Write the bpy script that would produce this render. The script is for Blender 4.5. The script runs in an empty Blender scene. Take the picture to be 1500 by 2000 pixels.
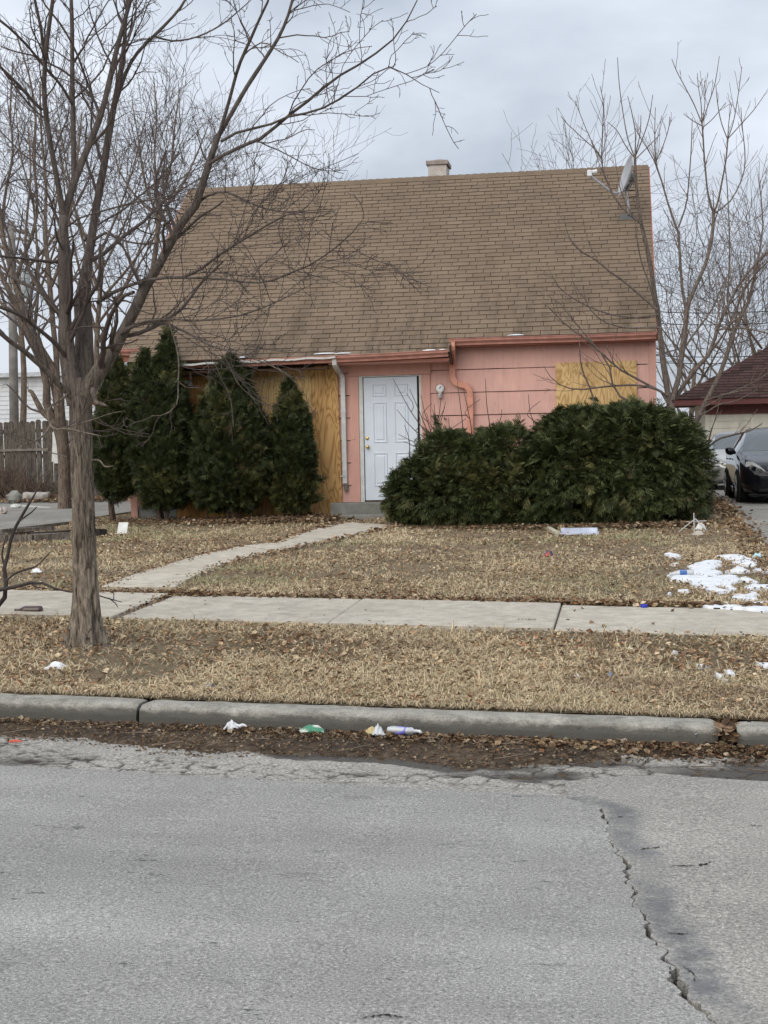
import bpy, math, random
import numpy as np
from math import radians, sin, cos, pi, atan, degrees
from mathutils import Vector, Matrix, noise as mnoise

rng = np.random.default_rng(7)
random.seed(7)
S = bpy.context.scene
COL = S.collection

# ------------------------------------------------------------------ camera
F_PX = 2773.0
CAM_O = np.array([0.0, 0.0, 1.6])
YAW, PITCH, ROLL = atan(465 / F_PX), -atan(110 / F_PX), 0.02
_f = np.array([-sin(YAW) * cos(PITCH), cos(YAW) * cos(PITCH), sin(PITCH)])
_r0 = np.array([cos(YAW), sin(YAW), 0.0])
_u0 = np.cross(_r0, _f)
_r = _r0 * cos(ROLL) - _u0 * sin(ROLL)
_u = _u0 * cos(ROLL) + _r0 * sin(ROLL)
cam = bpy.data.cameras.new('camera')
cam.sensor_fit = 'VERTICAL'
cam.sensor_height = 36.0
cam.lens = 36.0 * F_PX / 2000.0
cam.clip_start = 0.1
cam.clip_end = 2000
co = bpy.data.objects.new('camera', cam)
COL.objects.link(co)
M = Matrix(((_r[0], _u[0], -_f[0], CAM_O[0]), (_r[1], _u[1], -_f[1], CAM_O[1]), (_r[2], _u[2], -_f[2], CAM_O[2]), (0, 0, 0, 1)))
co.matrix_world = M
S.camera = co

# ------------------------------------------------------------------ world, sun, exposure
SUN_EL, SUN_ROT = radians(34), radians(205)
w = bpy.data.worlds.new('World')
S.world = w
w.use_nodes = True
wn = w.node_tree.nodes
wl = w.node_tree.links
wn.clear()
out = wn.new('ShaderNodeOutputWorld')
bg = wn.new('ShaderNodeBackground')
bg.inputs['Strength'].default_value = 0.1
sky = wn.new('ShaderNodeTexSky')
sky.sky_type = 'NISHITA'
sky.sun_disc = False
sky.sun_elevation = SUN_EL
sky.sun_rotation = SUN_ROT
tc = wn.new('ShaderNodeTexCoord')
sep = wn.new('ShaderNodeSeparateXYZ')
wl.new(tc.outputs['Generated'], sep.inputs[0])
def wmath(op, a, b=None, c=None):
    n = wn.new('ShaderNodeMath'); n.operation = op
    for i, v in enumerate((a, b, c)):
        if v is None: continue
        if isinstance(v, (int, float)): n.inputs[i].default_value = v
        else: wl.new(v, n.inputs[i])
    return n.outputs[0]
zz = wmath('ADD', wmath('ABSOLUTE', sep.outputs[2]), 0.30)
cx = wmath('DIVIDE', sep.outputs[0], zz)
cy = wmath('DIVIDE', sep.outputs[1], zz)
cmb = wn.new('ShaderNodeCombineXYZ')
wl.new(cx, cmb.inputs[0]); wl.new(cy, cmb.inputs[1])
n1 = wn.new('ShaderNodeTexNoise'); n1.inputs['Scale'].default_value = 1.5; n1.inputs['Detail'].default_value = 6; n1.inputs['Roughness'].default_value = 0.52
n1.inputs['Distortion'].default_value = 0.1
wl.new(cmb.outputs[0], n1.inputs['Vector'])
cr = wn.new('ShaderNodeValToRGB')
e = cr.color_ramp.elements
e[0].position = 0.38; e[0].color = (3.3, 3.7, 4.3, 1)
e[1].position = 0.62; e[1].color = (5.7, 6.1, 6.75, 1)
wl.new(n1.outputs['Fac'], cr.inputs['Fac'])
# overcast luminance: a little brighter overhead (cloud deck is thinnest straight up)
lum = wmath('ADD', wmath('MULTIPLY', wmath('MAXIMUM', sep.outputs[2], 0.0), 0.95), 0.92)
mul = wn.new('ShaderNodeMix'); mul.data_type = 'RGBA'; mul.blend_type = 'MULTIPLY'; mul.inputs['Factor'].default_value = 1
wl.new(cr.outputs['Color'], mul.inputs[6])
cl = wn.new('ShaderNodeCombineXYZ')
for i in range(3): wl.new(lum, cl.inputs[i])
wl.new(cl.outputs[0], mul.inputs[7])
mx = wn.new('ShaderNodeMix'); mx.data_type = 'RGBA'; mx.inputs['Factor'].default_value = 0.95
wl.new(sky.outputs[0], mx.inputs[6]); wl.new(mul.outputs[2], mx.inputs[7])
wl.new(mx.outputs[2], bg.inputs['Color'])
wl.new(bg.outputs[0], out.inputs['Surface'])

sun = bpy.data.lights.new('sun', 'SUN')
sun.energy = 1.5
sun.angle = radians(60)
sun.color = (1.0, 0.94, 0.84)
so = bpy.data.objects.new('sun', sun)
so.rotation_euler = (pi / 2 - SUN_EL, 0, pi - SUN_ROT + pi)
COL.objects.link(so)
_sd = Vector((sin(SUN_ROT) * cos(SUN_EL), cos(SUN_ROT) * cos(SUN_EL), sin(SUN_EL)))
so.rotation_euler = _sd.to_track_quat('Z', 'Y').to_euler()
S.view_settings.view_transform = 'Standard'
S.view_settings.look = 'None'
S.view_settings.exposure = 0.42
S.view_settings.gamma = 1.0
S.view_settings.use_curve_mapping = False
S.cycles.max_bounces = 6
S.cycles.transparent_max_bounces = 8

# ------------------------------------------------------------------ helpers: photograph <-> place
def ray(px, py):
    return _f + _r * ((px - 750) / F_PX) - _u * ((py - 1000) / F_PX)

def P(px, py, Y):
    d = ray(px, py)
    return CAM_O + d * (Y / d[1])

def smooth(a, b, v):
    t = np.clip((v - a) / (b - a), 0, 1)
    return t * t * (3 - 2 * t)

GRADE = 0.025
BY = [-100, 7.95, 8.0, 10.93, 12.43, 18, 21, 23, 26, 60, 500]
BZ = [0.0, 0.0, 0.115, 0.205, 0.24, 0.40, 0.48, 0.60, 0.63, 0.68, 0.7]
def zg(x, y):
    x = np.asarray(x, float); y = np.asarray(y, float)
    g = GRADE * (1 - smooth(12.4, 21.5, y))
    return np.interp(y, BY, BZ) - g * np.clip(x, -14, 14)

def G(px, py, dz=0.0):
    d = ray(px, py)
    t = 2.0
    lo, hi = 1.0, 400.0
    for i in range(70):
        t = (lo + hi) / 2
        p = CAM_O + d * t
        if p[2] > zg(p[0], p[1]) + dz: lo = t
        else: hi = t
    return CAM_O + d * t

# ------------------------------------------------------------------ helpers: objects
def tag(o, label=None, cat=None, group=None, kind=None):
    if label: o['label'] = label
    if cat: o['category'] = cat
    if group: o['group'] = group
    if kind: o['kind'] = kind
    return o

def empty(name, loc=(0, 0, 0), label=None, cat=None, group=None, kind=None, rz=0.0):
    o = bpy.data.objects.new(name, None)
    o.empty_display_size = 0.1
    o.location = Vector([float(v) for v in loc]); o.rotation_euler = (0, 0, rz)
    COL.objects.link(o)
    return tag(o, label, cat, group, kind)

def link(name, me, m=None, parent=None, loc=None):
    o = bpy.data.objects.new(name, me)
    if m is not None and not me.materials: me.materials.append(m)
    if parent is not None:
        o.parent = parent
        o.matrix_parent_inverse = Matrix.Translation(parent.location).inverted() if loc is None and parent.rotation_euler.z == 0 else Matrix()
    if loc is not None: o.location = loc
    COL.objects.link(o)
    return o

def npmesh(name, V, Fs, col=None, smooth_=False, attrs=None):
    """V (n,3); Fs: list of int arrays (m,k)."""
    V = np.ascontiguousarray(V, dtype=np.float32)
    if not isinstance(Fs, (list, tuple)): Fs = [Fs]
    Fs = [np.asarray(f, dtype=np.int32) for f in Fs if len(f)]
    me = bpy.data.meshes.new(name)
    me.vertices.add(len(V)); me.vertices.foreach_set('co', V.ravel())
    nl = sum(f.size for f in Fs); npoly = sum(len(f) for f in Fs)
    me.loops.add(nl); me.polygons.add(npoly)
    me.loops.foreach_set('vertex_index', np.concatenate([f.ravel() for f in Fs]))
    st = []; tot = []; a = 0
    for f in Fs:
        k = f.shape[1]
        st.append(a + np.arange(len(f)) * k); tot.append(np.full(len(f), k)); a += f.size
    me.polygons.foreach_set('loop_start', np.concatenate(st).astype(np.int32))
    me.polygons.foreach_set('loop_total', np.concatenate(tot).astype(np.int32))
    me.polygons.foreach_set('use_smooth', np.full(npoly, bool(smooth_)))
    if col is not None:
        c = np.ones((len(V), 4), np.float32); c[:, :3] = col
        at = me.color_attributes.new('col', 'FLOAT_COLOR', 'POINT')
        at.data.foreach_set('color', c.ravel())
    if attrs:
        for k, v in attrs.items():
            at = me.attributes.new(k, 'FLOAT', 'POINT'); at.data.foreach_set('value', np.asarray(v, np.float32).ravel())
    me.update(calc_edges=True)
    me.validate()
    return me

class MB:
    """collects boxes, prisms, tubes ... into ONE mesh."""
    def __init__(s): s.v = []; s.q = []; s.t = []; s.n = 0; s.ng = []
    def add(s, V, Q=(), T=(), N=()):
        V = np.asarray(V, float).reshape(-1, 3)
        s.v.append(V)
        if len(Q): s.q.append(np.asarray(Q, int) + s.n)
        if len(T): s.t.append(np.asarray(T, int) + s.n)
        for f in N: s.ng.append([i + s.n for i in f])
        s.n += len(V)
        return s
    def box(s, x0, x1, y0, y1, z0, z1, bev=0.0):
        if bev <= 0:
            V = [(x0, y0, z0), (x1, y0, z0), (x1, y1, z0), (x0, y1, z0), (x0, y0, z1), (x1, y0, z1), (x1, y1, z1), (x0, y1, z1)]
            return s.add(V, [(0, 3, 2, 1), (4, 5, 6, 7), (0, 1, 5, 4), (1, 2, 6, 5), (2, 3, 7, 6), (3, 0, 4, 7)])
        b = bev
        rings = []
        for z, i in ((z0, b), (z0 + b, 0), (z1 - b, 0), (z1, b)):
            rings += [(x0 + i, y0 + i, z), (x1 - i, y0 + i, z), (x1 - i, y1 - i, z), (x0 + i, y1 - i, z)]
        Q = [(0, 3, 2, 1), (12, 13, 14, 15)]
        for r in range(3):
            for k in range(4):
                Q.append((r * 4 + k, r * 4 + (k + 1) % 4, r * 4 + 4 + (k + 1) % 4, r * 4 + 4 + k))
        return s.add(rings, Q)
    def prism(s, poly, z0, z1, axis='z'):
        """poly list of (a,b); extruded along axis between z0,z1"""
        n = len(poly)
        def mk(a, b, c):
            return {'z': (a, b, c), 'y': (a, c, b), 'x': (c, a, b)}[axis]
        V = [mk(a, b, z0) for a, b in poly] + [mk(a, b, z1) for a, b in poly]
        Q = [(i, (i + 1) % n, n + (i + 1) % n, n + i) for i in range(n)]
        return s.add(V, Q, (), [list(range(n))[::-1], list(range(n, 2 * n))])
    def tube(s, pts, rad, n=8, cap=True):
        V, Q = tube(pts, rad, n)
        k = len(V) // n
        N = [list(range(n))[::-1], [(k - 1) * n + i for i in range(n)]] if cap else []
        return s.add(V, Q, (), N)
    def lathe(s, prof, n=16, axis='z', o=(0, 0, 0)):
        """prof list of (r,h)"""
        V = []
        for r, h in prof:
            for i in range(n):
                a = 2 * pi * i / n
                p = (r * cos(a), r * sin(a), h)
                if axis == 'y': p = (r * cos(a), h, r * sin(a))
                if axis == 'x': p = (h, r * cos(a), r * sin(a))
                V.append((p[0] + o[0], p[1] + o[1], p[2] + o[2]))
        Q = [(j * n + i, j * n + (i + 1) % n, j * n + n + (i + 1) % n, j * n + n + i) for j in range(len(prof) - 1) for i in range(n)]
        return s.add(V, Q, (), [list(range(n))[::-1], [(len(prof) - 1) * n + i for i in range(n)]])
    def mesh(s, name, smooth_=False, col=None, attrs=None):
        Fs = []
        if s.q: Fs.append(np.concatenate([np.asarray(a).reshape(-1, 4) for a in s.q]))
        if s.t: Fs.append(np.concatenate([np.asarray(a).reshape(-1, 3) for a in s.t]))
        by = {}
        for f in s.ng: by.setdefault(len(f), []).append(f)
        for k in by: Fs.append(np.array(by[k]))
        return npmesh(name, np.concatenate(s.v), Fs, col, smooth_, attrs)
    def build(s, name, m, parent=None, smooth_=False, col=None, loc=None):
        return link(name, s.mesh(name, smooth_, col), m, parent, loc)

def spline(pts, n):
    pts = np.asarray(pts, float)
    if len(pts) == 2:
        t = np.linspace(0, 1, n)[:, None]
        return pts[0] * (1 - t) + pts[1] * t
    d = np.r_[0, np.cumsum(np.linalg.norm(np.diff(pts[:, :3], axis=0), axis=1))]
    p = np.vstack([2 * pts[0] - pts[1], pts, 2 * pts[-1] - pts[-2]])
    out = []
    for s in np.linspace(0, d[-1], n):
        i = min(max(np.searchsorted(d, s, 'right') - 1, 0), len(pts) - 2)
        t = (s - d[i]) / max(d[i + 1] - d[i], 1e-9)
        a, b, c, e_ = p[i], p[i + 1], p[i + 2], p[i + 3]
        out.append(0.5 * (2 * b + (c - a) * t + (2 * a - 5 * b + 4 * c - e_) * t * t + (3 * b - a - 3 * c + e_) * t ** 3))
    return np.array(out)

def tubes_batch(Pn, Rn, n=3):
    """Pn (N,K,3), Rn (N,K) -> V, quads"""
    N, K, _ = Pn.shape
    T = np.gradient(Pn, axis=1)
    T /= np.linalg.norm(T, axis=2, keepdims=True) + 1e-9
    ref = np.where(np.abs(T.mean(1)[:, 2:3]) > 0.8, np.array([[1.0, 0, 0]]), np.array([[0, 0, 1.0]]))
    A = np.cross(T, ref[:, None, :]); A /= np.linalg.norm(A, axis=2, keepdims=True) + 1e-9
    B = np.cross(T, A)
    ang = np.arange(n) * 2 * pi / n
    V = Pn[:, :, None, :] + Rn[:, :, None, None] * (A[:, :, None, :] * np.cos(ang)[None, None, :, None] + B[:, :, None, :] * np.sin(ang)[None, None, :, None])
    idx = np.arange(N * K * n).reshape(N, K, n)
    a = idx[:, :-1, :]; b = np.roll(idx, -1, axis=2)[:, :-1, :]
    c = np.roll(idx, -1, axis=2)[:, 1:, :]; d = idx[:, 1:, :]
    return V.reshape(-1, 3), np.stack([a, b, c, d], -1).reshape(-1, 4)

def tube(pts, rad, n=8):
    pts = np.asarray(pts, float)
    rad = np.broadcast_to(np.asarray(rad, float), (len(pts),))
    return tubes_batch(pts[None], rad[None], n)

def grid(xs, ys):
    """indices for a len(ys) x len(xs) grid"""
    nx, ny = len(xs), len(ys)
    i = np.arange(nx * ny).reshape(ny, nx)
    return np.stack([i[:-1, :-1], i[:-1, 1:], i[1:, 1:], i[1:, :-1]], -1).reshape(-1, 4)

def vnoise(x, y, seed=0):
    """smooth value noise, vectorised, ~[-1,1]"""
    xi = np.floor(x).astype(np.int64); yi = np.floor(y).astype(np.int64)
    xf = x - xi; yf = y - yi
    u = xf * xf * (3 - 2 * xf); v = yf * yf * (3 - 2 * yf)
    def h(a, b):
        k = (a * 374761393 + b * 668265263 + seed * 1442695041) & 0x7fffffff
        k = ((k ^ (k >> 13)) * 1274126177) & 0x7fffffff
        return ((k ^ (k >> 16)) & 0xffff) / 32767.5 - 1
    return (h(xi, yi) * (1 - u) + h(xi + 1, yi) * u) * (1 - v) + (h(xi, yi + 1) * (1 - u) + h(xi + 1, yi + 1) * u) * v

def fbm(x, y, oct=4, seed=0):
    s = 0; a = 1; f = 1; t = 0
    for o in range(oct):
        s = s + a * vnoise(x * f + 17.3 * o, y * f - 9.1 * o, seed + o); t += a; a *= 0.5; f *= 2.03
    return s / t

def inpoly(x, y, poly):
    r = np.zeros(x.shape, bool)
    n = len(poly)
    for i in range(n):
        x0, y0 = poly[i]; x1, y1 = poly[(i + 1) % n]
        c = ((y0 > y) != (y1 > y)) & (x < (x1 - x0) * (y - y0) / (y1 - y0 + 1e-12) + x0)
        r ^= c
    return r

# ------------------------------------------------------------------ helpers: materials
class NT:
    def __init__(s, name):
        s.m = bpy.data.materials.new(name); s.m.use_nodes = True
        s.t = s.m.node_tree; s.n = s.t.nodes; s.l = s.t.links
        s.b = s.n['Principled BSDF']
    def new(s, t, **kw):
        n = s.n.new(t)
        for k, v in kw.items():
            if k in n.inputs: s.set(n.inputs[k], v)
            else: setattr(n, k, v)
        return n
    def set(s, sock, v):
        if isinstance(v, bpy.types.NodeSocket): s.l.new(v, sock)
        elif isinstance(v, (tuple, list)) and len(v) == 3 and sock.type == 'RGBA': sock.default_value = (*v, 1)
        else: sock.default_value = v
    def pos(s, scale=(1, 1, 1), kind='world'):
        if kind == 'world': o = s.new('ShaderNodeNewGeometry').outputs['Position']
        else: o = s.new('ShaderNodeTexCoord').outputs['Object']
        mp = s.new('ShaderNodeMapping'); s.l.new(o, mp.inputs['Vector']); mp.inputs['Scale'].default_value = scale
        return mp.outputs[0]
    def noise(s, vec, scale=5, detail=4, rough=0.55, dist=0.0):
        n = s.new('ShaderNodeTexNoise'); s.l.new(vec, n.inputs['Vector'])
        n.inputs['Scale'].default_value = scale; n.inputs['Detail'].default_value = detail
        n.inputs['Roughness'].default_value = rough; n.inputs['Distortion'].default_value = dist
        return n.outputs['Fac']
    def voro(s, vec, scale=5, feature='F1', out='Distance'):
        n = s.new('ShaderNodeTexVoronoi'); n.feature = feature; s.l.new(vec, n.inputs['Vector']); n.inputs['Scale'].default_value = scale
        return n.outputs[out]
    def ramp(s, fac, stops, interp='LINEAR'):
        n = s.new('ShaderNodeValToRGB'); s.l.new(fac, n.inputs['Fac'])
        n.color_ramp.interpolation = interp
        el = n.color_ramp.elements
        while len(el) < len(stops): el.new(0.5)
        for k, (p, c) in zip(el, stops):
            k.position = p
            k.color = (c, c, c, 1) if isinstance(c, (int, float)) else (*c, 1)
        return n.outputs['Color']
    def mix(s, fac, a, b, mode='MIX'):
        n = s.new('ShaderNodeMix', data_type='RGBA', blend_type=mode)
        s.set(n.inputs['Factor'], fac); s.set(n.inputs[6], a); s.set(n.inputs[7], b)
        return n.outputs[2]
    def math(s, op, a, b=0.0, clamp=False):
        n = s.new('ShaderNodeMath', operation=op, use_clamp=clamp)
        s.set(n.inputs[0], a); s.set(n.inputs[1], b)
        return n.outputs[0]
    def attr(s, name, out='Color'):
        n = s.new('ShaderNodeAttribute'); n.attribute_name = name
        return n.outputs[out]
    def bump(s, h, strength=0.5, dist=0.01):
        n = s.new('ShaderNodeBump'); s.l.new(h, n.inputs['Height'])
        n.inputs['Strength'].default_value = strength; n.inputs['Distance'].default_value = dist
        s.l.new(n.outputs[0], s.b.inputs['Normal'])
    def fin(s, col=None, rough=0.8, spec=0.3, metal=0.0):
        if col is not None: s.set(s.b.inputs['Base Color'], col)
        s.set(s.b.inputs['Roughness'], rough); s.b.inputs['Specular IOR Level'].default_value = spec
        s.b.inputs['Metallic'].default_value = metal
        return s.m

def simple(name, c, rough=0.7, spec=0.3, var=0.25, scale=6, bump=0.0, metal=0.0, kind='world', stretch=(1, 1, 1)):
    t = NT(name)
    v = t.pos(stretch, kind)
    f = t.noise(v, scale, 5)
    lo = tuple(x * (1 - var) for x in c); hi = tuple(min(1, x * (1 + var)) for x in c)
    colr = t.ramp(f, [(0.3, lo), (0.7, hi)])
    if bump: t.bump(t.noise(v, scale * 6, 4), bump, 0.01)
    return t.fin(colr, rough, spec, metal)

def colmat(name, rough=0.8, spec=0.25, var=0.25, scale=20, trans=0.0):
    """colour from the mesh's own colour attribute, broken up by noise"""
    t = NT(name)
    f = t.noise(t.pos(), scale, 3)
    c = t.mix(1.0, t.attr('col'), t.ramp(f, [(0.25, 1 - var), (0.75, 1 + var)]), 'MULTIPLY')
    t.fin(c, rough, spec)
    return t.m

def concrete(name, a, b, speck=0.5, bump=0.35, joint=None):
    t = NT(name)
    v = t.pos()
    big = t.noise(v, 0.9, 5, 0.6)
    base = t.ramp(big, [(0.3, a), (0.7, b)])
    mid = t.noise(v, 7, 5, 0.65)
    base = t.mix(0.75, base, t.ramp(mid, [(0.3, 0.68), (0.7, 1.22)]), 'MULTIPLY')
    sp = t.noise(v, 130, 2, 0.7)
    base = t.mix(speck, base, t.ramp(sp, [(0.32, 0.55), (0.5, 1.0), (0.7, 1.45)]), 'MULTIPLY')
    st = t.noise(v, 2.3, 6, 0.7)
    base = t.mix(t.ramp(st, [(0.56, 0.0), (0.76, 0.5)]), base, (0.17, 0.145, 0.11))
    t.bump(t.math('ADD', sp, t.math('MULTIPLY', mid, 2.0)), bump, 0.004)
    return t.fin(base, 0.9, 0.2)

# ================================================================== SETTING
# ---- materials of the ground
def asphalt(name, base, lo, hi, smear=False, amt=0.8, sc_=100):
    t = NT(name); v = t.pos()
    c = t.ramp(t.noise(v, 0.8, 5, 0.6), [(0.3, lo), (0.7, hi)])
    lane = t.noise(t.pos((0.25, 1.6, 1)), 1.3, 4, 0.6)
    c = t.mix(0.45, c, t.ramp(lane, [(0.3, 0.74), (0.7, 1.22)]), 'MULTIPLY')
    sp = t.noise(v, sc_, 3, 0.8)
    c = t.mix(amt, c, t.ramp(sp, [(0.32, 0.30), (0.46, 0.92), (0.55, 1.05), (0.68, 2.0)]), 'MULTIPLY')
    vo = t.voro(v, 210)
    c = t.mix(0.5, c, t.ramp(vo, [(0.15, 1.5), (0.35, 1.0), (0.7, 0.7)]), 'MULTIPLY')
    # small dark pits and old tar spots, drawn out along the street
    pit = t.noise(t.pos((0.42, 1, 1)), 12, 4, 0.78)
    c = t.mix(t.ramp(pit, [(0.655, 0.0), (0.70, 0.8)]), c, (0.055, 0.056, 0.06))
    if smear:
        sm = t.math('MULTIPLY', t.attr('smear', 'Fac'), t.ramp(t.noise(v, 5, 5, 0.7), [(0.3, 0.15), (0.6, 1.0)]))
        c = t.mix(t.math('MULTIPLY', sm, 0.85), c, (0.125, 0.126, 0.132))
    # old scars and flattened spots of tar
    sc = t.noise(t.pos((0.6, 1.5, 1)), 3.2, 6, 0.8)
    c = t.mix(t.ramp(sc, [(0.62, 0.0), (0.66, 0.55), (0.70, 0.0)]), c, (0.12, 0.115, 0.105))
    big2 = t.noise(t.pos((0.35, 0.8, 1)), 0.55, 3, 0.5)
    c = t.mix(0.6, c, t.ramp(big2, [(0.35, 0.72), (0.65, 1.18)]), 'MULTIPLY')
    t.bump(t.math('ADD', sp, vo), 0.5, 0.004)
    return t.fin(c, 0.88, 0.25)

M_ROADL = asphalt('asphalt_smooth', amt=0.88, sc_=95, base=None, lo=(0.285, 0.272, 0.25), hi=(0.365, 0.35, 0.325), smear=True)
M_ROADR = asphalt('asphalt_coarse', amt=0.9, sc_=75, base=None, lo=(0.29, 0.272, 0.243), hi=(0.385, 0.363, 0.325), smear=True)
def worn_mat():
    t = NT('worn_asphalt'); v = t.pos()
    sp = t.noise(v, 70, 3, 0.75)
    c = t.ramp(sp, [(0.3, (0.07, 0.065, 0.058)), (0.44, (0.27, 0.25, 0.22)), (0.58, (0.38, 0.355, 0.315)), (0.72, (0.62, 0.59, 0.54))])
    c = t.mix(0.4, c, t.ramp(t.noise(v, 2.5, 4), [(0.3, 0.7), (0.7, 1.2)]), 'MULTIPLY')
    c = t.mix(t.attr('dirt', 'Fac'), c, (0.045, 0.038, 0.032))
    t.bump(sp, 0.6, 0.006)
    return t.fin(c, 0.9, 0.2)
M_WORN = worn_mat()
def dirt_mat():
    t = NT('gutter_dirt'); v = t.pos()
    c = t.ramp(t.noise(v, 16, 6, 0.7), [(0.3, (0.045, 0.032, 0.022)), (0.5, (0.105, 0.076, 0.052)), (0.7, (0.19, 0.145, 0.10))])
    c = t.mix(t.ramp(t.noise(v, 3, 4), [(0.45, 0.0), (0.65, 0.55)]), c, (0.045, 0.04, 0.036))
    t.bump(t.noise(v, 60, 5, 0.7), 0.9, 0.015)
    return t.fin(c, 0.95, 0.1)
M_DIRT = dirt_mat()
M_BASE = simple('road_subbase', (0.04, 0.036, 0.033), 0.95, 0.1, 0.4, 20, 0.5)
M_CONC = concrete('sidewalk_concrete', (0.41, 0.365, 0.295), (0.51, 0.46, 0.38))
M_WALK = concrete('front_walk_concrete', (0.42, 0.37, 0.295), (0.53, 0.475, 0.385))
M_DRIVE = concrete('driveway_concrete', (0.215, 0.20, 0.175), (0.30, 0.283, 0.25), 0.4)
def curb_mat():
    t = NT('curb_concrete'); v = t.pos()
    c = t.ramp(t.noise(v, 5, 6, 0.7), [(0.3, (0.22, 0.205, 0.175)), (0.7, (0.42, 0.395, 0.34))])
    sp = t.noise(v, 120, 2, 0.7)
    c = t.mix(0.6, c, t.ramp(sp, [(0.3, 0.5), (0.5, 1.0), (0.72, 1.6)]), 'MULTIPLY')
    # grime splashed up the face from the gutter, with its own ragged edge
    g = t.math('ADD', t.attr('grime', 'Fac'), t.math('MULTIPLY', t.math('SUBTRACT', t.noise(t.pos((1, 1, 2)), 9, 5, 0.7), 0.5), 0.9))
    c = t.mix(t.ramp(g, [(-0.0, 0.0), (0.30, 0.85), (0.6, 0.95)]), c, (0.075, 0.07, 0.06))
    c = t.mix(t.ramp(t.noise(t.pos((1, 1, 1)), 30, 3, 0.8), [(0.64, 0.0), (0.7, 0.75)]), c, (0.05, 0.048, 0.042))
    t.bump(t.math('ADD', sp, t.noise(v, 22, 4, 0.7)), 0.7, 0.006)
    return t.fin(c, 0.9, 0.2)
M_CURB = curb_mat()
def lawn_mat():
    t = NT('lawn_thatch'); v = t.pos()
    c = t.ramp(t.noise(v, 45, 5, 0.75), [(0.28, (0.095, 0.07, 0.046)), (0.5, (0.24, 0.185, 0.12)), (0.72, (0.39, 0.315, 0.21))])
    c = t.mix(t.ramp(t.noise(v, 1.3, 5, 0.65), [(0.5, 0.0), (0.7, 0.5)]), c, (0.16, 0.14, 0.07))
    c = t.mix(t.ramp(t.noise(v, 2.1, 5, 0.65), [(0.55, 0.0), (0.72, 0.6)]), c, (0.11, 0.078, 0.05))
    t.bump(t.noise(v, 80, 5, 0.8), 1.0, 0.02)
    return t.fin(c, 0.95, 0.1)
M_LAWN = lawn_mat()
M_TERR = simple('terrain', (0.22, 0.18, 0.115), 0.95, 0.1, 0.4, 3, 0.3)

# ---- terrain under everything
ty = np.array([-60, -20, 0, 7.5, 8.2, 10.9, 12.4, 15, 18, 21, 23, 26, 35, 60, 120, 250, 500.0])
tx = np.array([-400, -150, -60, -30, -14, -7, 0, 7, 14, 30, 60, 150, 400.0])
X, Y = np.meshgrid(tx, ty)
tag(link('ground', npmesh('ground', np.c_[X.ravel(), Y.ravel(), (zg(X, Y) - np.where(Y < 8.1, 0.14, 0.09)).ravel()], grid(tx, ty)), M_TERR), kind='structure')

# ---- road: crack line through the top layer, right layer coarser than the left
crk = [(1175, 1580), (1185, 1610), (1190, 1640), (1205, 1665), (1225, 1690), (1228, 1730), (1245, 1770), (1270, 1805), (1285, 1845), (1310, 1880), (1330, 1915), (1345, 1950), (1375, 1975), (1392, 2000)]
cp = np.array([G(*p) for p in crk])[::-1]
cy_ = np.r_[-40, 1.0, cp[:, 1], 6.50, 6.58, 7.2]
cx_ = np.r_[0.9, 0.62, cp[:, 0], -0.2, -0.285, -0.285]
rows = np.r_[np.linspace(-40, 1, 12), np.linspace(1.2, 3.5, 60), np.arange(3.52, 6.56, 0.011)]
xc = np.interp(rows, cy_, cx_) + 0.014 * vnoise(rows * 14, rows * 0, 3) + 0.010 * vnoise(rows * 38, rows * 0, 4)
wd = np.clip(0.011 + 0.011 * vnoise(rows * 7, rows * 0 + 3, 5) + 0.010 * vnoise(rows * 34, rows * 0, 6), 0.0025, 0.032)
wd *= np.where(rows > 6.36, 0.05, 1.0)
wd *= 1 + 0.9 * np.exp(-((rows - 4.35) / 0.18) ** 2)
def edgeL(x):  # front edge of the left top layer (towards the kerb)
    b = np.interp(x, [-9, -3.11, -2.2, -1.25, -0.6, -0.28], [6.72, 6.68, 6.64, 6.59, 6.57, 6.56])
    return b + 0.012 * fbm(x * 3, x * 0 + 2, 4, 11)
def zroad(x, y): return -GRADE * np.clip(x, -14, 14) + 0.004 * fbm(x * 1.1, y * 1.1, 3, 21)
nomx = np.r_[-60, -30, -14, -9, -7, np.arange(-6, -0.42, 0.12)]
lastx = np.linspace(0, 1, 14)[1:]
r01 = (rows - rows[0]) / (rows[-1] - rows[0])
XL = np.zeros((len(rows), len(nomx) + len(lastx))); YL = np.zeros_like(XL)
for j, y in enumerate(rows):
    xl = xc[j] - wd[j] / 2
    XL[j, :len(nomx)] = nomx; XL[j, len(nomx):] = -0.42 + (xl + 0.42) * lastx
for j, y in enumerate(rows):
    s = smooth(5.6, rows[-1], y)
    YL[j] = y + s * (edgeL(np.minimum(XL[j], -0.28)) - rows[-1]) * np.where(XL[j] < -0.3, 1, np.clip((-XL[j] ) / 0.3, 0, 1) if True else 1)
ZL = zroad(XL, YL)
# worn lip at the front edge and crumbled crack shoulder
V = np.c_[XL.ravel(), YL.ravel(), ZL.ravel()]
nx = XL.shape[1]
lip = V.reshape(len(rows), nx, 3)[-1].copy(); lip[:, 1] += 0.012; lip[:, 2] -= 0.035
side = V.reshape(len(rows), nx, 3)[:, -1].copy(); side[:, 2] -= 0.045; side[:, 0] += 0.002
idx = np.arange(len(rows) * nx).reshape(len(rows), nx)
b0 = len(V); b1 = b0 + nx
li = np.arange(nx) + b0; si = np.arange(len(rows)) + b1
F = [grid(np.arange(nx), rows), np.stack([idx[-1, :-1], idx[-1, 1:], li[1:], li[:-1]], -1), np.stack([idx[1:, -1], idx[:-1, -1], si[:-1], si[1:]], -1)]
Vall = np.vstack([V, lip, side])
tag(link('road', npmesh('road', Vall, F, attrs={'smear': np.zeros(len(Vall))}), M_ROADL), kind='structure')
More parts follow.
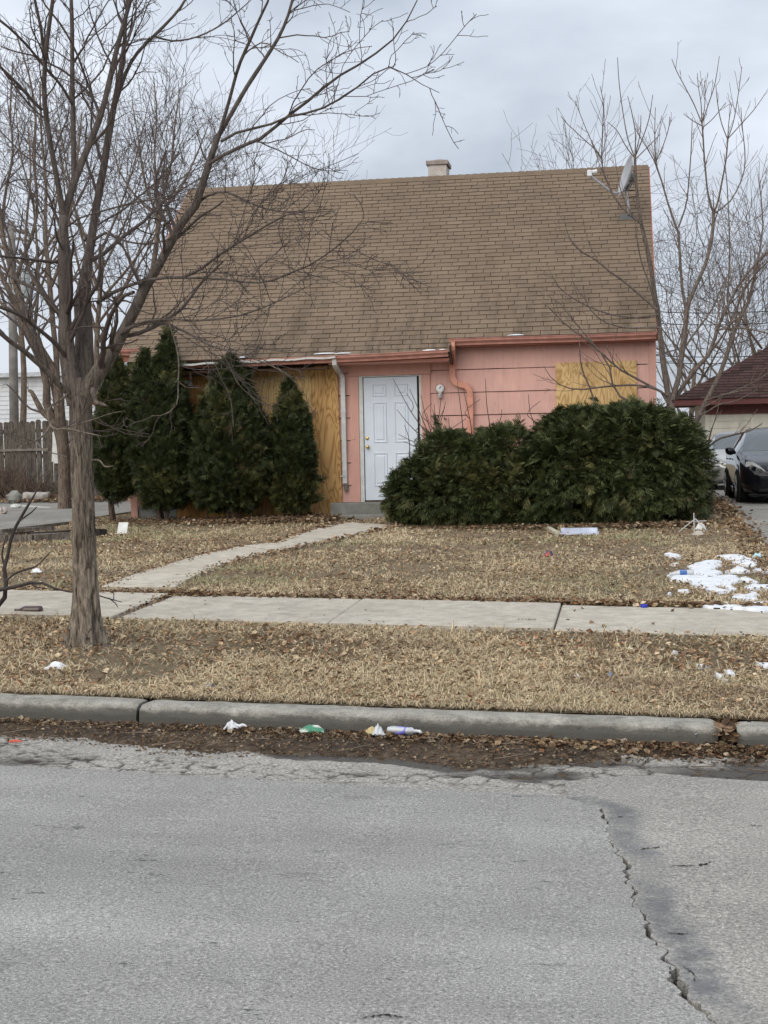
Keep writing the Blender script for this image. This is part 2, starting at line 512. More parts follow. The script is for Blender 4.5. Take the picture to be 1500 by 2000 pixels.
# right part
rowsR = np.r_[rows, np.arange(6.57, 7.02, 0.03)]
xcR = np.r_[xc, np.interp(rowsR[len(rows):], cy_, cx_) + 0.01 * vnoise(rowsR[len(rows):] * 20, rowsR[len(rows):] * 0, 9)]
wdR = np.r_[wd, np.full(len(rowsR) - len(rows), 0.012)]
offs = np.r_[np.linspace(0, 0.5, 26), 0.6, 0.75, 0.9, 1.1, 1.4, 1.8, 2.4, 3.2, 4.5, 6.5, 10, 14, 30, 60]
XR = (xcR + wdR / 2)[:, None] + offs[None, :]
YR = np.repeat(rowsR[:, None], len(offs), 1)
sR = smooth(6.2, rowsR[-1], YR)
YR = YR + sR * (np.interp(XR, [-0.3, -0.1, 0.1, 0.4, 0.8], [-0.14, -0.02, 0.06, 0.08, 0.05]) + 0.02 * fbm(XR * 4, XR * 0, 4, 31))
ZR = zroad(XR, YR)
sm = np.exp(-((offs[None, :] - (0.075 + 0.03 * vnoise(rowsR[:, None] * 3, 0 * rowsR[:, None], 8))) / 0.075) ** 4) * (0.45 + 0.55 * smooth(-.5, .2, vnoise(rowsR[:, None] * 2.6 + 0.7, 0 * rowsR[:, None] + 4, 14))) * (rowsR[:, None] < 6.62)
nx = XR.shape[1]
V = np.c_[XR.ravel(), YR.ravel(), ZR.ravel()]
Vr = V.reshape(len(rowsR), nx, 3)
lip = Vr[-1].copy(); lip[:, 1] += 0.012; lip[:, 2] -= 0.035
side = Vr[:, 0].copy(); side[:, 2] -= 0.045; side[:, 0] -= 0.002
idx = np.arange(len(rowsR) * nx).reshape(len(rowsR), nx)
b0 = len(V); b1 = b0 + nx
li = np.arange(nx) + b0; si = np.arange(len(rowsR)) + b1
F = [grid(np.arange(nx), rowsR), np.stack([idx[-1, :-1], idx[-1, 1:], li[1:], li[:-1]], -1), np.stack([idx[:-1, 0], idx[1:, 0], si[1:], si[:-1]], -1)]
Vall = np.vstack([V, lip, side])
tag(link('road_patch', npmesh('road_patch', Vall, F, attrs={'smear': np.r_[sm.ravel(), np.zeros(nx + len(rowsR))]}), M_ROADR), kind='structure')
# sub-base seen in the crack
gx = np.array([-60, -14, 0, 14, 60.0]); gy = np.array([-40, 0, 7.95])
X, Y = np.meshgrid(gx, gy)
tag(link('road_base', npmesh('road_base', np.c_[X.ravel(), Y.ravel(), (-GRADE * np.clip(X, -14, 14) - 0.042).ravel()], grid(gx, gy)), M_BASE), kind='structure')

# ---- short side cracks in the right-hand layer and near the joint
def crack_strip(pts, w0, name='road_crack'):
    c = spline([G(*p) for p in pts], 30)
    d = np.gradient(c[:, :2], axis=0); d /= np.linalg.norm(d, axis=1, keepdims=True)
    nn = np.c_[-d[:, 1], d[:, 0]]
    s = np.arange(30)
    c[:, :2] += nn * (0.008 * vnoise(s * .9 + pts[0][0], s * 0.0, 12))[:, None]
    w = w0 * np.clip(.6 + .8 * vnoise(s * .7 + pts[0][1], s * 0.0 + 2, 13), .12, 1.4) * np.sin(np.linspace(.12, pi - .12, 30))
    z = zroad(c[:, 0], c[:, 1]) + 0.003
    V = np.vstack([np.c_[c[:, :2] - nn * w[:, None], z], np.c_[c[:, :2] + nn * w[:, None], z]])
    i = np.arange(29)
    tag(link(name, npmesh(name, V, [np.stack([i, i + 1, i + 31, i + 30], 1)]), M_BASE), kind='structure')
for pts, w0 in (([(1238, 1661), (1262, 1659), (1285, 1656), (1302, 1650)], .006), ([(1308, 1693), (1345, 1692), (1372, 1690), (1396, 1684)], .008), ([(1302, 1822), (1325, 1824), (1350, 1822)], .006),
                ([(1308, 1880), (1312, 1900), (1322, 1918), (1318, 1934)], .005), ([(1330, 1885), (1350, 1898), (1362, 1920)], .005), ([(1190, 1600), (1215, 1596), (1240, 1598)], .004), ([(1460, 1613), (1480, 1614), (1492, 1614)], .004), ([(700, 1990), (745, 1984), (800, 1988)], .006)):
    crack_strip(pts, w0)

# ---- old broken layer between the top layer and the gutter
ax = np.arange(-6.0, 2.4, 0.014); ay = np.arange(6.3, 7.86, 0.014)
X, Y = np.meshgrid(ax, ay)
wx = X + 0.05 * fbm(X * 3, Y * 3, 3, 41); wy = Y + 0.05 * fbm(X * 3, Y * 3, 3, 42)
pts = np.c_[rng.uniform(-6.2, 2.6, 900), rng.uniform(6.2, 8.0, 900)]
F1 = np.full(X.shape, 9.0); F2 = np.full(X.shape, 9.0)
for p in pts:
    d = np.hypot((wx - p[0]) * 0.75, wy - p[1])
    F2 = np.minimum(F2, np.maximum(F1, d)); F1 = np.minimum(F1, d)
edge = np.clip(1 - (F2 - F1) / 0.013, 0, 1) * smooth(-0.25, 0.35, fbm(X * 0.9, Y * 1.5, 3, 43))
rough = fbm(X * 30, Y * 30, 2, 44)
Z = -GRADE * np.clip(X, -14, 14) - 0.014 + 0.006 * rough + 0.004 * fbm(X * 2, Y * 2, 3, 46) - 0.013 * edge
low = smooth(0.30, 0.6, fbm(X * 1.3, Y * 2.6, 4, 47) + (Y - 6.9) * 0.9)
Z -= 0.012 * low
dirt = np.clip(edge * 1.6 + low * 0.85 + smooth(0.35, 0.7, rough) * 0.0, 0, 1)
tag(link('worn_road_edge', npmesh('worn_road_edge', np.c_[X.ravel(), Y.ravel(), Z.ravel()], grid(ax, ay), attrs={'dirt': dirt.ravel()}, smooth_=True), M_WORN), kind='structure')
# ---- dirt washed into the gutter: a low uneven bank
def dirt_edge(x):
    return np.interp(x, [-8, -3.6, -3.0, -2.5, -2.2, -1.9, -1.5, -1.1, -0.8, -0.45, -0.25, 0.3, 1, 3], [7.40, 7.34, 7.30, 7.12, 7.06, 7.16, 7.26, 7.24, 7.10, 7.2, 7.32, 7.42, 7.47, 7.5]) + 0.05 * fbm(x * 4, x * 0, 4, 51)
X, Y = np.meshgrid(np.arange(-9.0, 5.0, 0.022), np.arange(6.75, 7.83, 0.022))
ax, ay = X[0], Y[:, 0]
hh = smooth(0, 0.34, Y - dirt_edge(X))
Z = -GRADE * np.clip(X, -14, 14) - 0.03 + 0.034 * hh + (0.006 * fbm(X * 14, Y * 14, 4, 52) + 0.006 * fbm(X * 4, Y * 4, 3, 53)) * (0.4 + hh)
tag(link('gutter_dirt', npmesh('gutter_dirt', np.c_[X.ravel(), Y.ravel(), Z.ravel()], grid(ax, ay), smooth_=True), M_DIRT), kind='structure')
def zgut(x, y):
    return -GRADE * np.clip(x, -14, 14) - 0.028 + 0.036 * smooth(0, 0.34, y - dirt_edge(x))

# ---- kerb
kerb = empty('kerb', (0, 7.9, 0), kind='structure')
prof = [(7.79, -0.06), (7.795, 0.0), (7.805, 0.055), (7.818, 0.092), (7.838, 0.110), (7.87, 0.119), (7.94, 0.12), (8.0, 0.119), (8.03, 0.112), (8.03, -0.06)]
def kerb_seg(x0, x1, dz=0.0, dy=0.0):
    xs = np.arange(x0, x1 + 0.001, 0.03) if x1 - x0 < 8 else np.linspace(x0, x1, 80)
    V = []; g = []
    for x in xs:
        e = min(x - x0, x1 - x)
        r = 0.014 * math.exp(-e / 0.02)
        for k, (y, z) in enumerate(prof):
            nz = float(fbm(np.array(x * 9.0), np.array(k * 1.3), 3, 61)) * 0.005
            V.append((x, y + dy + (nz - r * 0 if k < 5 else 0) + (r if k < 5 else 0), z + dz - GRADE * min(max(x, -14), 14) + (nz if k > 3 else 0) - (r if 3 < k < 9 else 0)))
            g.append(max(0.0, 1 - (z + 0.0) / 0.105))
    n = len(prof)
    F = grid(np.arange(n), xs)[:, ::-1]
    m = len(xs)
    me = npmesh('kerb_segment', V, [F, np.array([list(range(n))]), np.array([[(m - 1) * n + i for i in range(n)][::-1]])], attrs={'grime': g})
    link('kerb_segment', me, M_CURB, kerb)
JX = G(285, 1400)[0]
for a, b, dz in ((-20, -7.4, 0), (-7.38, JX - 0.005, 0.004), (JX + 0.008, 0.5, 0.0), (0.60, 4.6, -0.005), (4.62, 16, 0)):
    kerb_seg(a, b, dz)

# ---- lawn and parkway soil (dropped under slabs)
SW0, SW1 = 10.93, 12.43
def polyG(pts): return [tuple(G(*p)[:2]) for p in pts]
walkL = polyG([(198, 1152), (240, 1135), (300, 1115), (400, 1086), (470, 1071), (533, 1066), (580, 1050), (622, 1037), (664, 1023)])
walkR = polyG([(342, 1152), (380, 1130), (430, 1108), (490, 1091), (540, 1081), (584, 1073), (646, 1060), (700, 1047), (775, 1028)])
walk_poly = walkL + walkR[::-1]
ldrive = [(-10.8, 17.4), (-9.6, 20.2), (-9.05, 23.2), (-9.0, 36), (-13.2, 36), (-14.5, 26), (-16, 20), (-16.5, 17.2)]
rdrive = [(1.75, 12.4), (1.78, 40), (6.4, 40), (6.4, 12.4)]
def sunk(x, y):
    return ((y > SW0 - 0.01) & (y < SW1 + 0.01)) | inpoly(x, y, walk_poly) | inpoly(x, y, ldrive) | inpoly(x, y, rdrive)
ax = np.r_[np.arange(-18, -13.5, .3), np.arange(-13.5, 6.0, 0.055), np.arange(6.1, 11, .3)]; ay = np.r_[8.02, np.arange(8.06, 24.4, 0.055), np.arange(24.5, 40, 0.4)]
X, Y = np.meshgrid(ax, ay)
Z = zg(X, Y) + 0.012 * fbm(X * 2.2, Y * 2.2, 4, 71) + 0.008 * fbm(X * 11, Y * 11, 3, 72) + 0.004
Z = np.where(sunk(X, Y), zg(X, Y) - 0.045, Z)
Z = np.where(Y < 8.2, np.minimum(Z, zg(X, 8.05) + 0.0 * X + 0.006), Z)
tag(link('lawn', npmesh('lawn', np.c_[X.ravel(), Y.ravel(), Z.ravel()], grid(ax, ay), smooth_=True), M_LAWN), kind='structure')

# ---- slabs
def slab(poly, parent, m, name='concrete_slab', dz=0.012, th=0.1, tilt=(0, 0), sub=0.12, r=0.006):
    """a concrete slab from a convex-ish outline, top following the ground, with a worn arris"""
    poly = np.array(poly, float)
    c = poly.mean(0)
    ins = poly + (c - poly) / (np.linalg.norm(c - poly, axis=1, keepdims=True) + 1e-9) * r * 2
    def zt(p): return zg(p[:, 0], p[:, 1]) + 0.010 + dz + tilt[0] * (p[:, 0] - c[0]) + tilt[1] * (p[:, 1] - c[1])
    n = len(poly)
    V = np.vstack([np.c_[poly, zt(poly) - th], np.c_[poly, zt(poly) - r], np.c_[ins, zt(ins)]])
    Q = [(k * n + i, k * n + (i + 1) % n, k * n + n + (i + 1) % n, k * n + n + i) for k in range(2) for i in range(n)]
    me = npmesh(name, V, [np.array(Q), np.array([[2 * n + i for i in range(n)]])])
    return link(name, me, m, parent)
sw = empty('sidewalk', (0, 11.7, 0.2), kind='structure')
joints = [-20.0, -18.2, -16.45, -14.7, -12.9, -11.15, -9.38, -7.61, -5.84, -4.06, -2.30, -0.53, 1.24, 3.01, 4.78, 6.55, 8.3, 10.1]
for k in range(len(joints) - 1):
    a, b = joints[k] + 0.006, joints[k + 1] - 0.006
    if k == 8: b -= 0.02
    if k == 9: a += 0.022
    fr = list(np.linspace(a, b, 9))
    q = lambda xs, y, s: [(x, y + 0.02 * float(fbm(np.array(x * 1.7), np.array(s), 3, 81))) for x in xs]
    poly = q(fr, SW0, 0.0) + [(b, (SW0 + SW1) / 2)] + q(fr[::-1], SW1, 5.0) + [(a, (SW0 + SW1) / 2)]
    slab(poly, sw, M_CONC, dz=[0.024, 0.006, 0.016, 0.012, 0.018][k % 5] if k != 8 else 0.032)
fw = empty('front_walk', (*walk_poly[4], 0.4), kind='structure')
jl = [0, 4.0, 5.0, 7.0, 8]; wl_ = np.array(walkL); wr_ = np.array(walkR)
def along(a, t):
    i = min(int(t), len(a) - 2); f = t - i
    return a[i] * (1 - f) + a[i + 1] * f
for k in range(len(jl) - 1):
    t0, t1 = jl[k] + 0.02, jl[k + 1] - 0.02
    ts = np.linspace(t0, t1, 8)
    poly = [tuple(along(wr_, t)) for t in ts] + [tuple(along(wl_, t)) for t in ts[::-1]]
    slab(poly, fw, M_WALK, dz=[0.022, 0.034, 0.028, 0.02][k], tilt=((0, 0), (0.008, 0), (0, 0.008), (0, 0))[k])
# stoop in front of the door
ld = empty('left_driveway', (-11, 24, 0.6), kind='structure')
for y0, y1 in ((17.3, 20.5), (20.53, 24.3), (24.33, 28.5), (28.53, 36)):
    xr = lambda y: np.interp(y, [17.3, 20.2, 23.2, 36], [-10.7, -9.7, -9.15, -9.1])
    slab([(-16.5, y0), (-12.6, y0), (xr(y0), y0), (xr((y0 + y1) / 2), (y0 + y1) / 2), (xr(y1), y1), (-12.6, y1), (-16.5, y1)], ld, M_DRIVE)
rd = empty('right_driveway', (4, 25, 0.6), kind='structure')
yy = [12.45, 15.2, 18.2, 21.2, 24.2, 27.3, 31, 35, 40]
for k in range(len(yy) - 1):
    for a, b in ((1.78, 4.05), (4.07, 6.4)):
        m_ = (yy[k] + yy[k + 1]) / 2
        slab([(a, yy[k] + 0.01), (b, yy[k] + 0.01), (b, m_), (b, yy[k + 1] - 0.01), (a, yy[k + 1] - 0.01), (a, m_)], rd, M_DRIVE, dz=0.003)
# contractor's stamp pressed into the sidewalk (worn letters)
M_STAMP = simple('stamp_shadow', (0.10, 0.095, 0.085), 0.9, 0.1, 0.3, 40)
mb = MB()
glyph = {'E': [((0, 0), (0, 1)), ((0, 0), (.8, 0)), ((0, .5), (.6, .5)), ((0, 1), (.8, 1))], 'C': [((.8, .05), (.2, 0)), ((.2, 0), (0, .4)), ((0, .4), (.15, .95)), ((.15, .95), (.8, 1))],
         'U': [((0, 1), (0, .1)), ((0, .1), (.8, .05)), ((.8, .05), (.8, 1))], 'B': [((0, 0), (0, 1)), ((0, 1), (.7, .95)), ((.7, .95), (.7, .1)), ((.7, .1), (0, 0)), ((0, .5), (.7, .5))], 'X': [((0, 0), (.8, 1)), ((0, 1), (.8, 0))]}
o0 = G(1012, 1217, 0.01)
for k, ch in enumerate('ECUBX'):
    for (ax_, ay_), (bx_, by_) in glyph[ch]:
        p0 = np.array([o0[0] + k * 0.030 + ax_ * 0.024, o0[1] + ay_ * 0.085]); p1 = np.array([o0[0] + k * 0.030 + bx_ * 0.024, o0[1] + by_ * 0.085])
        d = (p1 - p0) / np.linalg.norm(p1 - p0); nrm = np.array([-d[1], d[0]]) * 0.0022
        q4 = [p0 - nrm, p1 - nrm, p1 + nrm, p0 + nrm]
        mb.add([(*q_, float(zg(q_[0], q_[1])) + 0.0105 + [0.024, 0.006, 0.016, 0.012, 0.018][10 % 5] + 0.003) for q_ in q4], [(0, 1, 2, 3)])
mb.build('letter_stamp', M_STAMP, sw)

# ================================================================== THE HOUSE
WY = 23.35
def wxz(px, py, Y=WY):
    p = P(px, py, Y); return p[0], p[2]
def pink_mat(name, c, streak=0.5):
    t = NT(name); v = t.pos()
    f = t.noise(t.pos((1, 1, 0.12)), 26, 4, 0.65)
    col = t.mix(0.75, c, t.ramp(f, [(0.3, 0.90), (0.7, 1.06)]), 'MULTIPLY')
    col = t.mix(0.6, col, t.ramp(t.noise(v, 1.6, 5, 0.6), [(0.3, 0.82), (0.7, 1.12)]), 'MULTIPLY')
    # weather stains and bare-wood scuffs
    col = t.mix(t.ramp(t.noise(t.pos((1, 1, 0.16)), 7, 6, 0.72), [(0.55, 0.0), (0.78, streak)]), col, (0.30, 0.18, 0.145))
    col = t.mix(t.ramp(t.noise(t.pos((1, 1, 0.4)), 17, 4, 0.75), [(0.70, 0.0), (0.76, 0.6)]), col, (0.16, 0.10, 0.08))
    # fine vertical striation of the shakes
    t.bump(t.noise(t.pos((1, 1, 0.03)), 90, 2, 0.5), 0.2, 0.004)
    return t.fin(col, 0.75, 0.25)
M_PINK = pink_mat('pink_siding_paint', (0.64, 0.375, 0.315))
M_PINKT = pink_mat('pink_trim_paint', (0.62, 0.345, 0.28), 0.3)
M_SALMON = simple('salmon_gutter_paint', (0.42, 0.195, 0.15), 0.5, 0.4, 0.22, 7)
M_SALMOND = simple('salmon_downspout_paint', (0.60, 0.27, 0.185), 0.5, 0.4, 0.18, 9)
M_WHITE = simple('white_paint', (0.60, 0.60, 0.57), 0.55, 0.35, 0.14, 9)
def door_mat():
    t = NT('white_door_paint'); v = t.pos()
    c = t.ramp(t.noise(v, 4, 5), [(0.3, (0.62, 0.67, 0.74)), (0.7, (0.69, 0.74, 0.81))])
    c = t.mix(t.ramp(t.noise(t.pos((1, 1, 0.5)), 7, 6, 0.75), [(0.62, 0.0), (0.8, 0.45)]), c, (0.33, 0.31, 0.28))
    return t.fin(c, 0.45, 0.35)
M_DOOR = door_mat()
M_DARKWOOD = simple('rotten_wood', (0.075, 0.045, 0.032), 0.9, 0.15, 0.4, 12, 0.4)
M_BRASS = simple('brass', (0.62, 0.47, 0.18), 0.3, 0.5, 0.1, 20, 0, 0.9)
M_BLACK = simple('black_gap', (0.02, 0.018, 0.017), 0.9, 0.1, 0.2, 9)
M_STOOP = concrete('stoop_concrete', (0.13, 0.13, 0.115), (0.24, 0.235, 0.21))
M_FOUND = concrete('foundation', (0.22, 0.225, 0.215), (0.30, 0.30, 0.28))
def ply_mat(name, light, dark, k=1.0):
    t = NT(name)
    oi = t.new('ShaderNodeObjectInfo')
    v = t.pos((1, 1, 1), 'object')
    off = t.new('ShaderNodeVectorMath', operation='ADD')
    t.l.new(v, off.inputs[0])
    m3 = t.new('ShaderNodeVectorMath', operation='SCALE'); m3.inputs[0].default_value = (13.0, 7.0, 29.0); t.l.new(oi.outputs['Random'], m3.inputs['Scale'])
    t.l.new(m3.outputs[0], off.inputs[1])
    mp = t.new('ShaderNodeMapping'); t.l.new(off.outputs[0], mp.inputs['Vector']); mp.inputs['Scale'].default_value = (3.4, 1, 0.75)
    h = t.noise(mp.outputs[0], 1.2, 2.6, 0.5, 0.5)
    rings = t.math('PINGPONG', t.math('MULTIPLY', h, 26.0 * k), 1.0)
    c = t.ramp(rings, [(0.0, dark), (0.28, tuple(0.5 * (a + b) for a, b in zip(light, dark))), (0.55, light), (1.0, tuple(min(1, x * 1.1) for x in light))])
    mp2 = t.new('ShaderNodeMapping'); t.l.new(off.outputs[0], mp2.inputs['Vector']); mp2.inputs['Scale'].default_value = (70, 1, 1.6)
    c = t.mix(0.35, c, t.ramp(t.noise(mp2.outputs[0], 1.0, 3, 0.6), [(0.3, 0.7), (0.7, 1.2)]), 'MULTIPLY')
    # patchy water staining
    c = t.mix(t.ramp(t.noise(t.pos((1, 1, 0.5)), 1.5, 5, 0.65), [(0.48, 0.0), (0.72, 0.55)]), c, tuple(x * 0.62 for x in dark))
    c = t.mix(t.ramp(t.voro(off.outputs[0], 2.6), [(0.0, 0.8), (0.035, 0.8), (0.055, 0.0)]), c, (0.09, 0.045, 0.02))
    t.bump(rings, 0.12, 0.002)
    return t.fin(c, 0.7, 0.25)
M_PLY = ply_mat('plywood_weathered', (0.60, 0.36, 0.145), (0.36, 0.18, 0.055))
M_PLYN = ply_mat('plywood_pale', (0.62, 0.42, 0.195), (0.41, 0.235, 0.085), 1.15)
M_PLYD = ply_mat('plywood_orange', (0.52, 0.27, 0.085), (0.30, 0.13, 0.034), 0.8)

house = empty('house', (-3.9, WY, 0.6), 'small pink house with steep brown shingle roof and boarded-up front', 'house')
XL_, XR_ = -8.38, 0.575
RA = math.atan2(3.44, 4.27)
EY, EZ = 23.08, 3.48
def roofp(x, s, n=0.0):
    return np.array([x, EY + s * cos(RA) - n * sin(RA), EZ + s * sin(RA) + n * cos(RA)])
RL = math.hypot(4.27, 3.44)

# --- body walls (side and rear)
mb = MB()
WB = 31.6
mb.box(-8.2, 0.42, WY + 0.11, WY + 0.2, 0.45, 3.6)                  # sheathing behind the siding
for x0, x1 in ((-8.25, -8.1), (0.33, 0.44)):
    mb.prism([(WY + 0.1, 0.45), (WB, 0.45), (WB, 3.45), (27.35, 6.70), (WY + 0.1, 3.45)], x0, x1, 'x')
mb.box(-8.1, 0.33, WB - 0.15, WB, 0.45, 3.5)
mb.build('wall', M_DARKWOOD, house)
MB().box(-8.22, 0.50, WY + 0.005, WY + 0.108, 0.40, 0.80).build('foundation', M_FOUND, house)

# --- siding shakes in rows
ROWZ = [0.80, 1.12, 1.495, 1.87, 2.245, 2.62, 2.995, 3.40]
def plank(x0, x1, z0, z1):
    g = 0.0008
    j = rng.uniform(-0.0015, 0.0015)
    V = [(x0 + g, WY - 0.013 + j, z0 + rng.uniform(-.004, .004)), (x1 - g, WY - 0.013 + j, z0 + rng.uniform(-.004, .004)), (x1 - g, WY + 0.1, z0), (x0 + g, WY + 0.1, z0),
         (x0 + g, WY + 0.003 + j, z1), (x1 - g, WY + 0.003 + j, z1), (x1 - g, WY + 0.1, z1), (x0 + g, WY + 0.1, z1)]
    me = npmesh('siding_shake', V, np.array([(0, 3, 2, 1), (4, 5, 6, 7), (0, 1, 5, 4), (1, 2, 6, 5), (2, 3, 7, 6), (3, 0, 4, 7)]))
    link('siding_shake', me, M_PINK, house)
def rowfill(x0, x1, z0, z1, wmin=0.85, wmax=1.25):
    x = x0
    while x < x1 - 0.02:
        nx_ = min(x + rng.uniform(wmin, wmax), x1)
        if x1 - nx_ < 0.15: nx_ = x1
        plank(x, nx_, z0, z1); x = nx_
for z0, z1 in zip(ROWZ[:-1], ROWZ[1:]):
    rowfill(-3.10, 0.46, z0, z1 - 0.012)
    rowfill(-4.66, -4.45, z0, z1 - 0.012)
    rowfill(-8.2, -7.47, z0, z1 - 0.012)
MB().box(0.462, 0.575, WY - 0.022, WY + 0.1, 0.62, 3.36, 0.004).build('corner_board', M_PINKT, house)
MB().box(-8.32, -8.2, WY - 0.022, WY + 0.1, 0.62, 3.36, 0.004).build('corner_board', M_PINKT, house)

# --- door in its frames
DX0, DX1, DZ0, DZ1 = -4.225, -3.325, 0.86, 2.905
MB().box(-4.45, -4.305, WY - 0.034, WY + 0.1, 0.74, 2.93, 0.004).build('door_trim', M_PINKT, house)
MB().box(-3.245, -3.10, WY - 0.034, WY + 0.1, 0.74, 2.93, 0.004).build('door_trim', M_PINKT, house)
MB().box(-4.47, -3.085, WY - 0.040, WY + 0.1, 2.933, 3.12, 0.004).build('door_trim', M_PINKT, house)
MB().box(-4.303, -4.235, WY - 0.012, WY + 0.1, 0.80, 2.93, 0.004).build('door_frame', M_WHITE, house)
MB().box(-3.285, -3.25, WY - 0.004, WY + 0.1, 0.80, 2.93, 0.004).build('door_frame', M_WHITE, house)
MB().box(-4.233, -3.287, WY - 0.012, WY + 0.1, 2.912, 2.931, 0.003).build('door_frame', M_WHITE, house)
MB().box(-4.233, -3.287, WY + 0.02, WY + 0.1, 0.80, 0.855, 0.003).build('threshold', M_DARKWOOD, house)
door = MB().box(DX0, DX1, WY + 0.022, WY + 0.066, DZ0, DZ1, 0.002).build('door', M_DOOR, house)
lw, lh = DX1 - DX0, DZ1 - DZ0
for fx0, fx1 in ((.17, .425), (.575, .83)):
    for fy0, fy1 in ((.058, .155), (.205, .53), (.615, .885)):
        x0, x1 = DX0 + fx0 * lw, DX0 + fx1 * lw
        z1, z0 = DZ1 - fy0 * lh, DZ1 - fy1 * lh
        m_ = MB(); y = WY + 0.0213
        # moulding ring: out, crest, groove, then the raised field
        rings = [(0, y), (0.006, y - 0.014), (0.016, y - 0.011), (0.020, y - 0.0008), (0.040, y - 0.0008), (0.056, y - 0.011)]
        V = []
        for i_, yy_ in rings: V += [(x0 + i_, yy_, z0 + i_), (x1 - i_, yy_, z0 + i_), (x1 - i_, yy_, z1 - i_), (x0 + i_, yy_, z1 - i_)]
        Q = [(r * 4 + k, r * 4 + (k + 1) % 4, r * 4 + 4 + (k + 1) % 4, r * 4 + 4 + k) for r in range(5) for k in range(4)] + [(20, 21, 22, 23)]
        m_.add(V, Q).build('raised_panel', M_DOOR, door)
kx, kz = wxz(718, 873)
m_ = MB().lathe([(0.03, 0), (0.03, -0.006), (0.012, -0.01), (0.011, -0.03), (0.022, -0.036), (0.029, -0.05), (0.026, -0.062), (0.012, -0.068)], 16, 'y', (kx, WY + 0.021, kz))
m_.build('door_knob', M_BRASS, door, True)
kx, kz = wxz(717, 856)
MB().lathe([(0.03, 0), (0.03, -0.008), (0.024, -0.016), (0.01, -0.018)], 16, 'y', (kx, WY + 0.021, kz)).build('deadbolt', M_BRASS, door, True)
bx, bz = wxz(692, 854)
MB().box(bx - 0.011, bx + 0.011, WY - 0.05, WY - 0.032, bz - 0.035, bz + 0.035, 0.004).build('doorbell', simple('bell_plastic', (0.68, 0.42, 0.27), 0.5), house)
m_ = MB().box(-4.72, -2.9, 22.86, WY + 0.004, 0.42, 0.835, 0.012)
m_.build('stoop', M_STOOP, house)
MB().box(-4.5, -3.1, 22.5, 22.855, 0.40, 0.655, 0.012).build('doorstep', M_STOOP, house)

# --- plywood
def ply(x0, x1, z0, z1, y, m, th=0.012, skew=0.0):
    V = [(x0, y, z0), (x1 + skew, y, z0), (x1 + skew, y + th, z0), (x0, y + th, z0), (x0, y, z1), (x1, y, z1), (x1, y + th, z1), (x0, y + th, z1)]
    c = np.array([(x0 + x1) / 2, y, (z0 + z1) / 2])
    me = npmesh('plywood_sheet', np.array(V) - c, np.array([(0, 3, 2, 1), (4, 5, 6, 7), (0, 1, 5, 4), (1, 2, 6, 5), (2, 3, 7, 6), (3, 0, 4, 7)]))
    o = bpy.data.objects.new('plywood_sheet', me); me.materials.append(m); o.location = Vector(c) - house.location; o.parent = house
    COL.objects.link(o); return o
ply(-7.49, -6.262, 0.60, 3.10, WY - 0.040, M_PLYD)
ply(-6.258, -5.04, 0.61, 3.10, WY - 0.044, M_PLY)
ply(-6.12, -5.10, 1.6, 2.965, WY - 0.058, M_PLYN)
ply(-5.036, -4.655, 0.60, 3.12, WY - 0.048, M_PLY, 0.014, 0.05)
x0, z1 = wxz(1085, 709); x1, _ = wxz(1243, 703)
ply(x0, x1, 1.75, z1, WY - 0.036, M_PLYN)
for px_, py_ in ((1093, 716), (1093, 760), (1236, 712)):
    hx, hz = wxz(px_, py_)
MB().box(-7.5, -4.66, WY - 0.02, WY + 0.1, 3.06, 3.16, 0.003).build('rotten_header', M_DARKWOOD, house)
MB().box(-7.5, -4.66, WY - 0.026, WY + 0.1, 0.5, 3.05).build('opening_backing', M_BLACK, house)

# --- roof
def shingle_mat():
    t = NT('asphalt_shingles'); v = t.pos()
    c = t.attr('col')
    c = t.mix(0.7, c, t.ramp(t.noise(v, 60, 3, 0.8), [(0.3, 0.72), (0.7, 1.28)]), 'MULTIPLY')
    c = t.mix(0.8, c, t.ramp(t.noise(v, 1.1, 5, 0.6), [(0.3, 0.83), (0.7, 1.12)]), 'MULTIPLY')
    # dark algae streaks running down the slope, mostly low on the roof
    sx = t.new('ShaderNodeSeparateXYZ'); t.l.new(t.new('ShaderNodeNewGeometry').outputs['Position'], sx.inputs[0])
    low = t.ramp(t.math('DIVIDE', sx.outputs[2], 8.0), [(0.42, 1.0), (0.56, 0.25), (0.75, 0.08)])
    stk = t.ramp(t.noise(t.pos((1.0, 0.22, 0.22)), 2.4, 5, 0.65), [(0.46, 0.0), (0.64, 0.85)])
    c = t.mix(t.math('MULTIPLY', low, stk), c, (0.085, 0.066, 0.048))
    c = t.mix(t.ramp(t.noise(v, 9, 5, 0.75), [(0.68, 0.0), (0.74, 0.5)]), c, (0.34, 0.27, 0.18))
    t.bump(t.noise(v, 220, 2), 0.5, 0.003)
    return t.fin(c, 0.9, 0.15)
M_SH = shingle_mat()
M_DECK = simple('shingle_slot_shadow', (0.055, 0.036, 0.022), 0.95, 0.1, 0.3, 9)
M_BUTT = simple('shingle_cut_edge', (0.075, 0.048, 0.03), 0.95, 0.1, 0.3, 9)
M_FASC = pink_mat('fascia_paint', (0.36, 0.14, 0.10), 0.4)
mb = MB()
TH = 0.10
for (x0, x1, s0, s1) in ((XL_, XR_, 0.0, RL), (-8.12, -2.70, -0.39, -0.001)):
    p = [roofp(0, s0)[1:], roofp(0, s1)[1:], roofp(0, s1, -TH)[1:], roofp(0, s0, -TH)[1:]]
    mb.prism([(a[0], a[1]) for a in p], x0, x1, 'x')
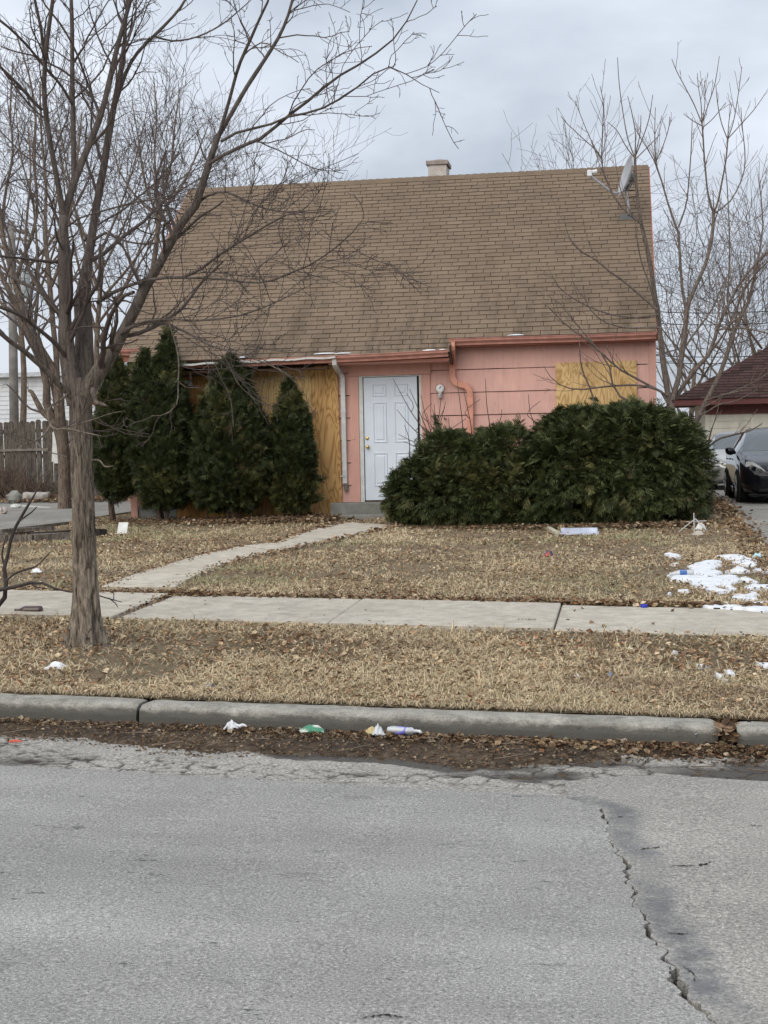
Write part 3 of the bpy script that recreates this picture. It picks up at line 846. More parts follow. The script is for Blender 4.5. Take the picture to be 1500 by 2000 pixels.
# rear slope
mb.prism([(27.352, 6.918), (31.9, 3.30), (31.9, 3.18), (27.352, 6.80)], XL_, XR_, 'x')
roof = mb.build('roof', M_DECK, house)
PAL = np.array([(0.254, 0.188, 0.131), (0.242, 0.178, 0.124), (0.264, 0.195, 0.138), (0.248, 0.181, 0.125), (0.257, 0.188, 0.132), (0.238, 0.177, 0.125)]) * 0.76
EXPO, TAB = RL / 42, 0.3055
def shingle_geo(w, k):
    r = np.random.default_rng(k)
    j = lambda s: r.uniform(-s, s)
    b = 0.0145 + j(0.002); h = EXPO + 0.012
    V = [(0, j(.0025), -0.002), (w, j(.0025), -0.002), (w, h, -0.002), (0, h, -0.002), (0.0, j(.003), b + j(.0015)), (w, j(.003), b + j(.0015)), (w, h, 0.004), (0, h, 0.004)]
    V[4] = (V[4][0], V[0][1], V[4][2]); V[5] = (V[5][0], V[1][1], V[5][2])
    return np.array(V)
SQ = np.array([(0, 3, 2, 1), (4, 5, 6, 7), (0, 1, 5, 4), (1, 2, 6, 5), (2, 3, 7, 6), (3, 0, 4, 7)])
sh_mesh = []
for k in range(12):
    sh_mesh.append(npmesh('shingle', shingle_geo(TAB - 0.0095, k), SQ, col=np.tile(PAL[k % 6] * (1 + 0.06 * ((k * 7) % 5 - 2) / 2), (8, 1))))
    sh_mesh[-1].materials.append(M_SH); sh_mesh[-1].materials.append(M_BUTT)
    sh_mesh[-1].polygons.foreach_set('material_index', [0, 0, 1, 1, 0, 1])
cnt = 0; stuffV = []; stuffF = []; stuffC = []; ns = 0
ca, sa = cos(RA), sin(RA)
for r in range(-3, 42):
    xa, xb = (XL_, XR_) if r >= 0 else (-8.12, -2.70)
    off = (r % 2) * TAB / 2 + 0.011 * ((r * 37) % 7 - 3)
    k0 = math.floor((xa - off) / TAB)
    x = k0 * TAB + off
    while x < xb:
        a, b = max(x, xa), min(x + TAB - 0.0095, xb)
        if b - a > 0.03:
            full = abs((b - a) - (TAB - 0.0095)) < 1e-6
            p = roofp(a, r * EXPO, 0.0 + 0.001 * rng.random())
            if full and cnt < 296 and r <= 8:
                o = bpy.data.objects.new('shingle', sh_mesh[int(rng.integers(12))])
                o.parent = roof; o.location = Vector(p) - house.location * 0
                o.rotation_euler = (RA + rng.uniform(-.004, .004), 0, rng.uniform(-.004, .004))
                COL.objects.link(o); cnt += 1
            else:
                g = shingle_geo(b - a, int(rng.integers(1 << 30)))
                W = np.stack([p[0] + g[:, 0], p[1] + g[:, 1] * ca - g[:, 2] * sa, p[2] + g[:, 1] * sa + g[:, 2] * ca], 1)
                stuffV.append(W); stuffF.append(SQ + ns); ns += 8
                stuffC.append(np.tile(PAL[int(rng.integers(6))] * (1 + 0.06 * rng.uniform(-1, 1)), (8, 1)))
        x += TAB
o = link('shingles', npmesh('shingles', np.vstack(stuffV), np.vstack(stuffF), col=np.vstack(stuffC)), M_SH, roof)
o['kind'] = 'stuff'
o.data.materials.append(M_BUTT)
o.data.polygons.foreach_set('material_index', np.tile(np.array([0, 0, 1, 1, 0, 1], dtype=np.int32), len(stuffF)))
# ridge caps
mb = MB(); capc = []
for x in np.arange(XL_, XR_ - 0.05, 0.145):
    t0 = 0.016 + 0.004 * rng.random()
    V = []
    for xx, t in ((x, t0), (min(x + 0.16, XR_), 0.006)):
        V += [(xx, 27.35 - 0.13 * ca, 6.92 - 0.13 * sa + t), (xx, 27.35, 6.945 + t), (xx, 27.35 + 0.13 * ca, 6.92 - 0.13 * sa + t)]
    mb.add(V, [(0, 1, 4, 3), (1, 2, 5, 4)]); capc.append(np.tile(PAL[int(rng.integers(6))] * 0.92, (6, 1)))
mb.build('ridge_cap', M_SH, roof, False, np.vstack(capc))
for x in (XR_ + 0.001, XL_ - 0.021):
    pts = [roofp(0, -0.02)[1:], roofp(0, RL)[1:], roofp(0, RL, -0.16)[1:], roofp(0, -0.02, -0.16)[1:]]
    MB().prism([(a[0], a[1]) for a in pts], x, x + 0.02, 'x').build('rake_board', M_FASC, roof)
# fascia + soffits
MB().box(-2.69, XR_, EY + 0.015, EY + 0.04, EZ - 0.14, EZ - 0.075).build('fascia', M_FASC, roof)
MB().box(-2.69, XR_ - 0.004, EY + 0.042, WY + 0.1, EZ - 0.135, EZ - 0.115).build('soffit', M_FASC, roof)
LY, LZ = roofp(0, -0.39)[1], roofp(0, -0.39)[2]
MB().box(-8.10, -2.71, LY + 0.02, LY + 0.045, LZ - 0.115, LZ - 0.085).build('fascia', M_FASC, roof)
MB().box(-4.7, -2.72, LY + 0.047, WY + 0.1, LZ - 0.13, LZ - 0.112).build('soffit', M_PINKT, roof)
MB().box(-8.36, -8.12, EY + 0.015, EY + 0.04, EZ - 0.21, EZ - 0.075).build('fascia', M_FASC, roof)
MB().box(-2.708, -2.693, LY + 0.03, WY, LZ - 0.17, LZ + 0.12).build('eave_end_board', M_DARKWOOD, roof)
MB().box(-8.18, -8.12, LY, WY, LZ - 0.17, LZ - 0.14).build('eave_end_board', M_WHITE, roof)
MB().box(-8.17, -7.85, LY - 0.005, LY + 0.018, LZ - 0.12, LZ - 0.095).build('drip_edge', M_WHITE, roof)
# gutters (K-profile)
def gutter(xa, xb, y, z, za=0.0, zb=0.0, name='gutter', m=None, h=0.105):
    pr = [(0, 0.0), (0, -h), (-0.055, -h), (-0.062, -h * 0.72), (-0.098, -h * 0.38), (-0.102, -0.012), (-0.112, 0.0), (-0.106, 0.006), (-0.094, -0.012), (-0.09, -h * 0.36), (-0.052, -h * 0.70), (-0.046, -h + 0.006), (-0.006, -h + 0.006), (-0.006, 0.0)]
    xs = np.linspace(xa, xb, 24)
    V = []
    for k, x in enumerate(xs):
        t = k / 23; dz = za * (1 - t) + zb * t + 0.006 * math.sin(5 * t + 1)
        V += [(x, y + a, z + b + dz) for a, b in pr]
    n = len(pr)
    idx = np.arange(24 * n).reshape(24, n)
    F = np.stack([idx[:-1], np.roll(idx, -1, 1)[:-1], np.roll(idx, -1, 1)[1:], idx[1:]], -1).reshape(-1, 4)
    ends = [list(range(1, 12)), [23 * n + i for i in range(1, 12)][::-1]]
    return link(name, npmesh(name, V, [F, np.array(ends)]), m or M_SALMON, house)
gutter(-2.74, XR_ + 0.0, EY + 0.012, EZ - 0.005, -0.012, 0.0)
gutter(-6.35, -2.72, LY + 0.017, LZ + 0.012, -0.045, 0.03)
gutter(-8.44, -7.99, EY + 0.012, EZ + 0.0, 0.0, 0.01)
V = []
mb = MB()
xs = np.linspace(-7.42, -4.55, 30)
pr = [(-0.10, 0.0), (-0.105, 0.03), (0.0, 0.04), (0.0, 0.03)]
for k, x in enumerate(xs):
    dz = -0.055 + 0.05 * (k / 29) + 0.008 * math.sin(k * 1.1)
    V += [(x, LY + a - 0.006, LZ - 0.035 + b + dz) for a, b in pr]
link('drip_edge', npmesh('drip_edge', V, [grid(np.arange(4), xs)]), M_WHITE, roof)
# hanging rotten soffit boards on the left part
mb = MB()
mb.box(-7.6, -4.72, LY + 0.06, LY + 0.16, LZ - 0.2, LZ - 0.17)
mb.build('sagging_soffit', M_DARKWOOD, roof)
MB().box(-7.45, -6.2, LY + 0.2, LY + 0.34, LZ - 0.24, LZ - 0.215).build('sagging_soffit', M_DARKWOOD, roof)
# downspouts
def sweep(pts, w, d, m, name, parent, ribs=0):
    pts = np.asarray(pts, float)
    T = np.gradient(pts, axis=0); T /= np.linalg.norm(T, axis=1, keepdims=True)
    yv = np.array([0, 1.0, 0])
    V = []
    for p, t in zip(pts, T):
        A = np.cross(t, yv)
        if np.linalg.norm(A) < 0.2: A = np.array([1.0, 0, 0])
        A /= np.linalg.norm(A)
        if A[0] < 0: A = -A
        B = np.cross(A, t); B /= np.linalg.norm(B)
        c = 0.18
        for u, v_ in ((-1 + c, -1), (1 - c, -1), (1, -1 + c), (1, 1 - c), (1 - c, 1), (-1 + c, 1), (-1, 1 - c), (-1, -1 + c)):
            V.append(p + A * u * w / 2 + B * v_ * d / 2)
    n = 8; K = len(pts)
    idx = np.arange(K * n).reshape(K, n)
    F = np.stack([idx[:-1], np.roll(idx, -1, 1)[:-1], np.roll(idx, -1, 1)[1:], idx[1:]], -1).reshape(-1, 4)
    return link(name, npmesh(name, V, [F, np.array([list(range(n)), [(K - 1) * n + i for i in range(n)][::-1]])]), m, parent)
def wp(px, py, Y): return P(px, py, Y)
a = [wp(653, 701, LY - 0.035), wp(653, 709, LY - 0.03), wp(657, 719, LY + 0.12), wp(663, 727, 23.2), wp(669, 736, 23.29), wp(670, 760, 23.29), wp(672, 850, 23.29), wp(674, 944, 23.29)]
dsp = sweep(spline(a, 26), 0.075, 0.06, M_WHITE, 'downspout', house)
dsp['label'] = 'white rectangular downspout'
for py_ in (804, 930):
    q_ = wp(671, py_, 23.29)
    MB().box(q_[0] - 0.043, q_[0] + 0.043, 23.25, WY - 0.02, q_[2] - 0.012, q_[2] + 0.012).build('pipe_strap', M_WHITE, dsp)
a = [wp(883, 668, EY - 0.06), wp(883, 684, EY - 0.05), wp(883.5, 700, 23.16), wp(884, 715, 23.27), wp(884, 734, 23.28), wp(888, 745, 23.28), wp(898, 751, 23.28), wp(909, 753.5, 23.28), wp(916, 760, 23.28), wp(918.5, 772, 23.28), wp(919, 800, 23.28), wp(919, 860, 23.28), wp(919, 960, 23.28)]
dsp = sweep(spline(a, 44), 0.098, 0.07, M_SALMOND, 'downspout', house)
dsp['label'] = 'salmon downspout with a stepped bend'
# stub drain under the white pipe
q_ = wp(676, 951, 23.29)
MB().tube([(q_[0], 23.3, q_[2] + 0.05), (q_[0], 23.3, q_[2] - 0.06)], 0.035, 10).build('drain_pipe', M_STOOP, house)

# --- wall fixture by the door: white dial over a grey jar
fx, fz = wxz(860, 759)
wl = MB().lathe([(0.072, 0.0), (0.072, -0.03), (0.066, -0.045), (0.045, -0.052), (0.0, -0.054)], 22, 'y', (fx, WY - 0.004, fz)).build('wall_lamp', simple('fixture_enamel', (0.72, 0.72, 0.70), 0.4), house, True)
MB().lathe([(0.074, -0.008), (0.078, -0.02), (0.074, -0.032)], 22, 'y', (fx, WY - 0.004, fz)).build('rim', M_FASC, wl, True)
MB().tube([(fx - 0.014, WY - 0.062, fz + 0.0), (fx + 0.022, WY - 0.062, fz + 0.032)], 0.0055, 6).build('dial_mark', M_BLACK, wl)
gl = NT('jar_glass'); gl.fin((0.55, 0.55, 0.54), 0.12, 0.5); gl.b.inputs['Transmission Weight'].default_value = 0.35
MB().lathe([(0.02, -0.06), (0.034, -0.07), (0.034, -0.15), (0.026, -0.163), (0.0, -0.165)], 16, 'z', (fx, WY - 0.045, fz)).build('jar_shade', gl.m, wl, True)
# twin floodlight on the plywood
fx, fz = wxz(366, 746)
fl = MB().lathe([(0.035, 0), (0.035, -0.015), (0.02, -0.03)], 14, 'y', (fx, WY - 0.042, fz)).build('floodlight', simple('flood_plastic', (0.66, 0.66, 0.63), 0.45), house, True)
for sx_ in (-1, 1):
    pth = spline([(fx, WY - 0.06, fz), (fx + sx_ * 0.05, WY - 0.1, fz + 0.012), (fx + sx_ * 0.085, WY - 0.13, fz - 0.03), (fx + sx_ * 0.09, WY - 0.15, fz - 0.085)], 9)
    MB().tube(pth, [.011, .011, .012, .013, .016, .022, .032, .04, .042], 12).build('lamp_head', simple('flood_plastic', (0.66, 0.66, 0.63), 0.45), fl, True)
# hook on the siding, leaf on the pipe
q_ = wp(868, 815, WY - 0.02)
MB().tube(spline([q_, q_ + (0.0, -0.02, -0.02), q_ + (0.02, -0.02, -0.045), q_ + (0.03, -0.02, -0.02)], 8), 0.008, 6).build('wall_hook', M_DARKWOOD, house)

# --- chimney
def chim_mat():
    t = NT('chimney_stucco'); v = t.pos()
    c = t.ramp(t.noise(v, 5, 5, 0.65), [(0.3, (0.40, 0.36, 0.32)), (0.7, (0.56, 0.52, 0.48))])
    c = t.mix(t.ramp(t.noise(v, 9, 5, 0.7), [(0.55, 0.0), (0.7, 0.6)]), c, (0.42, 0.26, 0.22))
    return t.fin(c, 0.9, 0.2)
CX0, CX1 = P(836, 340, 27.62)[0], P(872, 340, 27.62)[0]
ch = MB().box(CX0, CX1, 27.62, 28.12, 6.3, P(850, 322, 27.62)[2], 0.006).build('chimney', chim_mat(), house)
zc = P(850, 322, 27.62)[2]
M_CAP = simple('chimney_cap', (0.30, 0.25, 0.225), 0.9, 0.15, 0.25, 9, 0.3)
MB().box(CX0 - 0.035, CX1 + 0.035, 27.585, 28.155, zc, zc + 0.085, 0.008).build('chimney_cap', M_CAP, ch)
MB().lathe([(0.15, 0), (0.15, 0.035), (0.1, 0.05), (0, 0.052)], 18, 'z', ((CX0 + CX1) / 2 + 0.02, 27.87, zc + 0.084)).build('flue', M_CAP, ch, True)

# --- snow left along the eaves
M_SNOW = NT('snow'); _v = M_SNOW.pos()
_c = M_SNOW.ramp(M_SNOW.noise(_v, 14, 4), [(0.35, (0.62, 0.63, 0.65)), (0.7, (0.78, 0.79, 0.81))])
M_SNOW.bump(M_SNOW.noise(_v, 60, 4), 0.4, 0.006); M_SNOW.b.inputs['Subsurface Weight'].default_value = 0.0
M_SNOW = M_SNOW.fin(_c, 0.75, 0.2)
mb = MB()
def lump(c, rx, ry, rz, n=14, yaw=0.0):
    V = []; 
    for j in range(5):
        ph = j / 4 * pi / 2
        for i in range(n):
            a = 2 * pi * i / n
            k = 1 + 0.25 * float(vnoise(np.array(a * 1.7 + c[0] * 9), np.array(j * 0.8 + c[1]), 91))
            x, y = rx * cos(ph) * cos(a) * k, ry * cos(ph) * sin(a) * k
            V.append((c[0] + x * cos(yaw) - y * sin(yaw), c[1] + x * sin(yaw) + y * cos(yaw), c[2] + rz * sin(ph) - 0.004))
    Q = [(j * n + i, j * n + (i + 1) % n, j * n + n + (i + 1) % n, j * n + n + i) for j in range(4) for i in range(n)]
    mb.add(V, Q, (), [[4 * n + i for i in range(n)]])
for x, s, rx in ((-4.75, -0.33, 0.2), (-4.45, -0.34, 0.14), (-3.02, -0.33, 0.11), (-2.82, -0.33, 0.06), (-6.1, -0.36, 0.09), (-1.65, 0.02, 0.12)):
    c = roofp(x, s, 0.014); lump(c, rx, 0.035, 0.02)
tag(mb.build('eave_snow', M_SNOW, None, True), kind='stuff')

# ================================================================== SATELLITE DISH on the roof
def roof_hit(px, py, n=0.015):
    d = ray(px, py); N = np.array([0, -sin(RA), cos(RA)]); p0 = roofp(0, 0, n)
    return CAM_O + d * (((p0 - CAM_O) @ N) / (d @ N))
foot = roof_hit(1228, 421)
M_GREY = simple('dish_grey_metal', (0.36, 0.37, 0.39), 0.45, 0.4, 0.12, 8)
M_DGREY = simple('dish_dark_metal', (0.12, 0.125, 0.13), 0.5, 0.4, 0.2, 10)
dish = empty('satellite_dish', foot, 'grey satellite dish bolted near the right end of the roof', 'satellite dish')
Yd = foot[1] - 0.28
mtop = P(1223, 372, Yd)
MB().tube(spline([foot + (0, 0.0, 0.0), foot + (-0.0, -0.18, 0.02), (mtop + foot) / 2 + (0.01, -0.1, -0.05), mtop], 10), 0.024, 10).build('mast', M_GREY, dish, True)
MB().box(foot[0] - 0.16, foot[0] + 0.10, foot[1] - 0.10, foot[1] + 0.06, foot[2] - 0.1, foot[2] + 0.012, 0.004).build('foot_plate', M_DGREY, dish)
cd = P(1220, 343, Yd)
axis = np.array([-0.93, -0.24, 0.28]); axis /= np.linalg.norm(axis)
upv = np.array([0.42, 0.0, 0.9]); upv -= axis * (upv @ axis); upv /= np.linalg.norm(upv)
rt = np.cross(axis, upv)
V = []; n = 28; rings_ = [0.0001, 0.25, 0.5, 0.75, 0.95, 1.0]
for sidez, offz in ((0, 0.0), (1, -0.012)):
    for r in rings_:
        for i in range(n):
            a = 2 * pi * i / n
            V.append(cd + upv * (0.375 * r * sin(a)) + rt * (0.30 * r * cos(a)) + axis * (0.085 * r * r - 0.085 + offz))
idx = np.arange(2 * len(rings_) * n).reshape(2, len(rings_), n)
F = []
for s_ in range(2):
    A_ = idx[s_]
    F.append(np.stack([A_[:-1], np.roll(A_, -1, 1)[:-1], np.roll(A_, -1, 1)[1:], A_[1:]], -1).reshape(-1, 4))
F.append(np.stack([idx[0, -1], np.roll(idx[0, -1], -1), np.roll(idx[1, -1], -1), idx[1, -1]], -1))
link('reflector', npmesh('reflector', V, F, smooth_=True), M_GREY, dish)
bk = cd - axis * 0.13
MB().tube([bk + axis * 0.04, bk - axis * 0.09], [0.09, 0.06], 8).tube([bk - axis * 0.05, mtop], 0.035, 8).build('bracket', M_DGREY, dish)
ln = P(1152, 342, Yd - 0.25)
MB().tube(spline([mtop + (0, 0, 0.02), P(1200, 377, Yd - 0.05), P(1175, 360, Yd - 0.17), ln], 14), [0.022] * 14, 8).build('feed_arm', M_GREY, dish, True)
MB().box(ln[0] - 0.045, ln[0] + 0.035, ln[1] - 0.05, ln[1] + 0.05, ln[2] - 0.03, ln[2] + 0.085, 0.015).tube([ln + (0.02, 0, 0.05), ln + (0.12, 0.02, 0.06)], [0.03, 0.042], 10).build('receiver', simple('lnb_plastic', (0.62, 0.63, 0.64), 0.4), dish)
MB().tube(spline([mtop + (0.04, 0, 0), mtop + (0.16, -0.02, -0.02), mtop + (0.17, 0, -0.11), mtop + (0.04, 0.03, -0.13), mtop + (0.02, 0.08, -0.3), foot + (0.03, 0, 0.03)], 24), 0.009, 5).build('cable', M_BLACK, dish, True)

# ================================================================== EVERGREENS
def green_mat(name, var=0.3):
    t = NT(name)
    c = t.mix(1.0, t.attr('col'), t.ramp(t.noise(t.pos(), 40, 3), [(0.25, 1 - var), (0.75, 1 + var)]), 'MULTIPLY')
    t.fin(c, 0.6, 0.25)
    return t.m
M_GREEN = green_mat('evergreen_sprays')
M_TWIGD = simple('shrub_stem_bark', (0.085, 0.06, 0.045), 0.9, 0.15, 0.3, 20)

def spray_template(nf=3, droop=0.25, seed=0):
    """flat fan of scale-leaf fingers, in the x(right) y(out) plane, z up; unit length"""
    r = np.random.default_rng(seed)
    V = []; F = []
    def finger(x0, y0, ang, L, w):
        n0 = len(V)
        d = np.array([sin(ang), cos(ang)]); nrm = np.array([cos(ang), -sin(ang)])
        for k, (t, ww) in enumerate(((0, .5), (.55, 1.0), (1, .12))):
            p = np.array([x0, y0]) + d * L * t
            z = -droop * (p[1] ** 2) + r.uniform(-.03, .03)
            for s in (-1, 1):
                q = p + nrm * s * w * ww
                V.append((q[0], q[1], z + (0.03 if k == 1 else 0)))
        F.extend([(n0, n0 + 1, n0 + 3, n0 + 2), (n0 + 2, n0 + 3, n0 + 5, n0 + 4)])
    finger(0, 0, 0, 1.0, 0.036)
    for k in range(nf):
        y = 0.15 + 0.6 * k / max(nf - 1, 1)
        for s in (-1, 1):
            finger(0, y, s * r.uniform(.55, .85), (0.62 - 0.38 * k / nf) * r.uniform(.8, 1.15), 0.038)
    return np.array(V), np.array(F)
SPR = [spray_template(4, d, k) for k, d in enumerate((0.2, 0.4, 0.6, 0.35))]

def evergreen(name, label, group, blobs, n, size, base, cols, stems, up=0.55, droop=0.0, seed=1, spikes=(), hole=0.0, shoots_up=True, fans=False):
    """blobs: list of (cx,cy,cz,rx,ry,rz,pw): egg/ellipsoid volumes that together make the crown."""
    r = np.random.default_rng(seed)
    t = empty(name, base, label, 'shrub', group)
    Pn = []; Nn = []
    vol = np.array([b[3] * b[5] + b[4] * b[5] + b[3] * b[4] for b in blobs]); vol /= vol.sum()
    for b, f in zip(blobs, vol):
        m = int(n * f)
        cxb, cyb, czb, rx, ry, rz, pw = b
        h = r.uniform(-1, 1, m * 3) ; a = r.uniform(0, 2 * pi, m * 3)
        if pw == 'cone':   # teardrop: widest low, pointed top; h in -1..1
            u = (h + 1) / 2
            prof = np.interp(u, [0, .04, .12, .25, .4, .55, .7, .84, .93, 1.0], [.42, .66, .88, 1.0, .99, .9, .72, .45, .22, .04])
            keep = r.random(m * 3) < prof
        else:
            prof = np.sqrt(np.clip(1 - h * h, 0, 1)); keep = np.ones(m * 3, bool)
        h, a, prof = h[keep][:m], a[keep][:m], prof[keep][:m]
        lump_ = 1 + (0.13 if pw == 'cone' else 0.20) * fbm(a * 1.3 + seed, h * 3.0, 3, seed) + 0.07 * vnoise(a * 4, h * 9, seed + 5)
        clump = fbm(np.cos(a) * 5.5 * rx * 2 + seed, h * rz * 6.5 + np.sin(a) * 4 * ry, 3, seed + 31)
        dep = 1 - np.abs(r.normal(0, 0.07, len(h))) + 0.26 * np.minimum(clump, .28)
        dep = np.where(r.random(len(h)) < 0.28, dep * r.uniform(.55, .95, len(h)), dep)
        x = cxb + rx * prof * np.cos(a) * lump_ * dep; y = cyb + ry * prof * np.sin(a) * lump_ * dep; z = czb + rz * h * (1 + 0.04 * vnoise(a * 2, h, seed + 3))
        if pw == 'cone':
            slope = np.gradient(np.interp(np.linspace(0, 1, 60), [0, .04, .12, .25, .4, .55, .7, .84, .93, 1.0], [.42, .66, .88, 1.0, .99, .9, .72, .45, .22, .04]))
            nz = np.interp((h + 1) / 2, np.linspace(0, 1, 60), -slope * 60) * rx / (2 * rz)
        else: nz = h * (rx / rz)
        N_ = np.c_[np.cos(a) * np.maximum(prof, .2), np.sin(a) * np.maximum(prof, .2), nz]
        N_ /= np.linalg.norm(N_, axis=1, keepdims=True) + 1e-9
        Pn.append(np.c_[x, y, z]); Nn.append(N_)
    Pn = np.vstack(Pn); Nn = np.vstack(Nn)
    # ragged outline: stray shoots standing out of the mass
    ns_ = max(8, n // 260); pick = r.integers(0, len(Pn), ns_)
    ln_ = size * r.uniform(.5, 1.7, ns_); k_ = 14
    dr_ = Nn[pick] + np.array([0, 0, .5 if shoots_up else .1]) + r.normal(0, .3, (ns_, 3)); dr_ /= np.linalg.norm(dr_, axis=1, keepdims=True)
    tt_ = r.random((ns_, k_, 1))
    sp_ = Pn[pick][:, None, :] + dr_[:, None, :] * (ln_[:, None, None] * tt_) + r.normal(0, size * .13, (ns_, k_, 3)) * (1 - .6 * tt_)
    Pn = np.vstack([Pn, sp_.reshape(-1, 3)]); Nn = np.vstack([Nn, np.repeat(dr_, k_, 0)])
    # drop those deep inside another blob, or underground
    keep = Pn[:, 2] > zg(Pn[:, 0], Pn[:, 1]) + 0.03
    inner_ = np.where(r.random(len(Pn)) < .45, 0.0, .42)
    for b in blobs:
        q = ((Pn[:, 0] - b[0]) / b[3]) ** 2 + ((Pn[:, 1] - b[1]) / b[4]) ** 2 + ((Pn[:, 2] - b[2]) / b[5]) ** 2
        if b[6] != 'cone': keep &= q > inner_
    if hole: keep &= fbm(Pn[:, 0] * 3.1, Pn[:, 2] * 3.1, 3, seed + 9) > -hole
    Pn, Nn = Pn[keep], Nn[keep]
    m = len(Pn)
    out_ = Nn + np.array([0, 0, up - droop]) + r.normal(0, 0.42, (m, 3))
    out_ /= np.linalg.norm(out_, axis=1, keepdims=True)
    side_ = np.cross(out_, (np.array([0, 0, 1.0]) + r.normal(0, .38, (m, 3))) if fans else (Nn + r.normal(0, .9, (m, 3)))); side_ /= np.linalg.norm(side_, axis=1, keepdims=True) + 1e-9
    nor = np.cross(side_, out_)
    sz = size * r.uniform(.55, 1.5, m)
    # colour of each spray: the plant's own greens, with yellow-brown winter tips
    cidx = r.random(m)
    die = fbm(Pn[:, 0] * 3.3 + seed, Pn[:, 2] * 3.3 + Pn[:, 1] * 2, 3, seed + 40)
    patch = fbm(Pn[:, 0] * 2.2 + seed, Pn[:, 2] * 2.2 + Pn[:, 1], 3, seed + 20)
    C = np.array(cols[0])[None] * (1 - cidx[:, None]) + np.array(cols[1])[None] * cidx[:, None]
    C = np.where((patch + r.normal(0, .25, m) > 0.42)[:, None], np.array(cols[2])[None], C)
    C = np.where((die + r.normal(0, .12, m) > .70)[:, None], np.array([.095, .07, .034])[None], C)
    C *= r.uniform(.6, 1.35, m)[:, None]
    Vs = []; Fs = []; Cs = []; n0 = 0
    which = r.integers(0, len(SPR), m)
    for k, (tv, tf) in enumerate(SPR):
        s = which == k
        mm = s.sum()
        if not mm: continue
        W = Pn[s][:, None, :] + sz[s][:, None, None] * (tv[None, :, 0:1] * side_[s][:, None, :] + (tv[None, :, 1:2] - 0.35) * out_[s][:, None, :] + tv[None, :, 2:3] * nor[s][:, None, :])
        Vs.append(W.reshape(-1, 3)); Fs.append((tf[None] + (np.arange(mm) * len(tv))[:, None, None] + n0).reshape(-1, 4)); n0 += mm * len(tv)
        sh = np.ones((1, len(tv), 1)) * (0.85 + 0.3 * tv[:, 1])[None, :, None]
        Cs.append((C[s][:, None, :] * sh).reshape(-1, 3))
    fo = link('foliage', npmesh('foliage', np.vstack(Vs), np.vstack(Fs), col=np.vstack(Cs)), M_GREEN, t)
    for st in stems:
        pts = spline(np.array(st)[:, :3], 10)
        rr = np.linspace(st[0][3], st[-1][3], 10)
        MB().tube(pts, rr, 7).build('stem', M_TWIGD, t, True)
    return t

AC = ((0.016, 0.022, 0.007), (0.042, 0.052, 0.015), (0.070, 0.070, 0.022))
def arbor(pxc, top, bot, wpx, Y, label, seed, second=None, n=6500, stems=3, lean=0.0):
    a = P(pxc, bot, Y); b = P(pxc, top, Y)
    rx = wpx / 2 / F_PX * Y
    zb = float(zg(a[0], Y))
    z0, z1 = a[2], b[2]
    blobs = [(a[0], Y, (z0 + z1) / 2, rx, rx * 0.85, (z1 - z0) / 2, 'cone')]
    if second:
        for (px2, t2, b2, w2, dy) in second:
            a2 = P(px2, b2, Y + dy); b2_ = P(px2, t2, Y + dy); r2 = w2 / 2 / F_PX * Y
            blobs.append((a2[0], Y + dy, (a2[2] + b2_[2]) / 2, r2, r2 * .85, (b2_[2] - a2[2]) / 2, 'cone'))
    r = np.random.default_rng(seed)
    st = []
    for k in range(stems):
        dx = r.uniform(-.12, .12)
        st.append([(a[0] + dx, Y + r.uniform(-.1, .1), zb - 0.05, 0.035), (a[0] + dx * 1.5, Y, zb + 0.4, 0.03), (a[0] + dx * 2 + r.uniform(-.1, .1), Y, zb + 1.1, 0.018)])
    return evergreen('arborvitae', label, 'conical evergreens before the plywood', blobs, n, 0.135, (a[0], Y, zb), AC, st, 0.75, 0, seed)
arbor(233, 697, 975, 92, 22.7, 'narrow conical evergreen farthest from the door, on bare split stems', 11, n=5200, lean=.1)
arbor(322, 690, 992, 138, 22.55, 'tall conical evergreen whose thin spire rises highest over the eave', 12, second=[(331, 640, 800, 44, 0.05), (288, 683, 900, 80, 0.1)], n=8800)
arbor(455, 690, 997, 148, 22.5, 'broadest conical evergreen, centred before the pale plywood', 13, second=[(420, 790, 990, 90, -.1)], n=9000)
arbor(572, 742, 995, 88, 22.65, 'shortest conical evergreen, next to the white downspout', 14, n=5200)

HC = ((0.024, 0.032, 0.010), (0.075, 0.090, 0.030), (0.112, 0.108, 0.040))
def blob(px, py, wpx, hpx, Y, ry):
    c = P(px, py, Y); k = Y / F_PX
    return (c[0], Y, c[2], wpx / 2 * k, ry, hpx / 2 * k, 'e')
hb = [blob(905, 962, 250, 150, 21.75, 0.85), blob(878, 893, 120, 96, 22.1, 0.7), blob(985, 884, 130, 96, 22.0, 0.7), blob(960, 958, 240, 150, 21.7, 0.8), blob(815, 960, 106, 120, 21.8, 0.6), blob(775, 975, 40, 70, 21.8, .4), blob(925, 905, 110, 90, 21.9, .6), blob(890, 950, 200, 130, 22.3, .5)]
evergreen('spreading_evergreen', 'low rounded evergreen shrub beside the white door', 'spreading evergreens under the boarded window', hb, 17500, 0.145, (P(900, 1020, 21.7)[0], 21.7, 0.5), HC, [[(P(900, 1020, 21.7)[0], 21.8, 0.45, 0.04), (P(890, 940, 21.7)[0], 21.8, 1.1, 0.02)]], 0.30, 0.1, 21, fans=True)
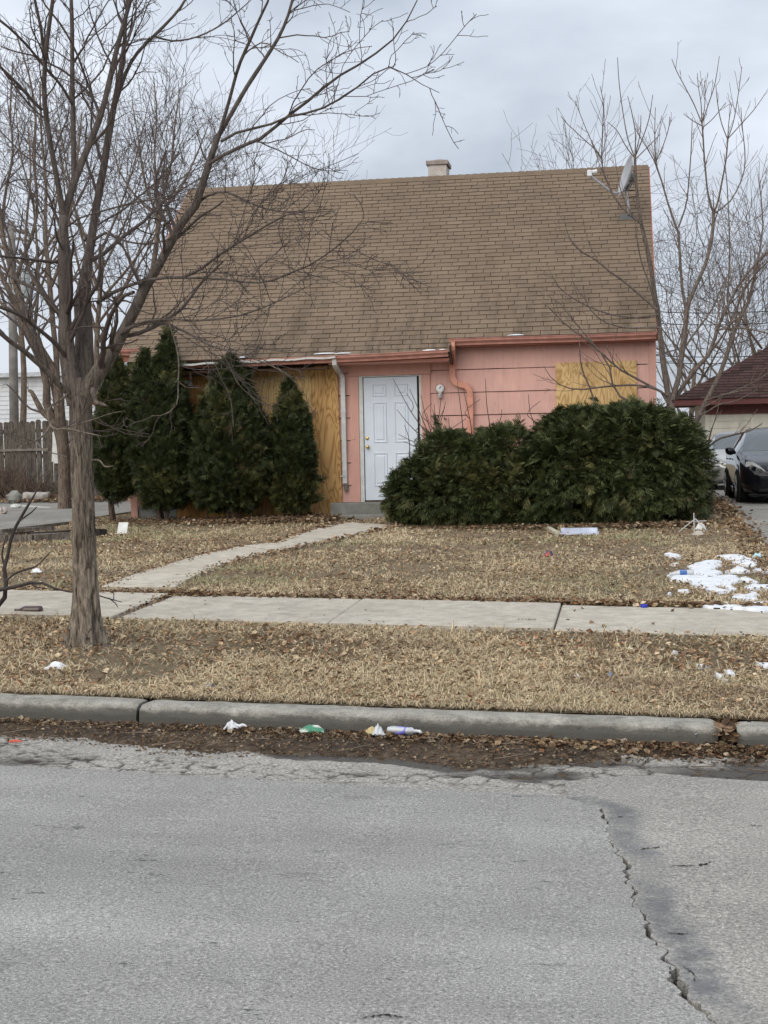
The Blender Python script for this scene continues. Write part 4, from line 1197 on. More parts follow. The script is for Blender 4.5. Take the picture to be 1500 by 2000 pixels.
hb = [blob(1130, 930, 230, 210, 21.7, 0.85), blob(1140, 870, 190, 140, 22.1, 0.8), blob(1230, 910, 260, 230, 21.9, 0.9), blob(1310, 930, 150, 200, 21.9, 0.8), blob(1100, 860, 110, 90, 22.0, 0.6), blob(1200, 850, 200, 90, 22.2, .7), blob(1060, 960, 130, 150, 21.6, .7), blob(1240, 960, 240, 150, 21.65, .8), blob(1350, 960, 70, 130, 21.9, .6), blob(1290, 855, 150, 90, 22.1, .7), blob(1110, 845, 90, 70, 22.1, .5), blob(1085, 915, 150, 130, 22.35, .6), blob(1190, 915, 200, 140, 22.3, .6)]
evergreen('spreading_evergreen', 'big tall evergreen shrub below the boarded window', 'spreading evergreens under the boarded window', hb, 25500, 0.155, (P(1220, 1025, 21.8)[0], 21.8, 0.5), HC, [[(P(1230, 1025, 21.7)[0], 21.8, 0.45, 0.05), (P(1220, 930, 21.7)[0], 21.9, 1.2, 0.02)]], 0.25, 0.15, 22, fans=True)

# ================================================================== BARE TREES
def bark_mat(name, a, b, groove, scale=1.0, moss=0.0):
    t = NT(name)
    f = t.noise(t.pos((1, 1, 0.19), 'world'), 34 * scale, 7, 0.72, 0.9)
    c = t.ramp(f, [(0.38, groove), (0.49, a), (0.63, b)])
    c = t.mix(0.5, c, t.ramp(t.noise(t.pos(), 5, 4), [(0.3, 0.75), (0.7, 1.2)]), 'MULTIPLY')
    if moss:
        sx = t.new('ShaderNodeSeparateXYZ'); t.l.new(t.new('ShaderNodeNewGeometry').outputs['Position'], sx.inputs[0])
        hz = t.math('ADD', sx.outputs[2], t.math('MULTIPLY', t.math('SUBTRACT', t.noise(t.pos((3, 3, 1)), 2.0, 4), 0.5), 1.6))
        c = t.mix(t.ramp(t.math('DIVIDE', hz, 5.0), [(0.22, 0.0), (0.52, 1.0)]), c, t.ramp(f, [(0.36, (0.062, 0.049, 0.042)), (0.6, (0.138, 0.113, 0.098))]))
    t.bump(f, 0.9, 0.02)
    return t.fin(c, 0.9, 0.15)
M_BARK = bark_mat('street_tree_bark', (0.19, 0.155, 0.12), (0.34, 0.285, 0.22), (0.042, 0.032, 0.025), 1.0, 1.0)
M_LIMB = M_BARK
M_TWIG = simple('twig_bark', (0.085, 0.066, 0.058), 0.8, 0.2, 0.3, 12)
M_TWIGP = simple('twig_pale_bark', (0.165, 0.12, 0.10), 0.8, 0.2, 0.3, 9)
M_TWIGB = simple('twig_far_bark', (0.125, 0.105, 0.10), 0.85, 0.15, 0.25, 3)
M_BARKB = bark_mat('yard_tree_bark', (0.15, 0.115, 0.088), (0.23, 0.18, 0.14), (0.07, 0.052, 0.042))
M_STEMP = bark_mat('small_tree_bark', (0.145, 0.115, 0.096), (0.235, 0.19, 0.16), (0.075, 0.058, 0.05), 1.6)

def sample(Pn, Rn, i, t):
    K = Pn.shape[1]
    f = t * (K - 1); k = np.minimum(f.astype(int), K - 2); u = (f - k)[:, None]
    p = Pn[i, k] * (1 - u) + Pn[i, k + 1] * u
    d = Pn[i, k + 1] - Pn[i, k]; d /= np.linalg.norm(d, axis=1, keepdims=True) + 1e-9
    r = Rn[i, k] * (1 - u[:, 0]) + Rn[i, k + 1] * u[:, 0]
    return p, d, r

def grow(Pn, Rn, per, L, K, r, tmin=.25, tmax=1.0, ang=(.5, 1.1), up=.25, wob=.12, rfac=.5, rmin=.0025, flat=0.0, Lpow=0.6, side=None):
    """children on each parent polyline -> (N*per,K,3), radii"""
    N = len(Pn)
    plen = np.linalg.norm(np.diff(Pn, axis=1), axis=2).sum(1)
    cnt = np.maximum(1, (per * plen * r.uniform(.75, 1.25, N)).astype(int))
    i = np.repeat(np.arange(N), cnt)
    m = len(i)
    t = tmin + (tmax - tmin) * r.random(m) ** 0.85
    p, d, rr = sample(Pn, Rn, i, np.clip(t, 0, .999))
    q = r.normal(size=(m, 3)); q[:, 1] *= (1 - flat)
    q -= d * (q * d).sum(1, keepdims=True); q /= np.linalg.norm(q, axis=1, keepdims=True) + 1e-9
    a = r.uniform(*ang, m)[:, None]
    dr = d * np.cos(a) + q * np.sin(a)
    dr[:, 2] += up * .5; dr /= np.linalg.norm(dr, axis=1, keepdims=True)
    ln = L * r.uniform(.4, 1.25, m) * np.clip(plen[i], .2, 3) ** Lpow * (1.15 - .65 * t)
    r0 = np.maximum(np.minimum(rr * rfac * r.uniform(.7, 1.1, m), ln * 0.03), rmin)
    out = np.zeros((m, K, 3)); out[:, 0] = p
    cur = dr.copy()
    for k in range(1, K):
        out[:, k] = out[:, k - 1] + cur * (ln / (K - 1))[:, None]
        cur = cur + r.normal(0, wob, (m, 3)) * np.array([1, 1 - flat * .6, 1]); cur[:, 2] += up / (K - 1)
        cur /= np.linalg.norm(cur, axis=1, keepdims=True)
    R = r0[:, None] * np.linspace(1, .45, K)[None]
    return out, np.maximum(R, rmin * .8)

def limb_pts(pts, Y, dy=0.0, K=14, dyn=None):
    """pts: (px,py,width_px); laid out round distance Y, drifting dy along the limb"""
    n = len(pts)
    out = []
    d = np.r_[0, np.cumsum([math.hypot(pts[k + 1][0] - pts[k][0], pts[k + 1][1] - pts[k][1]) for k in range(n - 1)])]
    d /= d[-1]
    for (px, py, wd_), s in zip(pts, d):
        yy_ = Y + dy * s
        p = P(px, py, yy_)
        out.append((*p, max(wd_, 1.0) / 2 / F_PX * yy_))
    return spline(np.array(out), K)

def limbs_obj(tree, mat_, L, name='limb', n=9):
    for s in L:
        V, Q = tube(s[:, :3], np.maximum(s[:, 3], 0.002), n)
        k = len(V) // n
        # knots and unevenness
        c = np.repeat(s[:, :3], n, 0)
        f = 1 + 0.10 * vnoise(V[:, 0] * 13 + V[:, 1] * 7, V[:, 2] * 9, 33)
        V = c + (V - c) * f[:, None]
        link(name, npmesh(name, V, [Q, np.array([[(k - 1) * n + i for i in range(n)]])], smooth_=True), mat_, tree)

def twigs_obj(tree, mat_, sets, name='twigs'):
    Vs = []; Fs = []; n0 = 0
    for Pn, Rn, n in sets:
        V, Q = tubes_batch(Pn, Rn, n)
        Vs.append(V); Fs.append(Q + n0); n0 += len(V)
    o = link(name, npmesh(name, np.vstack(Vs), np.vstack(Fs), smooth_=True), mat_, tree)
    o['kind'] = 'stuff'
    return o

def stack(L, K=14):
    return np.stack([s[:, :3] for s in L]), np.stack([s[:, 3] for s in L])

# ---------------- the street tree
TY = 9.75
tb = G(170, 1252)
tree = empty('street_tree', (tb[0], TY, float(zg(tb[0], TY))), 'bare grey-barked tree on the parkway strip between kerb and sidewalk', 'tree')
# trunk: ridged bark, flared foot
cl_ = limb_pts([(170, 1262, 72), (169, 1235, 63), (168, 1200, 57), (166, 1120, 52), (163, 1000, 47), (159, 880, 46), (158, 800, 47), (157, 770, 46), (157, 750, 40), (157, 738, 30)], TY, 0, 150)
n = 88; V = []
for k, (x, y, z, rr) in enumerate(cl_):
    for i in range(n):
        a = 2 * pi * i / n
        ca_, sa_ = cos(a), sin(a)
        v = mnoise.noise(Vector((ca_ * 4.2, sa_ * 4.2, z * 2.2)))
        v2 = mnoise.noise(Vector((ca_ * 9.5 + 5, sa_ * 9.5, z * 3.6 + v * 1.2)))
        v3 = mnoise.noise(Vector((ca_ * 22, sa_ * 22, z * 12)))
        ridge = 1 - min(1, abs(v2) * 2.6)
        fl = max(0, 0.46 - (z - cl_[0][2])) / 0.46
        lobe = fl ** 2.1 * (0.28 + 0.30 * sin(5 * a + 1.2) + 0.22 * v2)
        f = 1 + 0.05 * v - 0.13 * ridge + 0.03 * v3 + lobe
        V.append((x + rr * f * ca_, y + rr * f * sa_, z))
idx = np.arange(150 * n).reshape(150, n)
F = np.stack([idx[:-1], np.roll(idx, -1, 1)[:-1], np.roll(idx, -1, 1)[1:], idx[1:]], -1).reshape(-1, 4)
link('trunk', npmesh('trunk', V, [F, np.array([[149 * n + i for i in range(n)]])], smooth_=True), M_BARK, tree)
def ck(*a): return list(a)
LM = [
 (ck((150, 790, 40), (141, 745, 38), (131, 690, 33), (127, 613, 28), (127, 527, 30), (124, 450, 23), (124, 420, 21)), 0.0, -0.1),
 (ck((124, 425, 16), (115, 370, 14.5), (104, 310, 13.5), (92, 240, 13), (86, 170, 12), (91, 90, 10.5), (103, 0, 9), (110, -70, 7)), -.1, -.5),
 (ck((88, 150, 9), (82, 70, 8), (68, 0, 7), (55, -70, 5)), -.3, -.3),
 (ck((124, 428, 19), (140, 370, 17), (163, 310, 16), (188, 250, 15), (207, 190, 14), (220, 130, 12), (235, 70, 11), (255, 0, 10), (272, -70, 8)), -.1, .3),
 (ck((144, 348, 13), (143, 250, 12), (141, 150, 11), (141, 60, 10), (139, 0, 9), (137, -70, 7)), 0, .2),
 (ck((160, 790, 40), (164, 735, 40), (164, 650, 35), (162, 578, 34), (170, 520, 24), (178, 470, 20), (187, 410, 18.5), (199, 350, 18), (209, 285, 17), (221, 215, 15), (235, 145, 13), (242, 90, 9), (247, 30, 7), (250, -60, 5)), .1, .3),
 (ck((222, 215, 9), (245, 145, 9), (262, 112, 8.5), (282, 88, 8), (305, 66, 7.5), (340, 30, 6.5), (362, 0, 6), (385, -50, 4)), .3, .4),
 (ck((303, 72, 4.5), (340, 80, 4.5), (385, 72, 4), (430, 50, 3.5), (462, 25, 3), (490, 0, 2)), .4, .3),
 (ck((196, 228, 6), (170, 160, 5.5), (148, 100, 5), (120, 50, 5), (85, 5, 4), (70, -30, 3)), .1, -.4),
 (ck((160, 800, 38), (170, 762, 38), (186, 735, 36), (207, 708, 32), (234, 660, 28), (262, 608, 26), (285, 560, 24), (312, 515, 21), (338, 465, 20), (358, 430, 20), (384, 398, 18), (400, 345, 17), (414, 302, 16), (427, 262, 14)), 0, -.2),
 (ck((427, 266, 9), (448, 195, 8.5), (466, 130, 8), (490, 75, 7), (510, 30, 6), (524, 0, 5), (535, -50, 4)), -.2, -.4),
 (ck((428, 264, 11), (452, 222, 10.5), (482, 170, 10), (518, 115, 9), (546, 70, 8), (562, 32, 7), (571, 0, 6), (580, -50, 4)), -.2, .2),
 (ck((408, 320, 9), (430, 308, 8.5), (455, 291, 8), (500, 276, 8), (540, 246, 7.5), (572, 219, 7), (612, 189, 6.5), (650, 156, 6), (695, 130, 5), (725, 110, 4.5), (760, 85, 4), (792, 45, 3), (815, 0, 2.5)), -.2, -.5),
 (ck((432, 276, 7), (470, 256, 6.5), (520, 246, 6), (556, 230, 5.5), (602, 220, 5), (642, 206, 4.5), (690, 176, 4), (722, 150, 3.5), (750, 130, 3), (785, 140, 2.5), (815, 160, 2), (858, 181, 1.5)), -.2, -.7),
 (ck((190, 592, 9), (232, 565, 8.5), (275, 551, 8.5), (310, 543, 8), (360, 541, 8), (402, 519, 7), (435, 491, 6.5), (465, 475, 6), (500, 452, 5), (540, 430, 4), (575, 415, 3), (640, 408, 1.6)), .0, -.8),
 (ck((318, 542, 5.5), (370, 543, 5.5), (430, 545, 5), (480, 551, 5), (520, 551, 4.5), (560, 536, 4), (610, 515, 3.5), (660, 480, 3), (692, 450, 2.5), (712, 425, 1.6)), -.1, -.9),
 (ck((386, 396, 7), (404, 383, 6.5), (435, 374, 6), (460, 382, 5.5), (500, 401, 5), (540, 412, 4), (600, 415, 3), (655, 412, 2)), -.1, -.7),
 (ck((236, 652, 8), (262, 637, 7), (300, 630, 6.5), (330, 634, 6), (370, 652, 5.5), (405, 672, 5), (440, 684, 4.5), (500, 702, 3.5), (536, 717, 3), (572, 737, 1.6)), -.1, -.9),
 (ck((240, 645, 6), (280, 628, 5.5), (340, 624, 5), (380, 626, 4.5), (450, 620, 4), (500, 606, 3.5), (552, 584, 2.5), (610, 555, 1.6)), -.1, -1.2),
 (ck((331, 634, 4), (342, 668, 3.5), (349, 705, 3.5), (348, 745, 3), (345, 790, 2.5), (320, 810, 2), (295, 812, 1.5)), -.5, -.4),
 (ck((140, 775, 18), (128, 763, 16), (108, 744, 15), (86, 720, 14), (64, 700, 13), (43, 683, 12), (20, 667, 11.5), (0, 650, 11), (-40, 620, 8)), -.05, -.6),
 (ck((130, 700, 11), (113, 676, 11), (90, 655, 10), (60, 631, 9.5), (38, 615, 9), (17, 606, 8), (0, 600, 8), (-40, 585, 5)), -.05, -.8),
 (ck((122, 622, 7), (111, 603, 7.5), (90, 578, 7.5), (60, 560, 7), (30, 545, 6.5), (0, 530, 6), (-40, 505, 4)), -.05, .5),
 (ck((121, 645, 6), (85, 621, 5), (57, 602, 5), (22, 572, 4.5), (0, 560, 4), (-35, 540, 3)), 0, .6),
 (ck((122, 512, 9), (100, 511, 7.5), (70, 508, 7), (30, 503, 6.5), (0, 500, 6), (-40, 492, 4)), -.05, -.7),
 (ck((82, 215, 9), (62, 195, 8.5), (40, 170, 8), (18, 148, 7), (0, 130, 6.5), (-30, 100, 5)), -.3, -.4),
 (ck((142, 205, 7), (118, 165, 7), (95, 140, 7), (72, 112, 6.5), (50, 86, 6.5), (22, 58, 6), (0, 40, 6), (-30, 15, 4)), 0, -.6),
 (ck((133, 442, 5), (150, 428, 4.5), (190, 415, 4.5), (230, 404, 4), (262, 395, 4), (310, 388, 3.5), (355, 370, 3), (420, 330, 2)), -.1, -.6),
 (ck((182, 470, 8), (205, 455, 6), (220, 460, 5), (250, 472, 4.5), (280, 476, 4), (316, 472, 3), (350, 455, 2)), .1, -.3),
 (ck((196, 600, 6), (198, 560, 5.5), (199, 525, 6), (200, 512, 6), (206, 509, 3)), -.1, 0),
 (ck((132, 770, 7), (121, 780, 6), (99, 793, 6), (93, 806, 5.5), (98, 829, 5.5), (107, 839, 5), (122, 837, 4.5), (145, 840, 4), (165, 845, 3.5), (198, 851, 2)), -.15, -.5),
 (ck((98, 829, 5), (90, 845, 4.5), (70, 861, 4), (48, 868, 3), (28, 882, 2)), -.35, -.3),
 (ck((70, 861, 3.5), (80, 873, 3.5), (85, 880, 3), (104, 885, 3), (130, 892, 2)), -.4, -.2),
 (ck((122, 836, 3.5), (150, 829, 3), (180, 820, 3), (215, 808, 2.5), (245, 802, 1.6)), -.4, -.3),
 (ck((180, 898, 5), (195, 900, 4), (205, 911, 3.5), (222, 910, 1.8)), -.15, -.3),
 (ck((181, 760, 14), (187, 784, 11), (199, 789, 8), (210, 793, 4)), -.1, -.15),
 (ck((165, 470, 6), (190, 440, 5), (240, 410, 5), (270, 385, 4.5), (310, 350, 4), (350, 300, 3)), .3, .6),
]
ST = [limb_pts(pts, TY + y0, dy) for pts, y0, dy in LM]
for s_ in ST: s_[:, 3] *= np.where(s_[:, 3] < .05, .86, 1.0)
limbs_obj(tree, M_LIMB, ST)
rt_ = np.random.default_rng(5)
fine = [s for s, (pts, _, _) in zip(ST, LM) if len(pts) > 4]
Pn, Rn = stack(fine)
A1 = grow(Pn, Rn, 6.0, .60, 9, rt_, .15, 1.0, (.45, 1.15), .22, .15, .45, .0029, .2)
A2 = grow(A1[0], A1[1], 10.5, .38, 7, rt_, .15, 1.0, (.5, 1.2), .14, .19, .6, .0025, .2, .7)
A3 = grow(A2[0], A2[1], 10.0, .21, 4, rt_, .15, 1.0, (.5, 1.2), .10, .2, .65, .0021, .1, .7)
twigs_obj(tree, M_TWIG, [(*A1, 5), (*A2, 3), (*A3, 3)])

# ---------------- tree behind the left driveway
def far_tree(name, label, Y, limbs, per, L, seed, mat_l, mat_t, group=None, levels=3, rmin=.006, base=None, up=.35, wob=.12, dens=(2.2, 3.0, 3.2), ls=(1.0, .6, .4), tm=.2):
    ST_ = [limb_pts(p, Y + y0, dy, 12) for p, y0, dy in limbs]
    b = ST_[0][0]
    t = empty(name, (b[0], Y, float(zg(b[0], Y))), label, 'tree', group)
    tr = ST_[0]
    if tr[0, 2] > zg(tr[0, 0], Y): tr = np.vstack([[tr[0, 0], tr[0, 1], float(zg(tr[0, 0], Y)) - .1, tr[0, 3] * 1.25], tr])
    V, Q = tube(tr[:, :3], tr[:, 3], 14)
    link('trunk', npmesh('trunk', V, Q, smooth_=True), mat_l, t)
    limbs_obj(t, mat_l, ST_[1:], n=7)
    r = np.random.default_rng(seed)
    Pn, Rn = np.stack([s[:, :3] for s in ST_[1:]]), np.stack([s[:, 3] for s in ST_[1:]])
    sets = []; cur = (Pn, Rn)
    for k in range(levels):
        cur = grow(cur[0], cur[1], dens[k] * per, ls[k] * L, (8, 6, 4)[k], r, tm, 1.0, (.4, 1.15), up * .55, wob + .03 * k, .55, rmin * (1, .8, .65)[k], 0.0, .6)
        sets.append((*cur, (4, 3, 3)[k]))
    twigs_obj(t, mat_t, sets)
    return t
far_tree('yard_tree', 'bare multi-stemmed tree with brown trunk standing by the wooden fence', 27.5, [
 (ck((126, 972, 26), (125, 900, 25), (120, 850, 27), (112, 818, 34)), 0, 0),
 (ck((104, 822, 18), (92, 795, 17), (92, 760, 16), (88, 735, 14), (78, 705, 13), (58, 660, 13), (36, 610, 12), (18, 570, 11), (-5, 520, 9), (-40, 440, 6)), 0, -.6),
 (ck((118, 830, 24), (114, 780, 24), (108, 735, 22), (92, 700, 19), (70, 665, 17), (57, 630, 16), (42, 590, 15), (28, 545, 13), (12, 490, 11), (0, 430, 9), (-10, 340, 6), (-20, 250, 4)), 0, .5),
 (ck((100, 820, 12), (82, 803, 12), (74, 788, 11), (62, 766, 9), (56, 762, 6)), 0, 0),
 (ck((112, 745, 12), (110, 690, 12), (104, 640, 11), (100, 590, 11), (96, 540, 10), (92, 500, 9), (88, 440, 7), (90, 360, 6), (80, 250, 4), (78, 160, 3)), .1, .6),
 (ck((100, 600, 8), (80, 570, 7), (62, 540, 7), (50, 500, 6), (52, 430, 5), (60, 340, 4), (55, 250, 3)), .1, .2),
 (ck((100, 560, 8), (115, 520, 7), (125, 470, 6), (140, 400, 5), (150, 320, 4), (160, 220, 3)), .1, .2),
 (ck((66, 650, 8), (72, 600, 7), (75, 540, 6), (72, 480, 5), (65, 400, 4), (40, 300, 3), (30, 200, 2)), .2, .3),
 (ck((30, 550, 9), (50, 490, 8), (70, 440, 7), (72, 380, 6), (66, 310, 6), (70, 240, 5), (60, 160, 4), (30, 60, 3)), .2, .6),
 (ck((5, 450, 7), (10, 380, 6), (25, 300, 5), (20, 220, 4), (25, 120, 3)), .4, .6),
], 1.15, 1.0, 31, M_BARKB, M_TWIGB, rmin=.0055)
far_tree('pollard_tree', 'slim bare tree with a knobbly pruned head beside the roof edge', 30.5, [
 (ck((262, 830, 15), (266, 740, 14), (275, 660, 13), (287, 590, 12), (298, 530, 11), (305, 480, 10), (309, 440, 10), (311, 416, 12)), 0, 0),
 (ck((310, 418, 6), (306, 370, 5), (302, 300, 4), (306, 220, 3), (300, 150, 2)), 0, .2),
 (ck((312, 418, 6), (322, 370, 5), (336, 310, 4), (342, 240, 3), (352, 170, 2)), 0, -.2),
 (ck((309, 420, 5), (290, 380, 4.5), (278, 330, 4), (270, 270, 3), (258, 200, 2)), 0, -.3),
 (ck((313, 420, 5), (335, 390, 4.5), (362, 350, 4), (385, 300, 3), (405, 250, 2)), 0, .3),
 (ck((308, 422, 5), (280, 400, 4), (255, 370, 4), (232, 330, 3), (215, 270, 2)), 0, .3),
 (ck((290, 585, 5), (270, 545, 4), (252, 500, 4), (240, 440, 3), (226, 380, 2)), 0, .3),
 (ck((300, 530, 4), (322, 500, 4), (345, 460, 3), (360, 410, 2)), 0, .3),
 (ck((276, 655, 5), (250, 620, 4), (225, 590, 3), (205, 540, 2.4)), 0, -.2),
], 1.3, .95, 32, M_BARKB, M_TWIGB, rmin=.0055, dens=(2.6, 3.2, 3.2))
# thinner trees far behind, left and over the roof
def auto_tree(name, label, px, Y, top, spread, wpx, seed, group, per=1.0, rmin=.011, nl=10, mat_t=None, first=.3, up=.3):
    r = np.random.default_rng(seed)
    bz = P(px, 900, Y); g = float(zg(bz[0], Y))
    dpx = F_PX / Y
    pyb = 890 + (1.6 - g) * dpx
    H = pyb - top
    lim = [(ck((px, pyb, wpx), (px + r.uniform(-6, 6), pyb - H * .15, wpx * .85), (px + r.uniform(-10, 10), pyb - H * .3, wpx * .7), (px + r.uniform(-15, 15), pyb - H * .5, wpx * .5)), 0, 0)]
    for k in range(nl):
        f = first + (.55 - first) * k / nl
        s = (-1) ** k * r.uniform(.35, 1) * spread
        x0 = px + r.uniform(-4, 4); y0 = pyb - H * f
        hh = (H * (1 - f)) * r.uniform(.75, 1.0) * (1 - .35 * abs(s) / spread)
        ww = wpx * r.uniform(.3, .5)
        lim.append((ck((x0, y0, ww), (x0 + s * .35, y0 - hh * .25, ww * .75), (x0 + s * .65, y0 - hh * .52, ww * .5), (x0 + s * .85, y0 - hh * .78, ww * .32), (x0 + s, y0 - hh, ww * .15)), 0, r.uniform(-3, 3)))
    return far_tree(name, label, Y, lim, per, Y * .045, seed, M_BARKB, mat_t or M_TWIGB, group, 3, rmin, up=up, dens=(1.1, 1.5, 1.6), ls=(1.1, .75, .5))
gL, gR = 'bare trees behind the house', 'bare trees beyond the garage'
auto_tree('bare_tree', 'bare tree far back over the white building, nearest the utility pole', 40, 52, 130, 190, 16, 41, gL)
auto_tree('bare_tree', 'tall bare tree filling the sky behind the street tree trunk', 190, 48, 60, 190, 16, 42, gL, 1.1)
auto_tree('bare_tree', 'bare tree rising behind the left slope of the brown roof', 390, 50, 215, 170, 14, 43, gL, .95)
auto_tree('bare_tree', 'low bare tree whose twigs just top the roof ridge', 545, 56, 275, 110, 11, 44, gL, .8)
auto_tree('bare_tree', 'dark twiggy tree between the house corner and the garage roof', 1350, 52, 480, 120, 13, 45, gR, .8, first=.10)
auto_tree('bare_tree', 'dark dense tree over the maroon garage roof', 1490, 56, 430, 130, 16, 46, gR, .95, first=.10)
auto_tree('bare_tree', 'short twiggy tree low behind the garage eave', 1405, 62, 540, 130, 12, 47, gR, .8, first=.1)
auto_tree('bare_tree', 'thin tree tip showing over the ridge by the satellite dish', 1135, 54, 322, 45, 6, 48, gR, .7, first=.5)

